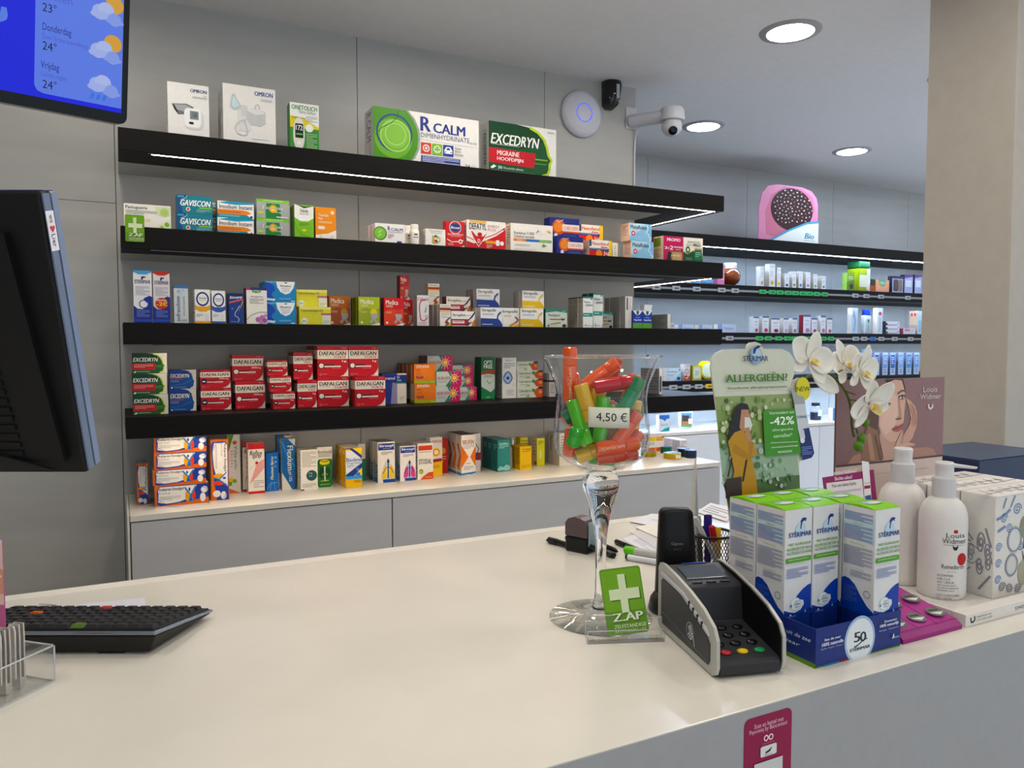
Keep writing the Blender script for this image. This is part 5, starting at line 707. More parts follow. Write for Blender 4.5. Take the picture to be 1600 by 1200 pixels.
for i, (cx, cy) in enumerate(((164, 18), (161, 78), (159, 131))):
    u, v = TU(cx, cy)
    if i < 2: a = TU(cx + 15, cy - 9); its.append(('e', a[0], a[1], .021, 'e0a83a'))
    its += [('e', u - .012, v - .008, .018, 'a9bbf8'), ('e', u + .002, v + .004, .019, 'b4c4f8'), ('R', u - .034, v - .036, u + .02, v - .004, .45, 'a9bbf8'), ('e', u + .022, v - .026, .016, '8aa4f4'), ('R', u + .0, v - .046, u + .044, v - .024, .45, '8aa4f4')]
    if i == 2: its += [('s', [(u - .02 + k * .014, v - .05), (u - .025 + k * .014, v - .072)], .007, '2f7af0') for k in range(3)]
printed(scr, Face((sx0, -.0012, sz0), (sw, 0, 0), (0, 0, sh_), (0, -1, 0)), its, emit=.8, lift=.00005, split=True)

# ------------------------------------------------------------------ computer monitor, its back to the customers
tau = math.radians(13.5); rr_ = RT.copy(); back = Vector((-math.sin(YAW), -math.cos(YAW), 0))
d = ray(136, 739); O = CAM + d * (1.03 / d.dot(FW))
mon = frame_obj('computer_monitor', O, rr_, Vector((0, 0, math.cos(tau))) + back * math.sin(tau)); tag(mon, 'black computer monitor seen from behind at the counter end', 'monitor')
HM = .368; DK = M('0a0a0c', .5)
MB().boxw((-.42, 0, 0), (0, .018, HM), DK).build('rear_shell', mon, bevel=.004)
MB().boxw((-.42, .0185, .001), (0, .034, HM - .001), M('1a1d26', .3)).build('front_frame', mon, bevel=.003)
MB().boxw((.0001, .003, .004), (.0022, .016, HM - .004), M('6d7a92', .3)).build('side_sheen', mon); MB().boxw((.0001, .02, .004), (.0022, .032, HM - .004), M('7d8ba6', .3)).build('side_sheen', mon)  # two blue-grey strips put the side's reflections into colour
MB().prism([(-.40, .02), (-.02, .02), (-.045, HM - .05), (-.40, HM - .05)], -.012, 0, DK, 'y').build('rear_bulge', mon, bevel=.006)
for i in range(20): MB().boxw((-.36, -.0145, .03 + i * .012), (-.065 + .0012 * (20 - i) - .03, -.0118, .037 + i * .012), M('050506', .6)).build('vent_slat', mon)
MB().prism([(-.42, .13), (-.03, .012), (-.10, .012), (-.42, .09)], -.02, -.0146, M('131315', .4), 'y').build('stand_arm', mon)
MB().boxw((-.40, -.018, -.06), (-.34, .01, .1), DK).build('stand_neck', mon)
q0, q1 = uvp(mon, 80, 330), uvp(mon, 92, 393)
st = MB().boxw((.0024, .001, q1[1]), (.0030, .017, q0[1]), M('e9e9f0', .5)).build('sticker', mon); zc_ = (q0[1] + q1[1]) / 2; hh = q0[1] - q1[1]
printed(st, Face((.0031, .001, q1[1]), (0, .016, 0), (0, 0, hh), (1, 0, 0)), [('T', .28, .7, .68, .9, 'we', '44444a', 'd'), ('T', .24, .1, .76, .42, 'Lier', '44444a', 'd'), ('p', [(.5, .46), (.78, .55), (.82, .6), (.7, .64), (.5, .6), (.3, .64), (.18, .6), (.22, .55)], 'd8404f')])
nb = mon.matrix_world @ Vector((-.37, .0, -.06))
MB().boxw((-.405, -.02, -.075), (-.335, .012, -.06), DK).build('stand_joint', mon)
bpy.context.view_layer.update()
nb = mon.matrix_world @ Vector((-.37, -.004, -.068))
for o in (MB().lathe([(.016, ZC + .012), (.016, nb.z)], DK, c=(nb.x, nb.y, 0), n=20).build('stand_pole', smooth=40), MB().lathe([(.035, ZC), (.036, ZC + .004), (.033, ZC + .012)], DK, c=(nb.x, nb.y, 0), n=36).build('stand_base', smooth=40)):
    o.parent = mon; o.matrix_parent_inverse = mon.matrix_world.inverted()
# ------------------------------------------------------------------ things on the counter
FH = Vector((math.sin(YAW), math.cos(YAW), 0))          # horizontal view direction
def CT(px, py, dz=0): return onZ(px, py, ZC + dz)
# --- glass goblet full of lip balms
gc = CT(938, 966); gd = (gc - CAM).dot(FW); gk = gd / FPX
def gz(py): return onY(938, py, gc.y).z - ZC
gob = tag(empty('glass_goblet', gc), 'tall stemmed glass goblet filled with coloured lip balm tubes', 'goblet')
stem = [(.0005, 0), (78 * gk, .0004), (80 * gk, .002), (79.5 * gk, .004), (55 * gk, .0065), (24 * gk, .011), (13 * gk, .018), (10 * gk, .03), (8.6 * gk, .045)] + [(r * gk, gz(y)) for r, y in ((8.3, 900), (8.3, 870), (8.6, 850), (9.5, 838), (12, 820), (15.5, 802), (20, 786), (26, 771), (29.5, 758), (28.5, 748), (24, 741), (20, 738))] + [(.0005, gz(737))]
MB().lathe(stem[:7], GLASSW, n=56, cap=False).build('foot', gob, smooth=60)
MB().lathe([(.0005, stem[6][1] - .004), (stem[6][0] * .9, stem[6][1] - .004)] + stem[6:], GLASSS, n=48).build('stem', gob, smooth=180)
BW = [(18, 737), (34, 730), (54, 720), (66.5, 710), (72, 700), (74, 680), (73, 660), (70, 640), (69, 620), (72, 600), (82, 575), (91, 557)]
bowl = [(.0005, gz(735))] + [(r * gk, gz(y)) for r, y in BW[1:]]
MB().lathe(bowl, GLASSW, n=56, cap=False).build('bowl', gob, smooth=180)
ring = [(math.cos(2 * math.pi * i / 56) * 91 * gk, math.sin(2 * math.pi * i / 56) * 91 * gk, gz(557)) for i in range(57)]
MB().tube(ring, .0014, GLASSS, 8).build('rim', gob, smooth=180)
lb = MB(); R0 = 72.2 * gk; ang0 = math.atan2(-FH.y, -FH.x)
def onbowl(px, py, off=0):
    a = ang0 + math.asin(max(-1, min(1, (px - 938) * gk / R0))); return (math.cos(a) * (R0 + off), math.sin(a) * (R0 + off), gz(py))
tg = MB().grid(lambda u, v: onbowl(911 + 60 * u, 660 - 30 * v + 2 * u, .0004), 16, 2, M('d9d9c8', .6)).build('price_sticker', gob, smooth=180, thick=.0003)
v, f, _ = text_mesh('4,50 €', ''); MB().add([onbowl(922 + 45 * x, 652 - 15 * y + 2.5 * x, .0009) for x, y in v], f, M('23231f')).build('lettering', tg)
def rad(z):
    for (r0, z0), (r1, z1) in zip(bowl, bowl[1:]):
        if z0 <= z <= z1: return r0 + (r1 - r0) * (z - z0) / (z1 - z0)
    return bowl[-1][0] if z > 0 else 0
OR, RE, GR, TE, YE, LI = 'f2641c', 'c81f30', '2fb82e', '0f8a54', 'ecbc20', '62d02a'
balms = [(888, 628, 888, 542, .012, OR, 'orange lip balm tube standing upright above the goblet rim'), (912, 604, 962, 566, .0, OR, 'orange lip balm tube slanting across the top of the goblet'), (955, 600, 965, 560, -.03, 'd0502a', 'orange lip balm tube peaking at the back of the rim'), (924, 603, 982, 594, .028, RE, 'dark red lip balm tube lying near the top'), (962, 645, 995, 590, .034, TE, 'deep green lip balm tube leaning on the front glass'), (902, 598, 918, 655, .038, YE, 'yellow lip balm tube above the price sticker'), (882, 622, 912, 690, .036, LI, 'light green lip balm tube leaning down the near side'), (878, 690, 898, 664, .045, GR, 'bright green lip balm cap pressed against the glass'), (938, 618, 932, 690, .02, LI, 'light green lip balm tube behind the price sticker'), (958, 688, 1000, 642, .03, OR, 'orange lip balm tube slanting up under the green one'), (926, 697, 1002, 688, .034, OR, 'orange lip balm tube lying across the belly'), (928, 712, 996, 704, .028, 'd0481a', 'orange lip balm tube lying lowest in the goblet'), (898, 712, 930, 700, .02, YE, 'yellow lip balm tube low in the goblet'), (885, 700, 915, 716, .0, TE, 'deep green lip balm tube at the bottom'),
    (975, 640, 990, 585, -.005, 'd8701c', 'amber lip balm tube against the far glass'), (905, 640, 895, 585, -.03, OR, 'orange lip balm tube behind the upright one'), (925, 640, 950, 590, -.035, YE, 'yellow lip balm tube hidden behind the red one'), (985, 670, 990, 625, .0, YE, 'yellow lip balm tube along the edge'), (900, 680, 955, 668, -.01, TE, 'deep green lip balm tube inside the heap'), (960, 720, 920, 716, -.012, GR, 'green lip balm tube at the very bottom'), (880, 655, 905, 640, .0, TE, 'teal lip balm tube by the near edge'), (940, 660, 985, 655, -.03, OR, 'orange lip balm tube at the back of the heap'), (915, 650, 960, 640, .0, LI, 'light green lip balm tube in the middle of the heap'), (890, 612, 925, 620, -.01, YE, 'pale yellow lip balm tube below the rim')]
rl = random.Random(4)
for i in range(13):
    px_, py_ = rl.uniform(890, 985), rl.uniform(628, 705); q_ = rl.uniform(0, 6.28); balms.append((px_, py_, px_ + 62 * math.cos(q_), max(600, min(712, py_ + 45 * math.sin(q_))), rl.uniform(-.045, .012), rl.choice([OR, OR, RE, GR, TE, YE, LI]), 'lip balm tube half hidden inside the heap'))
for a0, b0, a1, b1, off, col, lab in balms:
    def gp(px, py): return RT * ((px - 938) * gk) - FH * off + Vector((0, 0, gz(py)))
    A, B = gp(a0, b0), gp(a1, b1)
    for q in (A, B):                       # keep both ends inside the glass
        lim = rad(q.z) - .0125; m_ = math.hypot(q.x, q.y)
        if m_ > lim > 0: q.x *= lim / m_; q.y *= lim / m_
    L_ = (B - A).length; t = tag(empty('lip_balm', gc + A), lab, 'lip balm', 'lip balms in the goblet'); t.rotation_mode = 'QUATERNION'; t.rotation_quaternion = (B - A).to_track_quat('Z', 'Y')
    pm = M(col, .1, trans=.18, coat=.6); r_ = .0108
    MB().lathe([(r_ * .9, 0), (r_, .001), (r_, L_ * .66), (r_ * .86, L_ * .665)], pm, n=18).build('tube', t, smooth=40)
    MB().lathe([(r_ * .95, L_ * .67), (r_ * .98, L_ * .68), (r_ * .98, L_ - .002), (r_ * .8, L_)], pm, n=18).build('cap', t, smooth=40)
    if 'upright' in lab or 'belly' in lab:
        v, f, _ = text_mesh('Lippenbalsem', 'b'); cdir = t.rotation_quaternion.inverted() @ (-FH); aa = math.atan2(cdir.y, cdir.x); sg = 1
        MB().add([(math.cos(aa + sg * (.5 - y) * .7) * r_ * 1.012, math.sin(aa + sg * (.5 - y) * .7) * r_ * 1.012, L_ * (.03 + .6 * x)) for x, y in v], f, M('f0c8b0', .3)).build('lettering', t)
# --- acrylic card stand
cpos = CT(985, 1003); st = tag(empty('card_stand', cpos, -math.radians(22)), 'clear acrylic card stand in front of the goblet', 'card stand')
MB().boxw((-.062, -.004, 0), (.048, .0128, .004), CLEAR).build('base_plate', st); MB().boxw((-.062, -.0045, .004), (.048, -.0025, .018), CLEAR).build('front_lip', st); MB().boxw((-.062, .0105, .004), (-.02, .0128, .035), CLEAR).build('back_plate', st); MB().boxw((.02, .0105, .004), (.048, .0128, .03), CLEAR).build('back_plate', st)
u_ = Vector((0, 0, 1)) * .95 + FH * .25 - RT * .12; r0 = (RT + Vector((0, 0, .11)) + Vector((0, 0, 0))); r0 = (r0 - u_.normalized() * r0.dot(u_.normalized())).normalized()
def pluscard(name, O, r, u, w, h, label, back=.0012):
    t = frame_obj(name, O, r, u); tag(t, label, 'card')
    MB().prism(rrect(0, 0, w, h, .004), 0, back, M('5f8f16', .35), 'y').build('card_body', t)
    plus = [(.42, .32), (.6, .32), (.6, .52), (.9, .52), (.9, .68), (.6, .68), (.6, .9), (.42, .9), (.42, .68), (.17, .68), (.17, .52), (.42, .52)]
    printed(t, Face((0, 0, 0), (w, 0, 0), (0, 0, h), (0, -1, 0)), [('R', .03, .35, .97, .97, .06, '6fa31c'), ('p', [(x + .03, y - .02) for x, y in plus], '3f6a12'), ('p', plus, 'd6e4bc'), ('T', .2, .185, .92, .305, 'Z.AP', '3a6212', 'B'), ('T', .18, .2, .9, .32, 'Z.AP', 'e9f2d8', 'B'), ('T', .18, .095, .95, .15, 'ZELFSTANDIGE', 'd9e8b8', 'b'), ('T', .18, .03, .95, .078, 'APOTHEKERS LIER', 'b9cf8a', 'b')], split=True); return t
pluscard('plus_card', cpos + Vector((0, 0, .0062)) - RT * .031 + FH * .004, r0, u_, .059, .092, 'green card with white plus sign leaning in the acrylic stand')
p_ = onY(196, 377, YF1 - .004); q_ = onY(226, 378, YF1 - .004); pluscard('plus_card', p_, Vector((1, 0, 0)), Vector((0, -.08, 1)), q_.x - p_.x, onY(196, 335, YF1 - .004).z - p_.z, 'green card with white plus sign clipped to the second shelf')
# --- payment terminal
te = tag(empty('payment_terminal', (.653, .717, ZC), math.radians(-15.66)), 'grey and black card payment terminal with shielded keypad', 'payment terminal')
TWd, TL = .095, .19; SIL = M('b5b4ae', .32); DG = M('2c2c30', .42); BLK = M('0c0c0e', .4)
prof = [(.012, .002), (.004, .006), (0, .016), (.001, .05), (.010, .064), (.04, .078), (.08, .088), (.13, .096), (.17, .1), (.184, .0985), (.19, .09), (.19, .008), (.184, .002)]
MB().prism(prof, 0, .0045, SIL, 'x').build('side_wall', te, bevel=.0012); MB().prism(prof, TWd - .0045, TWd, SIL, 'x').build('side_wall', te, bevel=.0012)
inn = [(y + .0025 if y < .1 else y - .0025, z - .002 if z > .02 else z + .001) for y, z in prof]
MB().prism(inn, .0046, .0062, BLK, 'x').build('inner_liner', te); MB().prism(inn, TWd - .0062, TWd - .0046, BLK, 'x').build('inner_liner', te)
MB().prism([(.003, .004), (.003, .018), (.008, .022), (.1, .036), (.106, .083), (.112, .0865), (.175, .0965), (.186, .093), (.187, .004)], .0063, TWd - .0063, DG, 'x').build('body', te, bevel=.0015)
slope = math.atan2(.01, .063)
def ontop(y): return .0866 + (y - .112) * (.01 / .063)
sc_ = MB().prism([(.126, ontop(.126)), (.165, ontop(.165)), (.165, ontop(.165) + .0012), (.126, ontop(.126) + .0012)], .018, TWd - .018, M('3b4650', .06, coat=.8), 'x').build('display', te)
MB().prism([(.1255, ontop(.1255)), (.1275, ontop(.1275)), (.1275, ontop(.1275) + .0016), (.1255, ontop(.1255) + .0016)], .016, TWd - .016, M('8a8a8e', .2, .8), 'x').build('display_frame', te)
for i in range(3): MB().boxw((.02 + i * .021, .1135, ontop(.1155) - .0005), (.034 + i * .021, .1175, ontop(.1155) + .0014), M('17171a', .25)).build('function_key', te, bevel=.0006)
MB().boxw((.03, .174, ontop(.174) - .0005), (.068, .177, ontop(.174) + .0012), M('2a44a0', .3)).build('status_light', te)
for r in range(4):
    for c in range(3):
        yk = .024 + r * .0195; zk = .022 + (yk - .008) * (.014 / .092); col = [('b0323c', 'd8b81c', '1f8a4f')[c]][0] if r == 0 else '101013'
        k = MB().ball((0, 0, 0), (.0078, .0062, .003), M(col, .25, coat=.3), 14, 8).build('key', te, loc=(.024 + c * .0235, yk, zk + .0008), smooth=180)
# outer side panel with the contactless mark
fp = Face((0, TL, 0), (0, -TL, 0), (0, 0, .1), (-1, 0, 0))
pn = [(TL - y) / TL for y in (0,)]
MB().prism([(.022, .012), (.018, .018), (.018, .04), (.028, .049), (.1, .074), (.172, .078), (.176, .074), (.176, .018), (.172, .012)], -.0012, .0, M('3a3b3f', .45), 'x').build('side_panel', te)
MB().prism([(.018, .05), (.024, .056), (.1, .0815), (.174, .088), (.176, .0845), (.1, .0765), (.024, .0515)], -.003, .0, M('c3c3c8', .3), 'x').build('side_bar', te, bevel=.0008)
its = [('o', .6, .36, .062, .12, '9a9a9c')] + [('s', curve(.572 + k * .018, .29 - k * .02, .572 + k * .018, .41 + k * .02, -.18), .01, 'd0d0d2') for k in range(3)] + [('s', [(.63, .35), (.66, .31), (.68, .2)], .012, 'c0c0c2'), ('s', [(.08, .3), (.87, .16)], .004, '77777a')]
printed(te, Face((-.0012, TL, 0), (0, -TL, 0), (0, 0, .1), (-1, 0, 0)), its, names=('contactless_mark', 'lettering'))
for i in range(4): MB().boxw((-.0038, .075 - i * .013, .0685 - i * .0046), (-.002, .078 - i * .013, .0765 - i * .0046), M('1a1a1c')).build('vent_slot', te)
# --- cordless phone in its charger
pp = CT(1062, 957) + FH * .012; ph = tag(empty('cordless_phone', pp, -YAW), 'black cordless phone standing in its charger behind the terminal', 'phone')
PD = pp - CAM; pk = PD.dot(FW) / FPX; hz = onY(1058, 797, pp.y).z - ZC
MB().lathe([(.045, 0), (.047, .004), (.044, .018), (.037, .028), (.028, .03)], M('17171a', .3), n=36).build('charger', ph, smooth=50)
w0, w1 = 34 * pk, 26 * pk
mb = MB()
def hs(u, v):
    a = 2 * math.pi * u; zz = .02 + (hz - .02) * v; e = 1 if v < .93 else math.sqrt(max(0, 1 - ((v - .93) / .07) ** 2)) * .35 + .65
    if v >= 1: e = .0
    wx = (w0 + (w1 - w0) * v) * e; ca, sa = math.cos(a), math.sin(a); ex = .55
    return (-.002 + wx * math.copysign(abs(ca) ** ex, ca), .004 + .013 * e * math.copysign(abs(sa) ** ex, sa) + .012 * v, zz)
vl = [0, .02, .2, .4, .6, .8, .9, .93, .95, .97, .985, .995, 1]
mb.add([hs(i / 32, v) for v in vl for i in range(32)], [(j * 32 + i, j * 32 + (i + 1) % 32, (j + 1) * 32 + (i + 1) % 32, (j + 1) * 32 + i) for j in range(len(vl) - 1) for i in range(32)], M('0d0d0f', .38)); mb.build('handset', ph, smooth=60)
fa = Face((-.028, -.0106 + .0025, .02), (.052, 0, 0), (0, .0108, hz - .02), (0, -1, .07))
printed(ph, fa, [('o', .5, .2, .3, .04, '25252a'), ('T', .3, .595, .66, .635, 'Gigaset', '8a8a8e'), ('T', .36, .545, .6, .57, 'A415', '55555a')], lift=.0006)
# --- mesh pen cup with pens
pc_ = CT(1108, 903); cup = tag(empty('pen_cup', pc_), 'black wire mesh pen cup beside the phone', 'pen cup'); cr, ch = .041, .082
mb = MB(); NA, NV = 40, 14
mb.add([(math.cos(2 * math.pi * (i + .5 * (j % 2)) / NA) * cr, math.sin(2 * math.pi * (i + .5 * (j % 2)) / NA) * cr, ch * j / NV) for j in range(NV + 1) for i in range(NA)], [], BLACK)
ed = []
for j in range(NV):
    for i in range(NA):
        k = (i + 1) % NA if j % 2 else (i - 1) % NA; ed += [(j * NA + i, (j + 1) * NA + i), (j * NA + i, (j + 1) * NA + k)]
me = bpy.data.meshes.new('mesh_wall'); sv = mb.v; mt = MB()
for a, b in ed: mt.tube([sv[a], sv[b]], .0006, BLACK, 3)
o = mt.build('mesh_wall', cup); o['kind'] = 'stuff'
MB().tube([(math.cos(2 * math.pi * i / 40) * cr, math.sin(2 * math.pi * i / 40) * cr, ch) for i in range(41)], .0026, BLACK, 8).build('rim', cup, smooth=60); MB().lathe([(.0005, 0), (cr, 0), (cr, .004)], BLACK, n=32, cap=False).build('base_ring', cup)
def pen(A, B, r, col, tipc, label, cat='pen', capf=.3, group=None, name='pen', clip=True):
    A, B = Vector(A), Vector(B); t = tag(empty(name, A), label, cat, group); t.rotation_mode = 'QUATERNION'; t.rotation_quaternion = (B - A).to_track_quat('Z', 'Y'); L_ = (B - A).length
    MB().lathe([(r * .25, 0), (r * .8, L_ * .07), (r, L_ * .12), (r, L_ * (1 - capf))], M(col, .3), n=14).build('barrel', t, smooth=50); MB().lathe([(r * 1.1, L_ * (1 - capf)), (r * 1.12, L_ * (1 - capf) + .001), (r * 1.08, L_ - .002), (r * .8, L_)], M(tipc, .3), n=14).build('cap', t, smooth=50)
    if clip: MB().boxw((r * 1.05, -r * .3, L_ * (1 - capf)), (r * 1.05 + .0015, r * .3, L_ - .001), M(tipc, .25)).build('clip', t)
    return t
def incup(px, py, dx, dy): top = onY(px, py, pc_.y + dy); return (pc_.x + dx, pc_.y + dy * .5, ZC + .006), top
pen(*incup(1091, 806, -.012, .015), .0045, '4a4a50', '9a9aa0', 'grey pen in the mesh cup nearest the phone', group='pens in the mesh cup'); pen(*incup(1107, 804, .0, .01), .006, '2a1a7a', '2a1a7a', 'violet blue marker in the mesh cup', group='pens in the mesh cup'); pen(*incup(1112, 822, .02, -.012), .0055, 'c9b8a0', 'a81f2a', 'clear pen with red end in the mesh cup', group='pens in the mesh cup', clip=False); pen(*incup(1122, 824, .026, .012), .005, 'd8b01c', 'd8b01c', 'yellow pen in the mesh cup beside the header card', group='pens in the mesh cup', clip=False); pen(*incup(1086, 808, .022, -.02), .0038, 'b9bcc2', 'c9ccd2', 'silver pen slanting out of the mesh cup', group='pens in the mesh cup', clip=False)
lf = MB(); a_ = onY(1083, 800, pc_.y + .03); b_ = onY(1087, 714, pc_.y + .03); c_ = onY(1092, 800, pc_.y + .03); hgt = b_.z - ZC - .01
for sgn, nm in ((-1, 'near_leaf'), (1, 'far_leaf')):
    MB().grid(lambda u, v: (pc_.x + (.012 if sgn > 0 else -.014) * (1 - v) ** 1.5 * 1.0 - .018 + .004 * v + RT.x * .0, pc_.y + .024 + .026 * (u - .5) * (1 - v * .8), ZC + .008 + hgt * v), 3, 10, M('dfe4f0' if sgn > 0 else 'cfcfcc', .5)).build(nm, smooth=180, thick=.0006)
lft = tag(empty('folded_leaflet', (pc_.x - .018, pc_.y + .024, ZC + .008)), 'folded white leaflet standing on edge in the mesh cup', 'leaflet')
for o in [q for q in COL.objects if q.name in ('near_leaf', 'far_leaf')]: o.parent = lft; o.location = -Vector(lft.location)
# --- stamp, pens and papers
sp = CT(907, 861); stp = tag(empty('self_inking_stamp', sp, math.radians(-66)), 'black and grey self-inking stamp among black pens', 'stamp')
MB().boxw((-.027, -.017, 0), (.027, .017, .032), M('131315', .35)).build('base', stp, bevel=.004)
MB().prism([(-.0265, .0325), (.0265, .0325), (.0265, .058), (.02, .067), (.008, .071), (-.008, .071), (-.02, .067), (-.0265, .058)], -.0165, .0165, M('5a4c4e', .2), 'y').build('handle_window', stp, bevel=.002)
MB().prism([(-.029, .018), (.029, .018), (.029, .059), (.022, .069), (.009, .0735), (-.009, .0735), (-.022, .069), (-.029, .059)], -.008, .0195, M('8a9ca4', .3), 'y').build('cover', stp, bevel=.002) if 0 else MB().boxw((.0172 - .035, .0172, .014), (.018, .0205, .066), M('8a9ca4', .3)).build('cover', stp, bevel=.003)
MB().boxw((.0272, -.014, .014), (.0305, .014, .064), M('8fa2aa', .3)).build('side_clip', stp, bevel=.0015)
def cpen(x0, y0, x1, y1, r, col, tip, label, dz=None, **k): return pen(onZ(x0, y0, ZC + (dz or r * 1.13)), onZ(x1, y1, ZC + (dz or r * 1.13)), r, col, tip, label, group='pens lying on the counter', **k)
cpen(905, 857, 857, 843, .006, '121214', '161618', 'black marker pen poking out past the stamp'); cpen(955, 866, 885, 840, .0052, '0f0f12', '19191c', 'black pen lying behind the stamp', dz=.016, clip=False); cpen(965, 862, 925, 845, .0058, '141417', '0c0c0e', 'black pen behind the goblet stem', clip=False); cpen(1020, 868, 962, 846, .005, '20232c', '10131f', 'dark blue pen pointing at the papers', clip=False); cpen(930, 856, 960, 868, .0055, '101013', '141416', 'short black pen end beside the goblet stem', dz=.0063, clip=False)
cpen(1035, 868, 976, 859, .0078, 'c9ccc6', '6fd032', 'green highlighter lying beside the phone', cat='highlighter', name='highlighter', capf=.28, clip=False); cpen(1036, 880, 978, 870, .0055, 'e6e8ee', '1a1a1e', 'white pen with black end beside the highlighter', capf=.06, clip=False)
def paper(pts, label, dz, col='e4e4ea', its=None, name='paper_sheet'):
    P = [onZ(x, y, ZC + dz) for x, y in pts]; c = sum(P, Vector()) / len(P); t = tag(empty(name, c), label, 'paper')
    mb = MB(); n = len(P); L = [p - c for p in P]; mb.add([tuple(p) for p in L] + [tuple(p + Vector((0, 0, .0006))) for p in L], [list(range(n))[::-1], list(range(n, 2 * n))] + [(i, (i + 1) % n, n + (i + 1) % n, n + i) for i in range(n)], M(col, .55)); mb.build('sheet', t)
    if its and n == 4:
        f = Face(L[0] + Vector((0, 0, .0006)), L[1] - L[0], L[3] - L[0], (0, 0, 1)); printed(t, f, its)
    return t
paper([(983, 815), (1040, 826), (1090, 806), (1018, 803)], 'white sheet of paper at the back edge of the counter', .0022, its=[('g', .3, .4, .7, .55, 2, 'b0b0b8')]); paper([(992, 824), (1045, 848), (1110, 830), (1050, 812)], 'white leaflet with orange band behind the phone', .003, 'eae6dc', [('r', .25, .55, .95, .9, 'd8683a')]); paper([(985, 832), (1040, 866), (1080, 852), (1010, 826)], 'pale brochure lying under the orange leaflet', .0012, 'd4d0d4'); paper([(972, 842), (1020, 870), (1060, 866), (1000, 832)], 'white note sheet sticking out beneath the brochure', .0004, 'e2e2ea', [('g', .2, .2, .8, .6, 4, 'b8b8c4')]); paper([(1088, 800), (1135, 815), (1150, 795), (1110, 786)], 'white form behind the mesh cup', .0022, 'e6e2e2', [('g', .1, .1, .9, .8, 4, '8a8a92')])
paper([(121, 950), (228, 948), (226, 934), (122, 945)], 'blank white slip behind the keyboard', .0006, 'dedee8'); paper([(20, 958), (60, 960), (78, 947), (58, 942)], 'curled till receipt behind the keyboard', .0006, 'd9d6d0', [('g', .2, .1, .9, .9, 4, '8f8c88')], 'till_receipt')
# --- keyboard
kp = Vector((.034, 1.115, ZC)); kb = tag(empty('keyboard', kp, -YAW), 'black till keyboard with silver edge seen from behind', 'keyboard')
KW, KD = .31, .15
def kz(y): return .040 - .024 * y / KD
MB().solid([(-KW, .01, .004), (-.012, .01, .004), (.0, KD - .004, .004), (-KW, KD - .004, .004), (-KW, 0, .030), (.0, 0, .030), (.018, KD, .008), (-KW, KD, .008)], [(3, 2, 1, 0), (4, 5, 6, 7), (0, 1, 5, 4), (1, 2, 6, 5), (2, 3, 7, 6), (3, 0, 4, 7)], M('0d0d0f', .45)).build('base', kb, bevel=.003)
MB().solid([(-KW, -.001, .031), (.001, -.001, .031), (.0195, KD + .001, .0095), (-KW, KD + .001, .0095), (-KW, 0, .036), (0, 0, .036), (.018, KD, .0135), (-KW, KD, .0135)], [(3, 2, 1, 0), (4, 5, 6, 7), (0, 1, 5, 4), (1, 2, 6, 5), (2, 3, 7, 6), (3, 0, 4, 7)], M('8d929a', .25, .8)).build('silver_edge', kb, bevel=.001)
MB().solid([(-KW, .003, .0362), (-.003, .003, .0362), (.014, KD - .003, .0142), (-KW, KD - .003, .0142), (-KW, .004, .0385), (-.004, .004, .0385), (.013, KD - .004, .0165), (-KW, KD - .004, .0165)], [(3, 2, 1, 0), (4, 5, 6, 7), (0, 1, 5, 4), (1, 2, 6, 5), (2, 3, 7, 6), (3, 0, 4, 7)], M('141417', .5)).build('key_bed', kb)
MB().boxw((-.085, .015, 0), (-.05, .035, .0045), BLACK).build('foot', kb); MB().boxw((-.29, .02, 0), (-.25, .04, .0045), BLACK).build('foot', kb); MB().boxw((-.07, KD - .03, 0), (-.03, KD - .01, .0045), BLACK).build('foot', kb)
def keymesh(col): 
    return MB().solid([(-.0085, -.0085, 0), (.0085, -.0085, 0), (.0085, .0085, 0), (-.0085, .0085, 0), (-.0062, -.006, .005), (.0062, -.006, .005), (.0062, .006, .005), (-.0062, .006, .005)], [(4, 5, 6, 7), (0, 1, 5, 4), (1, 2, 6, 5), (2, 3, 7, 6), (3, 0, 4, 7)], M(col, .45))
ang = -math.atan2(.022, KD); first = {}
for r in range(7):
    for c in range(15):
        col = 'c85a28' if (r, c) == (4, 11) else '4f6a22' if (r, c) == (0, 5) else 'b8402c' if (r, c) == (6, 7) else '1b1b1e'
        y = .014 + r * .0202; x = -.014 - c * .0192 + .012 * y / KD; z = .0385 - (y - .004) * (.022 / (KD - .008))
        if col not in first: o = keymesh(col).build('key', kb); first[col] = o
        else: o = first[col].copy(); COL.objects.link(o); o.parent = kb
        o.location = (x, y, z - .0004); o.rotation_euler = (ang, 0, 0)
# --- nail clippers in a clear stand, pink card behind
cs = CT(88, 1064); rx = math.atan2(.73, .68)
sd_ = tag(empty('clipper_stand', cs, rx), 'clear acrylic stand holding nail clippers at the counter corner', 'display stand')
for a, b, nm in (((-.30, 0, .0), (0, .003, .046), 'front_plate'), ((-.30, .047, 0), (0, .05, .046), 'rear_plate'), ((-.003, .0031, 0), (0, .0469, .046), 'end_plate'), ((-.2999, .0031, .0), (-.0031, .0469, .003), 'base_plate')): MB().boxw(a, b, CLEAR).build(nm, sd_, bevel=.0008)
for i in range(2): MB().boxw((-.3, .0031 + i * .034, .043), (-.0031, .0141 + i * .034, .046), CLEAR).build('top_strip', sd_)
EDG = M('e4e6ea', .15, trans=.4)  # pale tubes stand in for bright highlights along the acrylic edges
MB().tube([(-.3, .0005, .046), (-.004, .0005, .046), (-.0005, .003, .0455), (-.0005, .047, .0455), (-.004, .0495, .046), (-.3, .0495, .046)], .0011, EDG, 6).build('edge_highlight', sd_, smooth=60)
MB().tube([(-.0008, .001, .001), (-.0008, .001, .045)], .0011, EDG, 6).build('edge_highlight', sd_, smooth=60)
MB().tube([(-.3, .001, .0012), (-.002, .001, .0012), (-.001, .048, .0012)], .001, EDG, 6).build('edge_highlight', sd_, smooth=60)
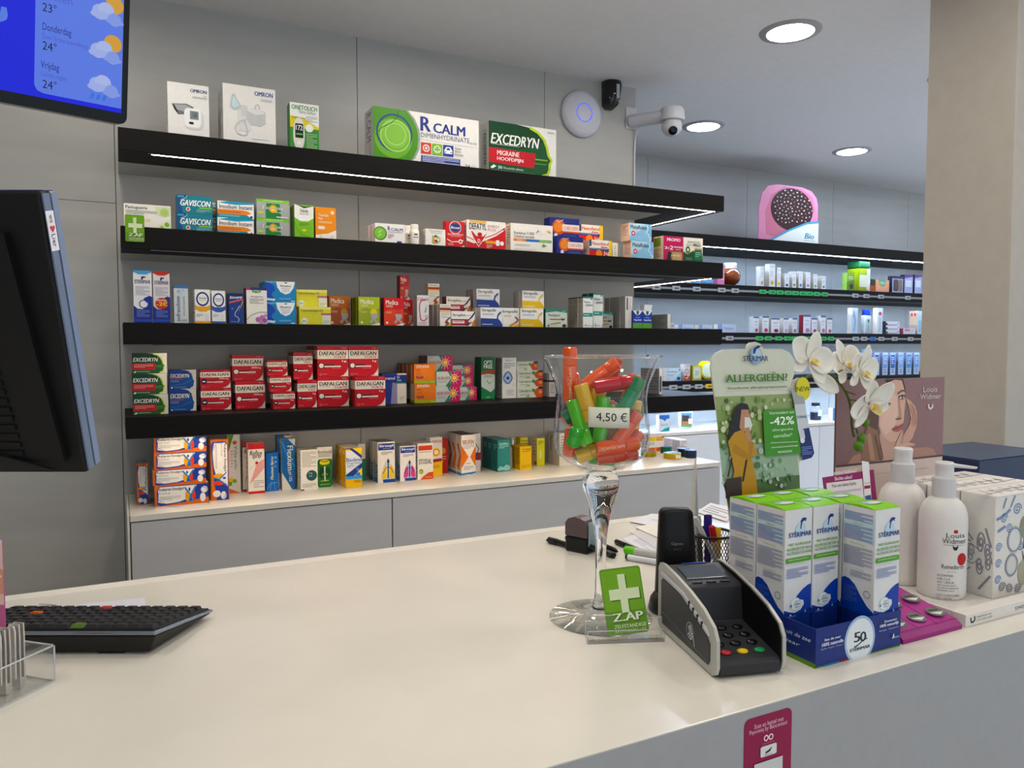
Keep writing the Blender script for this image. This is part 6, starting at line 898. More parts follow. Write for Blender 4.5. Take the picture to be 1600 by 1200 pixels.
MB().tube([(-.062, -.0035, .018), (.048, -.0035, .018), (.048, -.0035, .001)], .0007, EDG, 6).build('edge_highlight', st, smooth=60)  # card stand: edge highlights as pale tubes here too
MB().tube([(-.062, -.0035, .001), (-.062, -.0035, .018)], .0007, EDG, 6).build('edge_highlight', st, smooth=60); MB().tube([(-.062, .0115, .004), (-.062, .0115, .035), (-.02, .0115, .035)], .0007, EDG, 6).build('edge_highlight', st, smooth=60); MB().tube([(.02, .0115, .03), (.048, .0115, .03), (.048, .0115, .004)], .0007, EDG, 6).build('edge_highlight', st, smooth=60)
def clipper(px, py, label, i):
    d_ = sd_.matrix_world if 0 else Matrix.Translation(cs) @ Matrix.Rotation(rx, 4, 'Z'); p = d_ @ Vector((-.03 - i * .019, .026, .0035)); t = tag(empty('nail_clipper', p, -YAW - math.radians(14)), label, 'nail clipper', 'nail clippers in the clear stand')
    ST2 = M('d2d0cc', .32, .75)
    MB().prism([(-.007, 0), (.007, 0), (.008, .06), (.0075, .078), (-.0075, .078), (-.008, .06)], -.004, -.002, ST2, 'y').build('jaw', t, bevel=.0008); MB().prism([(-.007, 0), (.007, 0), (.008, .06), (.0075, .078), (-.0075, .078), (-.008, .06)], .002, .004, ST2, 'y').build('jaw', t, bevel=.0008)
    MB().prism([(-.005, .012), (.005, .012), (.006, .07), (.004, .077), (-.004, .077), (-.006, .07)], -.0085, -.0062, M('dedcd8', .3, .7) if i % 3 != 2 else M('3a3a3d', .4), 'y').build('lever', t, bevel=.0008); MB().boxw((-.0065, -.002, .0), (.0065, .002, .012), ST2).build('hinge_end', t); MB().tube([(0, -.0062, .07), (0, .0055, .07)], .003, M('8d8b88', .25, 1.0), 10).build('pin', t)
for i, lab in enumerate(('nail clipper nearest the keyboard end of the stand', 'second nail clipper in from the stand end', 'nail clipper with dark lever, third in the stand', 'fourth nail clipper in the stand', 'nail clipper cut off by the picture edge')): clipper(0, 0, lab, i)
p_ = CT(5, 1030); ka = onY(9, 843, p_.y); pcd = tag(empty('display_card', p_), 'pink display card with hand photo behind the nail clippers', 'card')
hh = ka.z - ZC; wd = .10
MB().boxw((-wd, 0, 0), (.0, .002, hh), M('b8608c', .5)).build('card_board', pcd, rot=(0, 0, -YAW)).location = RT * .004
cb = pcd.children[0]; printed(cb, Face((-wd, 0, 0), (wd, 0, 0), (0, 0, hh), (0, -1, 0)), [('r', 0, .46, 1, .96, 'd8b8b0'), ('p', [(.3, .5), (1, .55), (1, .75), (.6, .9), (.2, .8)], 'c8927c'), ('s', [(.4, .6), (.98, .7)], .03, 'e6c4b4'), ('r', 0, .96, 1, 1, 'c9d3dc')])
# --- nasal spray display: blue tray, seven cartons, header card
X0, X1, Y0, Y1 = .792, .958, .687, .856
tr = tag(empty('display_tray', (X0, Y0, ZC)), 'navy cardboard counter tray holding nasal spray cartons', 'display tray')
NV = M('1c2f74', .35); TWx, TDy, THz = X1 - X0, Y1 - Y0, .052
MB().boxw((0, 0, 0), (TWx, .0015, THz), NV).build('front_wall', tr); MB().boxw((0, .0016, 0), (.0015, TDy, THz), NV).build('side_wall', tr); MB().boxw((TWx - .0015, .0016, 0), (TWx, TDy, THz), NV).build('side_wall', tr); MB().boxw((.0016, TDy - .0015, 0), (TWx - .0016, TDy, THz), NV).build('rear_wall', tr); MB().boxw((.0016, .0016, 0), (TWx - .0016, TDy - .0016, .0015), NV).build('floor_panel', tr)
printed(tr, Face((0, 0, 0), (TWx, 0, 0), (0, 0, THz), (0, -1, 0)), [('r', 0, 0, 1, .035, '5f8a2a'), ('r', .27, 0, .5, .05, '8a2030'), ('r', .08, 0, .27, .05, '2a6f8a'), ('e', .5, .47, .18, '9fb8d8', .62), ('e', .5, .47, .158, 'dfe6ea', .55), ('T', .43, .42, .5, .68, '5', '2a3034', 'b'), ('T', .5, .40, .57, .66, '0', '2a3034', 'b'), ('s', [(.43, .3), (.48, .34), (.54, .44), (.585, .46)], .01, '16265c'), ('T', .38, .2, .62, .3, 'STÉRIMAR', '1a2448', 'b'), ('T', .09, .66, .27, .72, 'Eau de mer', 'e8ecf6', 'b'), ('T', .06, .53, .3, .62, '100% naturelle', 'e8ecf6', 'b'), ('T', .05, .44, .29, .49, 'Bienfaits · Respirer · Hydrater', 'b9c4e0'), ('T', .78, .76, .94, .82, 'Zeewater', 'e8ecf6', 'b'), ('T', .73, .63, .96, .73, '100% natuurlijk', 'e8ecf6', 'b'), ('T', .72, .54, .96, .59, 'Reinigen · Hydrateren', 'b9c4e0'), ('T', .88, .28, .97, .34, 'laboratoires', 'c0c8e0'), ('p', [(.88, .28), (.9, .42), (.91, .3)], 'e8ecf6')], split=True)
printed(tr, Face((0, TDy, 0), (0, -TDy, 0), (0, 0, THz), (-1, 0, 0)), [('r', 0, 0, 1, .12, '5f8a2a'), ('T', .45, .58, .95, .72, 'Al 50 jaar uit de zee', 'd6dcf0', 'i'), ('T', .5, .36, .85, .48, 'al 50 jaar', 'd6dcf0', 'i')], names=('side_print', 'side_lettering'))
bw, bd, bh = .0508, .0525, .1935
def sterbox(x, y, label):
    t = tag(empty('nasal_spray_box', (x, y, ZC + .0017)), label, 'medicine box', 'nasal spray boxes in the navy tray')
    MB().boxw((0, 0, 0), (bw, bd, bh), M('dcdcdc', .4)).build('carton', t, bevel=.0006, seg=1)
    n = 6; mb = MB(); LG = M('7fc41a', .35)       # bowed green lid
    pr = [(i / n, .0032 * math.sin(math.pi * i / n)) for i in range(n + 1)]
    mb.add([(xx, bd * a, bh + .0003 + b) for xx in (0, bw) for a, b in pr], [(i, i + 1, n + 2 + i, n + 1 + i) for i in range(n)] + [list(range(n + 1))[::-1], list(range(n + 1, 2 * n + 2))], LG); mb.add([(0, 0, bh + .0003), (bw, 0, bh + .0003), (bw, bd, bh + .0003), (0, bd, bh + .0003)], [(3, 2, 1, 0)], LG); mb.build('lid', t, smooth=40)
    e = MB(); e.add([(bw * (.5 + .34 * math.cos(2 * math.pi * j / 24)), bd * (.5 + .17 * math.sin(2 * math.pi * j / 24)), bh + .0038) for j in range(24)], [range(24)], M('9fb8c0')); e.add([(bw * (.54 + .24 * math.cos(2 * math.pi * j / 24)), bd * (.46 + .11 * math.sin(2 * math.pi * j / 24)), bh + .0040) for j in range(24)], [range(24)], M('d6dee0')); e.build('lid_print', t)
    wave = [(0, 0), (1, 0), (1, .285), (.86, .275), (.68, .245), (.5, .2), (.34, .145), (.29, .11), (.45, .14), (.6, .15), (.72, .14), (.74, .1), (.62, .055), (.4, .035), (.2, .05), (0, .075)]
    dol = [(.54, .815), (.55, .85), (.56, .89), (.63, .915), (.72, .915), (.79, .9), (.73, .895), (.77, .878), (.68, .89), (.61, .875), (.585, .84), (.58, .815)]
    up = .235
    FB = Face((0, 0, bh * up), (bw, 0, 0), (0, 0, bh * (1 - up)), (0, -1, 0)); SB = Face((0, bd, bh * up), (0, -bd, 0), (0, 0, bh * (1 - up)), (-1, 0, 0))
    MB().boxw((-.00008, -.00008, .0005), (bw + .00008, bd + .00008, bh * up), M('1a2f78')).build('foot_band', t)
    printed(t, FB, [('p', wave, '1d3f9e'), ('p', [(0, 0), (1, 0), (1, .06), (.55, .02), (0, .045)], '1a2f78'), ('e', .42, .115, .2, 'c3dbc8', .062), ('e', .42, .115, .17, 'e9eeee', .054), ('e', .56, .805, .2, 'bdd2e0', .07), ('p', dol, '16307c'), ('T', .12, .745, .96, .80, 'STÉRIMAR', '1b3a84', 'b'), ('T', .12, .662, .94, .69, 'NEZ ALLERGIQUE', '6fa04a', 'b'), ('T', .05, .622, .97, .65, 'ALLERGISCHE NEUS', '6fa04a', 'b'), ('T', .05, .585, .97, .612, 'ALLERGISCHE NASE', '6fa04a', 'b'), ('r', .03, .51, .95, .555, '569a2f'), ('g', .1, .525, .85, .54, 1, 'b9d8a0'), ('g', .04, .485, .8, .492, 1, 'a9b0b8'), ('g', .05, .36, .85, .455, 6, '7f8fc0'), ('T', .34, .11, .56, .125, '100%', '2a3f6a', 'b'), ('g', .36, .13, .55, .15, 3, '7a8aa8'), ('g', .36, .08, .55, .1, 3, '7a8aa8'), ('p', [(.2, .1), (.23, .13), (.26, .1)], '1d3f9e'), ('e', .2, .025, .03, 'd8d8dc'), ('g', .08, .0, .4, .018, 2, '5f7ac8'), ('s', [(.72, .03), (.74, .06), (.76, .03)], .03, '7f98d8')], split='all')
    printed(t, SB, [('p', [(.04, .96), (.97, .9), (.97, .66), (.04, .78)], 'c3d6dc'), ('p', [(0, 0), (1, 0), (1, .045), (.8, .09), (.6, .17), (.42, .26), (.25, .3), (.1, .31), (0, .29)], '1d3f9e'), ('g', .06, .86, .93, .945, 7, '5a6fb0'), ('T', .35, .835, .65, .85, 'Indicatie', '8aae3a'), ('g', .06, .68, .93, .82, 11, '5a6fb0'), ('T', .25, .64, .7, .66, 'Waarschuwing', '9aae5a'), ('g', .06, .44, .94, .62, 15, '8288a8'), ('T', .3, .405, .7, .42, 'Samenstelling', '9aae5a'), ('g', .28, .33, .92, .395, 5, '8a8fa6'), ('o', .8, .2, .1, .18, '7a7f90'), ('g', .08, .08, .5, .24, 9, '4a66b8')], names=('side_print', 'side_lettering'), split='all')
    return t
cx = [X0 + .0026, X0 + .0026 + bw + .0024, X1 - .0026 - bw]; ry = [Y0 + .0026, Y0 + .0026 + bd + .0015, Y0 + .0026 + 2 * (bd + .0015)]
for x, y, l in ((cx[2], ry[0], 'nasal spray carton alone in the front row of the tray'), (cx[0], ry[1], 'nasal spray carton in the middle row, nearest the terminal'), (cx[1], ry[1], 'nasal spray carton in the middle of the tray'), (cx[2], ry[1], 'nasal spray carton behind the single front one'), (cx[0], ry[2], 'nasal spray carton in the back row, outermost'), (cx[1], ry[2], 'nasal spray carton in the back row centre'), (cx[2], ry[2], 'nasal spray carton in the back row by the leaflet')):
    if 'alone' in l: sb0 = sterbox(x, y, l)
    else: q = copy_tree(sb0); q.location = (x, y, ZC + .0017); q['label'] = l
# header card behind the tray
O = Vector((X0 - .02, Y1 + .003, ZC)); hd = frame_obj('header_card', O, Vector((1, 0, 0)), Vector((0, .09, 1))); tag(hd, 'tall green cardboard header about allergies behind the nasal sprays', 'display card')
def pxy(o): return lambda x, y: uvp(o, x, y)
H_ = pxy(hd)
out = [H_(x, y) for x, y in ((1140, 800), (1131, 740), (1120, 640), (1111, 575), (1112, 562), (1118, 552), (1130, 546), (1166, 545), (1167, 540), (1172, 535), (1180, 534), (1188, 537), (1193, 545), (1222, 545), (1234, 551), (1240, 560), (1241, 585), (1235, 604), (1238, 601), (1240, 594), (1248, 590), (1256, 592), (1262, 602), (1263, 612), (1259, 622), (1254, 626), (1260, 660), (1268, 708), (1264, 716), (1249, 721), (1251, 800))]
zb = 0
out = [(out[0][0] + .008, 0), *out, (out[-1][0] + .001, 0)]
MB().prism(out[::-1], 0, .003, M('cfd0c0', .5), 'y').build('board', hd)
xs_ = [p[0] for p in out]; zs_ = [p[1] for p in out]; bx0, bx1, bz1 = min(xs_), max(xs_), max(zs_); Wd = bx1 - bx0
def HU(x, y): a = H_(x, y); return (a[0] - bx0) / Wd, a[1] / bz1
def HT(x0, y0, x1, y1, s, c, fl=''):
    a, b = HU(x0, y1), HU(x1, y0); its.append(('T', a[0], a[1], b[0], b[1], s, c, fl))
its = [('p', [((x - bx0) / Wd, z / bz1) for x, z in out][:6] + [HU(1240, 560)] + [HU(1241, 640), HU(1251, 800)] + [((out[-1][0] - bx0) / Wd, 0)], 'c3c8ae')] if 0 else []
gl = [HU(1117, 620), HU(1240, 615), HU(1251, 800), (((out[-1][0] - bx0) / Wd), 0), ((out[0][0] - bx0) / Wd, 0), HU(1140, 800)]
its += [('p', gl, '8f9f6a'), ('p', [HU(1119, 640), HU(1241, 640), HU(1243, 690), HU(1124, 700)], '7f9352'), ('p', [HU(1124, 700), HU(1243, 688), HU(1249, 745), HU(1130, 760)], '9ab09a'), ('p', [HU(1130, 755), HU(1249, 742), HU(1251, 800), HU(1140, 800)], '4f6a3a'), ('p', [HU(1139, 795), HU(1251, 785), (((out[-1][0] - bx0) / Wd), 0), ((out[0][0] - bx0) / Wd, 0)], '3f8f1c')]
rb = random.Random(11)
for i in range(150):
    u, v = rb.uniform(1126, 1236), rb.uniform(622, 760); w_ = HU(u, v); c = rb.choice(['6f8a3f', 'a9b87f', 'b9c6a0', '5a7038', '8a9a5c', 'c9d0b8', '3f5a2c'] if v < 690 else ['b8c8c0', '8aa88a', '6f9060', 'a3b8a8', '4f7040']); its.append(('e', w_[0], w_[1], rb.uniform(.006, .026), c))
its += [('p', [HU(*q) for q in ((1150, 590), (1156, 583))] + [HU(1160, 592)], 'c3c8ae')] if 0 else []
# woman in a yellow coat sneezing into a tissue
its += [('p', [HU(*q) for q in ((1136, 700), (1135, 680), (1141, 650), (1146, 635), (1155, 629), (1165, 632), (1169, 645), (1166, 660), (1160, 675), (1150, 690), (1144, 702))], '221c22'), ('p', [HU(*q) for q in ((1155, 640), (1166, 640), (1169, 652), (1166, 668), (1158, 676), (1152, 668))], 'b58468'), ('p', [HU(*q) for q in ((1134, 690), (1144, 676), (1156, 671), (1166, 682), (1180, 705), (1178, 713), (1170, 712), (1178, 745), (1182, 790), (1158, 795), (1140, 760), (1144, 735))], 'b8861f'), ('p', [HU(*q) for q in ((1160, 652), (1168, 652), (1172, 664), (1168, 676), (1160, 670))], 'd9d8d6'), ('s', [HU(1172, 705), HU(1166, 685), HU(1164, 668)], .05, 'b58468'), ('s', [HU(1142, 700), HU(1168, 715), HU(1170, 690)], .06, 'a87818'), ('s', [HU(1163, 718), HU(1157, 752)], .02, '2a2018'), ('s', [HU(1140, 715), HU(1134, 745)], .015, '2a2018'), ('p', [HU(*q) for q in ((1132, 748), (1155, 744), (1156, 775), (1130, 778))], '3a2c28')]
its += [('R', *HU(1192, 713), *HU(1249, 638), .07, '3f8a22')]
HT(1158, 551, 1202, 561, 'STÉRIMAR', '1c2a5e', 'b') if 0 else None
a = HU(1178, 556); its += [('e', a[0], a[1], .065, '8aa8c8'), ('e', a[0] + .01, a[1] + .004, .045, 'b4c8dc'), ('p', [HU(*q) for q in ((1173, 553), (1174, 545), (1180, 540), (1186, 541), (1182, 544), (1178, 546), (1176, 553))], '16265c')]
HT(1158, 554, 1196, 565, 'STÉRIMAR', '1c2a5e', 'b'); HT(1131, 581, 1226, 598, 'ALLERGIEËN?', '45762a', 'B'); HT(1133, 602, 1225, 610, 'Voorkomt allergiesymptomen', '3f6428', 'b')
HT(1198, 641, 1237, 648, 'Vermindert tot', 'eaf3e2'); HT(1200, 650, 1236, 665, '-42%', 'f6faf2', 'b'); HT(1203, 668, 1235, 675, 'allergische', 'eaf3e2'); HT(1205, 676, 1234, 684, 'aanvallen*', 'eaf3e2'); its.append(('s', [HU(1200, 692), HU(1242, 690)], .004, 'd9ead0')); HT(1201, 695, 1243, 701, 'WETENSCHAPPELIJK', 'eaf3e2', 'b'); HT(1212, 703, 1233, 708, 'BEWEZEN', 'eaf3e2', 'b')
a = HU(1251, 608); its += [('e', a[0], a[1], .078, 'd3c81c', .045)]; HT(1241, 604, 1261, 612, 'NEW', '3a4a12', 'b')
its += [('p', [HU(*q) for q in ((1237, 632), (1231, 604), (1236, 608), (1243, 618), (1252, 620), (1254, 632))], '9fa2a4'), ('p', [HU(*q) for q in ((1237, 632), (1254, 631), (1260, 668), (1243, 672))], 'c9cdd2'), ('p', [HU(*q) for q in ((1243, 672), (1260, 668), (1268, 708), (1264, 715), (1250, 719))], '1b2a66'), ('p', [HU(*q) for q in ((1242, 668), (1252, 672), (1254, 684), (1247, 692), (1245, 680))], 'c9cdd2'), ('e', *HU(1250, 688), .022, 'dfe4e8')]
HT(1241, 649, 1256, 654, 'STERIMAR', '24407f', 'b'); its.append(('g', *HU(1249, 712), *HU(1264, 697), 5, '6f84c0'))
printed(hd, Face((bx0, 0, 0), (Wd, 0, 0), (0, 0, bz1), (0, -1, 0)), its, lift=.00003, split=True)
# --- plum tube display with a leaflet
PX0, PX1, PY0, PY1 = .966, 1.098, .688, .905
pl = tag(empty('tube_display', (PX0, PY0, ZC)), 'plum cardboard display with oval openings beside the navy tray', 'display tray'); PM = M('8f2a72', .4); pw, pd = PX1 - PX0, PY1 - PY0; pz0, pz1 = .010, .058
def wedge(x0, x1, m): return MB().prism([(0, 0), (pd, 0), (pd, pz1), (.008, pz0 + .002), (0, pz0 - .004)], x0, x1, m, 'x')
wedge(0, pw, PM).build('stand', pl, bevel=.0008)
sl = Vector((0, pd - .008, pz1 - pz0 - .002)); nrm = Vector((0, -sl.z, sl.y)).normalized(); its = [('r', .02, .02, .98, .99, 'a63f88')]
for c in range(3): its.append(('r', .02 + c * .32, .0, .035 + c * .32, 1, '8a2a6e'))
for c in range(3):
    for r in range(5): its += [('e', .2 + c * .32, .1 + r * .19, .115, '6a6a66', .055), ('p', [(.10 + c * .32, .1 + r * .19), (.2 + c * .32, .06 + r * .19), (.3 + c * .32, .085 + r * .19), (.2 + c * .32, .095 + r * .19)], 'd6d6d2'), ('s', [(.13 + c * .32, .125 + r * .19), (.27 + c * .32, .115 + r * .19)], .02, '2f2f2d')]
printed(pl, Face((0, .008, pz0 + .002), (pw, 0, 0), sl, nrm), its, names=('oval_openings', 'lettering'))
O = Vector((PX0 + .0, .866, ZC + pz0 + .003 + (pz1 - pz0) * (.866 - PY0) / pd)); lc = frame_obj('leaflet_card', O, Vector((1, 0, 0)), Vector((0, .12, 1))); tag(lc, 'plum and white leaflet about bad breath behind the spray cartons', 'leaflet')
L0, L1 = uvp(lc, 1285, 735), uvp(lc, 1366, 728); wl, hl = L1[0] - L0[0], L1[1]
MB().prism([(L0[0] + .01, 0), (L1[0] + .004, 0), (L1[0] - .002, hl - .006), (L0[0], hl - .01)], 0, .0015, M('8a2458', .4), 'y').build('card_board', lc)
LU = lambda x, y: ((uvp(lc, x, y)[0] - L0[0]) / wl, uvp(lc, x, y)[1] / hl); its = [('p', [LU(1291, 755), LU(1347, 748), LU(1352, 800), LU(1296, 808)], 'e2dcd8'), ('T', *LU(1294, 743), *LU(1338, 732), 'Mauvaise haleine?', 'efe0e6', 'b'), ('T', *LU(1304, 751), *LU(1331, 742), 'Slechte adem?', 'efe0e6', 'b'), ('T', *LU(1300, 762), *LU(1337, 752), 'Pour une haleine fraîche', '6a4a5a'), ('g', *LU(1303, 774), *LU(1345, 763), 3, 'a89aa0'), ('p', [LU(1346, 720), LU(1357, 722), LU(1362, 790), LU(1351, 790)], 'e6e6e4'), ('r', *LU(1350, 764), *LU(1359, 758), '9a1f3a'), ('p', [LU(1351, 775), LU(1360, 773), LU(1362, 790), LU(1352, 790)], '3a5a8a'), ('T', *LU(1350, 756), *LU(1359, 753), 'fresh', '3a7a5a')]
printed(lc, Face((L0[0], 0, 0), (wl, 0, 0), (0, 0, hl), (0, -1, 0)), its)
# --- white tray with lotion bottles, gift boxes and poster
WX0, WX1, WY0, WY1 = 1.107, 1.66, .688, 1.03
wt = tag(empty('white_tray', (WX0, WY0, ZC)), 'low white cardboard tray under the lotions and gift boxes', 'display tray'); WT = M('dcd8d2', .45); ww, wd2 = WX1 - WX0, WY1 - WY0
MB().boxw((0, 0, 0), (ww, .022, .019), WT).build('front_rim', wt, bevel=.0008, seg=1); MB().boxw((0, .0221, 0), (.004, wd2, .019), WT).build('side_rim', wt); MB().boxw((ww - .004, .0221, 0), (ww, wd2, .019), WT).build('side_rim', wt); MB().boxw((.0041, .0221, 0), (ww - .0041, wd2, .006), WT).build('floor_panel', wt)
printed(wt, Face((0, 0, 0), (ww, 0, 0), (0, 0, .019), (0, -1, 0)), [('s', [(.02, .7), (.022, .35), (.03, .3), (.038, .45), (.036, .75)], .006, '2a2a2c'), ('T', .045, .55, .11, .7, 'DERMATOLOGY LAB', '6a6a6c'), ('T', .045, .3, .115, .45, 'SWITZERLAND', '8a8a8c'), ('T', .22, .35, .28, .65, 'SWISS', '6a6a6c'), ('r', .285, .35, .297, .65, 'b02a30'), ('T', .30, .35, .40, .65, 'DERMATO', '6a6a6c')])
def lotion(px, py, label, nozzle, text):
    c = onZ(px, py, ZC + .006); k = (c - CAM).dot(FW) / FPX; t = tag(empty('lotion_bottle', c, -math.atan2(c.x, c.y)), label, 'lotion bottle', 'white pump bottles on the tray')
    R_ = 34 * k; g = lambda dy: dy * k
    MB().lathe([(R_ * .93, .0), (R_ * .98, .003), (R_, .01), (R_, g(118)), (R_ * .97, g(130)), (R_ * .86, g(142)), (R_ * .66, g(150)), (R_ * .5, g(154)), (R_ * .5, g(156))], M('dedcd8', .4), n=48).build('bottle', t, smooth=60)
    cr_ = 17 * k
    MB().lathe([(cr_, g(154)), (cr_ * 1.01, g(156)), (cr_ * .98, g(183)), (cr_ * .8, g(186))], M('cdcdce', .4), n=36).build('collar', t, smooth=40)
    pt = MB().lathe([(cr_ * .76, g(186)), (cr_ * .77, g(200)), (cr_ * .8, g(201)), (cr_ * .8, g(206)), (cr_ * .7, g(208))], M('dcdcdc', .3), n=32).build('pump_head', t, smooth=40)
    if nozzle: MB().solid([(0, -.007, g(201)), (g(42), -.004, g(200)), (g(42), .004, g(200)), (0, .007, g(201)), (0, -.008, g(207)), (g(44), -.004, g(203)), (g(44), .004, g(203)), (0, .008, g(207))], [(3, 2, 1, 0), (4, 5, 6, 7), (0, 1, 5, 4), (1, 2, 6, 5), (2, 3, 7, 6), (3, 0, 4, 7)], M('dcdcdc', .3)).build('spout', pt, bevel=.001)
    mb = MB(); pm = MB()
    def cyl(x, y, off=.0004): a = -math.pi / 2 + math.asin(max(-.99, min(.99, x * k / R_))); return (math.cos(a) * (R_ + off), math.sin(a) * (R_ + off), y * k)
    for x0, y0, x1, y1, s, col, fl in text:
        v, f, _ = text_mesh(s, fl); mb.add([cyl(x0 + (x1 - x0) * x, y0 + (y1 - y0) * y) for x, y in v], f, M(col))
    if mb.f: mb.build('lettering', t)
    if nozzle:
        pm.add([cyl(26, 64)] + [cyl(26 + 2.75 * h_ * math.cos(q), 64 + 4.75 * h_ * math.sin(q)) for h_ in (1, 2) for q in [2 * math.pi * j / 20 for j in range(20)]], [(0, 1 + j, 1 + (j + 1) % 20) for j in range(20)] + [(1 + j, 21 + j, 21 + (j + 1) % 20, 1 + (j + 1) % 20) for j in range(20)], M('b02024')); pm.add([cyl(x, y) for x, y in ((15, 104), (20, 104), (20, 109), (15, 109))], [range(4)], M('b02024')); pm.add([cyl(x, y) for x, y in ((14, 82), (16, 78), (19, 78), (21, 82), (21, 86), (19, 83), (16, 83), (14, 86))], [range(8)], M('1c1c1e')); pm.build('print', t)
lotion(1470, 928, 'white lotion bottle with pump spout turned to the pillar', True, [(5, 97, 29, 104, 'Louis', '2a2a2c', ''), (0, 88, 31, 96, 'Widmer', '2a2a2c', ''), (2, 85, 29, 86.5, 'SWISS DERMATOLOGICA', '6a6a6c', ''), (0, 49, 29, 56, 'Remederm', '3a3a3c', ''), (8, 44, 19, 46, 'dry skin', '7a7a7c', ''), (-5, 37, 16, 41, 'KÖRPER', '6a6a6c', ''), (-5, 31.5, 11, 35, 'MILCH', '6a6a6c', ''), (-5, 26.5, 17, 30, '5% UREA', '6a6a6c', ''), (-5, 22.5, 20, 24.5, 'TROCKENE HAUT', '4a4a4c', ''), (-5, 18.5, 23, 20.5, 'ZU NEURODERMITIS', '4a4a4c', ''), (-5, 14.5, 18, 16.5, 'NEIGENDE HAUT', '4a4a4c', ''), (-6, 6.5, 25, 10, 'LAIT CORPOREL', '8a8a8c', ''), (-6, 2, 15, 5.5, '5% URÉE', '8a8a8c', ''), (-6, -2, 24, 0, 'PEAU SÈCHE SUJETTE', '4a4a4c', '')])
lotion(1406, 906, 'white lotion bottle with its back turned, further in', False, [(26, 90 - i * 13, 33, 91.5 - i * 13, 'info text', '6a6a6c', '') for i in range(6)])
gx, gy = 1.252, .736; gh = onX(1548, 776, gx).z - ZC - .006
def swirl(cu, cv, r, col, w=.03, s=1): return ('s', [(cu + r * (1 - i / 26) * math.cos(s * i * .55), cv + r * (1 - i / 26) * math.sin(s * i * .55)) for i in range(24)], w, col)
for i, lab in enumerate(('white gift box with silver flourishes, front one', 'white gift box with silver flourishes, middle one', 'white gift box with silver flourishes, rear one')):
    t = tag(empty('gift_box', (gx, gy + i * .0605, ZC + .0062)), lab, 'gift box', 'flourished gift boxes on the tray'); gw, gdp = .20, .058
    MB().boxw((0, 0, 0), (gw, gdp, gh), M('dcd9d4', .4)).build('carton', t, bevel=.0008, seg=1)
    MB().boxw((.0008, -.001, gh), (gw - .0008, gdp - .0008, gh + .0012), M('e2dedb', .4)).build('lid_flap', t)
    SV, BL = '8a8a92', '6f86ac'
    its = [swirl(.12 + .08 * k, .78 - .1 * k, .05, BL, .012, (-1) ** k) for k in range(4)] + [swirl(.06, .5 - .16 * k, .045, BL, .01) for k in range(3)] + [swirl(.3 + .15 * k, .85, .06, BL, .012) for k in range(4)] + [('e', .27, .55, .09, 'b9b4a0', .14), ('e', .27, .55, .07, 'd8d8d6', .11), ('e', .24, .3, .08, 'a9a694', .12), ('e', .24, .3, .06, 'cfcfcc', .09), ('e', .42, .66, .08, '8a8a72', .12), ('e', .42, .2, .09, 'a39f8a', .13), ('T', .4, .44, .62, .54, 'Louis', K), ('T', .38, .32, .66, .42, 'Widmer', K), ('o', .27, .55, .1, .1, BL), ('o', .24, .3, .09, .1, BL), swirl(.12, .1, .05, SV, .01), swirl(.22, .08, .05, SV, .01, -1), swirl(.34, .05, .05, SV, .01), ('s', [(.02, .78), (.1, .8), (.2, .86)], .02, BL), ('s', [(.04, .66), (.14, .7)], .02, BL), ('s', [(.1, .88), (.14, .98)], .012, BL), ('s', [(.2, .88), (.26, .99)], .012, BL)]
    if i == 0: printed(t, Face((0, 0, 0), (gw, 0, 0), (0, 0, gh), (0, -1, 0)), its, lift=.00004)
    if i == 0: printed(t, Face((0, gdp, 0), (0, -gdp, 0), (0, 0, gh), (-1, 0, 0)), [swirl(.62, .52, .12, SV, .05), swirl(.82, .46, .1, SV, .04, -1), swirl(.85, .34, .1, SV, .04), swirl(.6, .3, .1, SV, .04, -1), swirl(.35, .4, .1, SV, .03), ('s', [(.05, .44), (.35, .5), (.55, .46)], .03, SV), ('s', [(.05, .34), (.4, .3), (.6, .36)], .03, SV), ('s', [(.1, .56), (.35, .52)], .04, SV), ('s', [(.2, .62), (.4, .54)], .04, SV), ('s', [(.75, .68), (.92, .5)], .06, SV), ('s', [(.6, .06), (.92, .22)], .06, SV), ('s', [(.15, .2), (.35, .26)], .04, SV)], names=('side_print', 'side_lettering'), lift=.00004)
    printed(t, Face((.0, 0, gh + .0012), (gw, 0, 0), (0, gdp, 0), (0, 0, 1)), [swirl(.2 + .12 * k, .55, .06, SV, .008, (-1) ** k) for k in range(6)] + [('s', [(.05 + .14 * k, .2), (.14 + .14 * k, .8)], .01, SV) for k in range(6)] + [('s', [(.02, .3), (.3, .4), (.6, .25), (.98, .35)], .008, SV)], names=('top_print', 'top_lettering'), lift=.00004)
py_ = WY1 - .012; a_ = onY(1308, 600, py_); b_ = onY(1476, 589, py_)
po = tag(empty('portrait_poster', (a_.x, py_, ZC + .0062)), 'brown poster with a woman resting her face on her hand', 'poster'); pW, pH = b_.x - a_.x, b_.z - ZC - .0062
MB().boxw((0, 0, 0), (pW, .004, pH), M('6a5350', .45)).build('board', po)
pf = Face((0, 0, 0), (pW, 0, 0), (0, 0, pH), (0, -1, 0))
def PU(cx, cy): q = onY(1300 + cx * .1875, 560 + cy * .1875, py_); return (q.x - a_.x) / pW, (q.z - ZC - .0062) / pH
def PP(col, *pts): its.append(('p', [PU(*q) for q in pts], col))
its = [('p', [PU(48, 170), (0.0, 1.0), (1.0, 1.0), PU(938, 810), PU(48, 885)], '8a6a68') if 0 else ('r', .004, .5, .996, .996, '86676a')]
vb = PU(500, 850)[1]
its = [('r', .0, vb, 1, 1, '80605f'), ('r', 0, 0, 1, vb, 'cdb9ae'), ('p', [(.5, vb), (1, vb), (1, 1), (.6, 1)], '8a6a6a')]
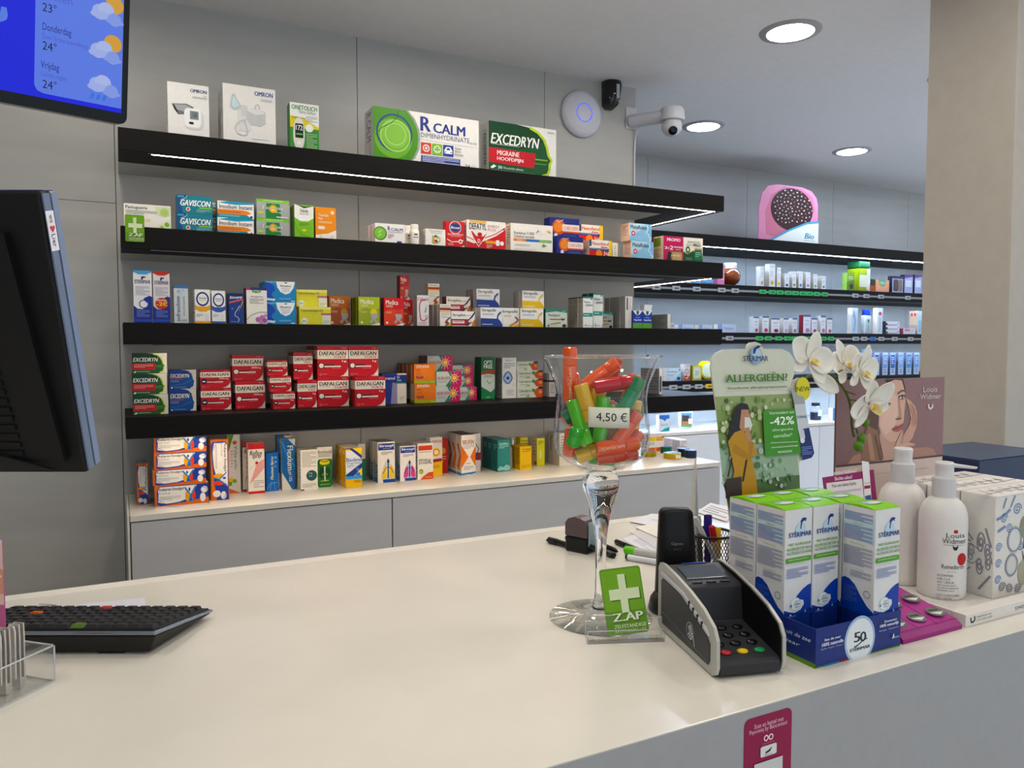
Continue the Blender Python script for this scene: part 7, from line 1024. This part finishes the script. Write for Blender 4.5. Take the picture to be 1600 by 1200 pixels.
PP('a87f70', (130, 880), (180, 810), (300, 770), (420, 690), (540, 690), (560, 790), (680, 745), (800, 738), (850, 760), (876, 812), (500, 850))
PP('c09a88', (400, 620), (530, 690), (540, 860), (420, 870), (380, 760))
PP('2c2220', (440, 175), (590, 172), (612, 250), (612, 330), (560, 250), (470, 240)); PP('5a4238', (330, 400), (420, 300), (400, 420), (380, 560), (400, 690), (430, 830), (330, 860), (240, 850), (250, 650))
PP('8a6650', (300, 560), (380, 600), (400, 760), (430, 840), (280, 860), (240, 840), (270, 660)); PP('a8846a', (290, 640), (320, 620), (360, 850), (320, 855)); PP('6a4a3a', (345, 640), (365, 640), (420, 850), (395, 850))
PP('cfa896', (455, 205), (520, 178), (580, 182), (606, 270), (612, 350), (602, 440), (596, 520), (575, 600), (535, 690), (470, 694), (412, 640), (388, 560), (390, 460), (410, 350), (430, 270)); PP('dcb8a6', (440, 380), (520, 300), (560, 340), (560, 480), (500, 600), (440, 640), (400, 560), (405, 450))
PP('b48a78', (545, 330), (560, 330), (580, 480), (560, 505), (525, 505), (552, 478)); PP('6a4a42', (520, 508), (545, 500), (580, 490), (575, 505), (545, 515))
for cx_, cy_, w_ in ((452, 392, 34), (580, 326, 30)):
    a = PU(cx_, cy_); its += [('e', a[0], a[1], .028, '8a6458', .014), ('e', a[0], a[1], .02, 'e0d4cc', .009), ('e', a[0] + .003, a[1], .009, '3a4a50', .01), ('s', [PU(cx_ - w_, cy_ - 4), PU(cx_, cy_ - 18), PU(cx_ + w_, cy_ - 12)], .008, '2a1c18'), ('s', [PU(cx_ - w_ - 8, cy_ - 32), PU(cx_, cy_ - 58), PU(cx_ + w_, cy_ - 56)], .011, '6a4a38')]
PP('a85a58', (492, 592), (530, 560), (550, 562), (592, 540), (585, 580), (550, 612), (515, 608)); its.append(('s', [PU(495, 591), PU(545, 580), (PU(590, 545))], .005, '6a2f30'))
PP('c49a86', (612, 330), (650, 352), (690, 400), (704, 450), (702, 560), (668, 660), (636, 700), (580, 712), (590, 640), (640, 560), (655, 500), (640, 430)); PP('b58a76', (640, 370), (690, 420), (700, 540), (672, 580), (668, 460)); its += [('s', [PU(630, 380), PU(668, 470), PU(662, 560)], .005, '8a5f50'), ('s', [PU(660, 380), PU(690, 470), PU(688, 560)], .005, '8a5f50')]
PP('cfa590', (525, 840), (525, 720), (560, 640), (578, 596), (588, 610), (582, 680), (574, 712), (640, 700), (690, 712), (688, 728), (640, 740), (610, 770), (650, 790), (660, 828), (590, 832)); its += [('s', [PU(580, 740), PU(640, 730), PU(688, 722)], .005, '9a6f60'), ('s', [PU(590, 790), PU(620, 765)], .005, '9a6f60'), ('s', [PU(545, 800), PU(560, 720), PU(580, 620)], .004, 'a87c6a')]
its += [('r', 0, vb - .006, 1, vb + .004, '4a3836')]
def PT(x0, y0, x1, y1, s, c, fl=''): its.append(('T', *PU(x0, y1), *PU(x1, y0), s, c, fl))
PT(755, 232, 872, 282, 'Louis', 'dccdc6'); PT(728, 292, 902, 342, 'Widmer', 'dccdc6'); PT(740, 354, 892, 364, 'SWISS DERMATOLOGICA', 'b09a94'); its += [('s', [PU(798, 380), PU(800, 408), PU(815, 420), PU(832, 404), PU(832, 380)], .016, 'dccdc6')]
PT(325, 935, 560, 968, 'Geavanceerde huid', '9a8278'); PT(640, 905, 800, 935, 'verzorging', '9a8278'); PT(640, 935, 845, 960, 'hydratering topniveau', '9a8278'); PT(325, 975, 560, 1000, 'intensieve behandeling', '9a8278'); PT(330, 1010, 560, 1035, 'voor de gevoelige', '9a8278')
printed(po, pf, its, lift=.00004, split=True)
MB().boxw((pW * .4, .004, 0), (pW * .6, .014, pH * .5), M('b9a9a0')).build('strut', po)
a_ = onY(1530, 720, 1.10); t = tag(empty('navy_box', (a_.x, 1.10, ZC)), 'dark navy carton standing behind the gift boxes', 'carton'); MB().boxw((0, 0, 0), (.32, .22, a_.z - ZC), M('1f2c4c', .35)).build('carton_body', t, bevel=.003); MB().boxw((.001, .001, a_.z - ZC + .0002), (.319, .219, a_.z - ZC + .002), M('3a4a66', .35)).build('lid', t, bevel=.002)
# --- orchid
oy = .957; ob = Vector((onY(1203, 700, .972).x, .972, ZC)); orc = tag(empty('orchid', ob), 'white orchid arching over the header card with yellow lips', 'orchid')
MB().lathe([(.032, 0), (.036, .003), (.044, .085), (.046, .09), (.042, .09), (.04, .08)], M('d9d6d0', .35), n=32).build('pot', orc, smooth=40); MB().lathe([(.0005, .078), (.0405, .078)], noise_mat('bark', '3a2a1c', '5a4430', (1, 1, 1), 60, .9), n=28, cap=False).build('soil', orc)
def OP(px, py, dy=0): return onY(px, py, oy + dy) - ob
STM = M('4a5a22', .45)
sp_ = [Vector((0, 0, .07)), OP(1212, 740), OP(1222, 655), OP(1245, 608), OP(1258, 592), OP(1275, 584), OP(1292, 584), OP(1304, 591), OP(1317, 606), OP(1326, 624), OP(1330, 645), OP(1331, 665), OP(1334, 682)]
def smooth_path(P, k=5):
    o = []
    for i in range(len(P) - 1):
        a, b, c, d = P[max(i - 1, 0)], P[i], P[i + 1], P[min(i + 2, len(P) - 1)]
        for j in range(k):
            t_ = j / k; o.append(.5 * ((2 * b) + (c - a) * t_ + (2 * a - 5 * b + 4 * c - d) * t_ ** 2 + (3 * b - a - 3 * c + d) * t_ ** 3))
    return o + [P[-1]]
MB().tube(smooth_path(sp_), .0024, STM, 8).build('flower_stem', orc, smooth=180)
for pts in ([(1321, 611), (1330, 614), (1336, 616)], [(1327, 625), (1338, 626), (1350, 633)], [(1331, 650), (1340, 655), (1346, 660)], [(1332, 668), (1338, 670), (1340, 678)], [(1268, 586), (1272, 580), (1275, 575)], [(1300, 588), (1308, 582), (1316, 578)]):
    MB().tube(smooth_path([OP(*q, -.004) for q in pts]), .0016, STM, 6).build('flower_stalk', orc, smooth=180)
PET = M('e9e6dd', .45); 
def petal(b, tip, w, cup, nrm, mat=PET, name='petal', fl=None, n=8):
    b, tip = Vector(b), Vector(tip); ax = tip - b; sdv = ax.cross(nrm).normalized(); nn_ = sdv.cross(ax).normalized()
    def fn(u, v):
        s = math.sin(math.pi * min(1, v * .93 + .05)) ** .62 * w * (u - .5) * 2
        return b + ax * v + sdv * s + nn_ * (cup * (4 * (u - .5) ** 2 - .4) * math.sin(math.pi * v) * ax.length + cup * .5 * ax.length * v * v)
    return MB().grid(fn, n, 10, mat).build(name, fl, smooth=180, thick=.0006)
def flower(px, py, size, nrm, spin, dy):
    c = OP(px, py, dy); nrm = Vector(nrm).normalized(); f = empty('flower'); f.parent = orc; f.location = c
    a1 = Vector((0, 0, 1)) - nrm * nrm.z; a1.normalize(); a2 = nrm.cross(a1)
    for ang_, L_, w, cu in ((90, 1, .30, .12), (215, .95, .27, .1), (325, .95, .27, .1), (18, 1.05, .46, .16), (162, 1.05, .46, .16)):
        q = math.radians(ang_ + spin); d_ = a1 * math.sin(q) - a2 * math.cos(q); petal(d_ * size * .06 + nrm * .001, d_ * size * L_ + nrm * size * .1, w * size, cu, nrm, fl=f)
    q = math.radians(270 + spin); d_ = a1 * math.sin(q) - a2 * math.cos(q)
    petal(nrm * .004, nrm * size * .45 + d_ * size * .3, .2 * size, .35, (d_ * -1 + nrm * .2), M('e8d9a0', .4), 'lip', f, 6); MB().ball(nrm * size * .2 + d_ * size * .06, (size * .1, size * .1, size * .1), M('dcb21a', .4), 14, 8).build('column', f, smooth=180)
    for sg in (-1, 1): petal(nrm * .004 + d_ * size * .05, nrm * size * .3 + a2 * sg * size * .25 + d_ * size * .1, .12 * size, .3, nrm, M('ece2c0', .4), 'side_lobe', f, 4)
toc = -FH
flower(1263, 563, .052, toc + RT * .5 + Vector((0, 0, .1)), -20, -.012); flower(1317, 570, .047, toc * .8 + RT * .5 + Vector((0, 0, .25)), 15, .006); flower(1343, 580, .050, toc * .75 + RT * .6 + Vector((0, 0, -.1)), -10, -.006); flower(1357, 630, .053, toc * .85 + RT * .45 + Vector((0, 0, -.35)), 25, -.022)
petal(OP(1272, 585, .004), OP(1308, 612, .0), .014, .1, toc, fl=orc)
for px, py, r_ in ((1352, 660, .0075), (1346, 685, .0085), (1341, 697, .009)):
    MB().ball((0, 0, 0), (r_, r_ * .9, r_ * 1.15), M('4f7a1f', .35), 14, 10).build('bud', orc, loc=OP(px, py, -.006), rot=(0, math.radians(15), 0), smooth=180)
for s_, L_ in ((-1, .16), (1, .15), (.3, .13)): petal((0, 0, .085), (.02 * s_, .09 * (1 if s_ > 0 else -.3) * (L_ / .15), .12), .028, -.25, Vector((0, 0, 1)), M('2f5a22', .35), 'leaf', orc)
# --- payment sticker on the counter front
a_ = onY(1163, 1122, CY0 - .0006); b_ = onY(1237, 1104, CY0 - .0006); sk = tag(empty('payment_sticker', (a_.x, CY0 - .0006, b_.z - .19)), 'dark pink mobile payment sticker on the counter front', 'sticker'); sw_, sh2 = b_.x - a_.x, .19
MB().prism(rrect(0, 0, sw_, sh2, .008), -.0006, 0, M('8a1c46', .4), 'y').build('sticker_sheet', sk)
SU = lambda x, y: ((lambda q: ((q.x - a_.x) / sw_, (q.z - sk.location.z) / sh2))(onY(x, y, CY0 - .0012)))
c1 = SU(1200, 1130)[1]; its = [('T', .2, SU(1200, 1133)[1], .82, SU(1200, 1126)[1], 'Scan en betaal met', 'e8c0d0'), ('T', .1, SU(1200, 1142)[1], .9, SU(1200, 1133.5)[1], 'Payconiq by Bancontact', 'e8c0d0'), ('o', .45, SU(1200, 1152)[1], .05, .4, 'f0dce4'), ('o', .55, SU(1200, 1152)[1], .05, .4, 'f0dce4'), ('T', .38, SU(1200, 1162)[1], .62, SU(1200, 1158)[1], 'payconiq', 'd8708f'), ('R', .33, SU(1200, 1180)[1], .67, SU(1200, 1163.5)[1], .12, 'd9dcd8'), ('p', [(.43, SU(1200, 1173)[1]), (.5, SU(1200, 1171)[1]), (.58, SU(1200, 1167)[1]), (.53, SU(1200, 1174)[1]), (.44, SU(1200, 1176)[1])], '3a3010'), ('T', .42, SU(1200, 1178.5)[1], .58, SU(1200, 1176.5)[1], 'Bancontact', '3a4a6a'), ('r', .2, .05, .8, SU(1200, 1187)[1], 'c9ccc9')]
printed(sk, Face((0, -.0006, 0), (sw_, 0, 0), (0, 0, sh2), (0, -1, 0)), its)
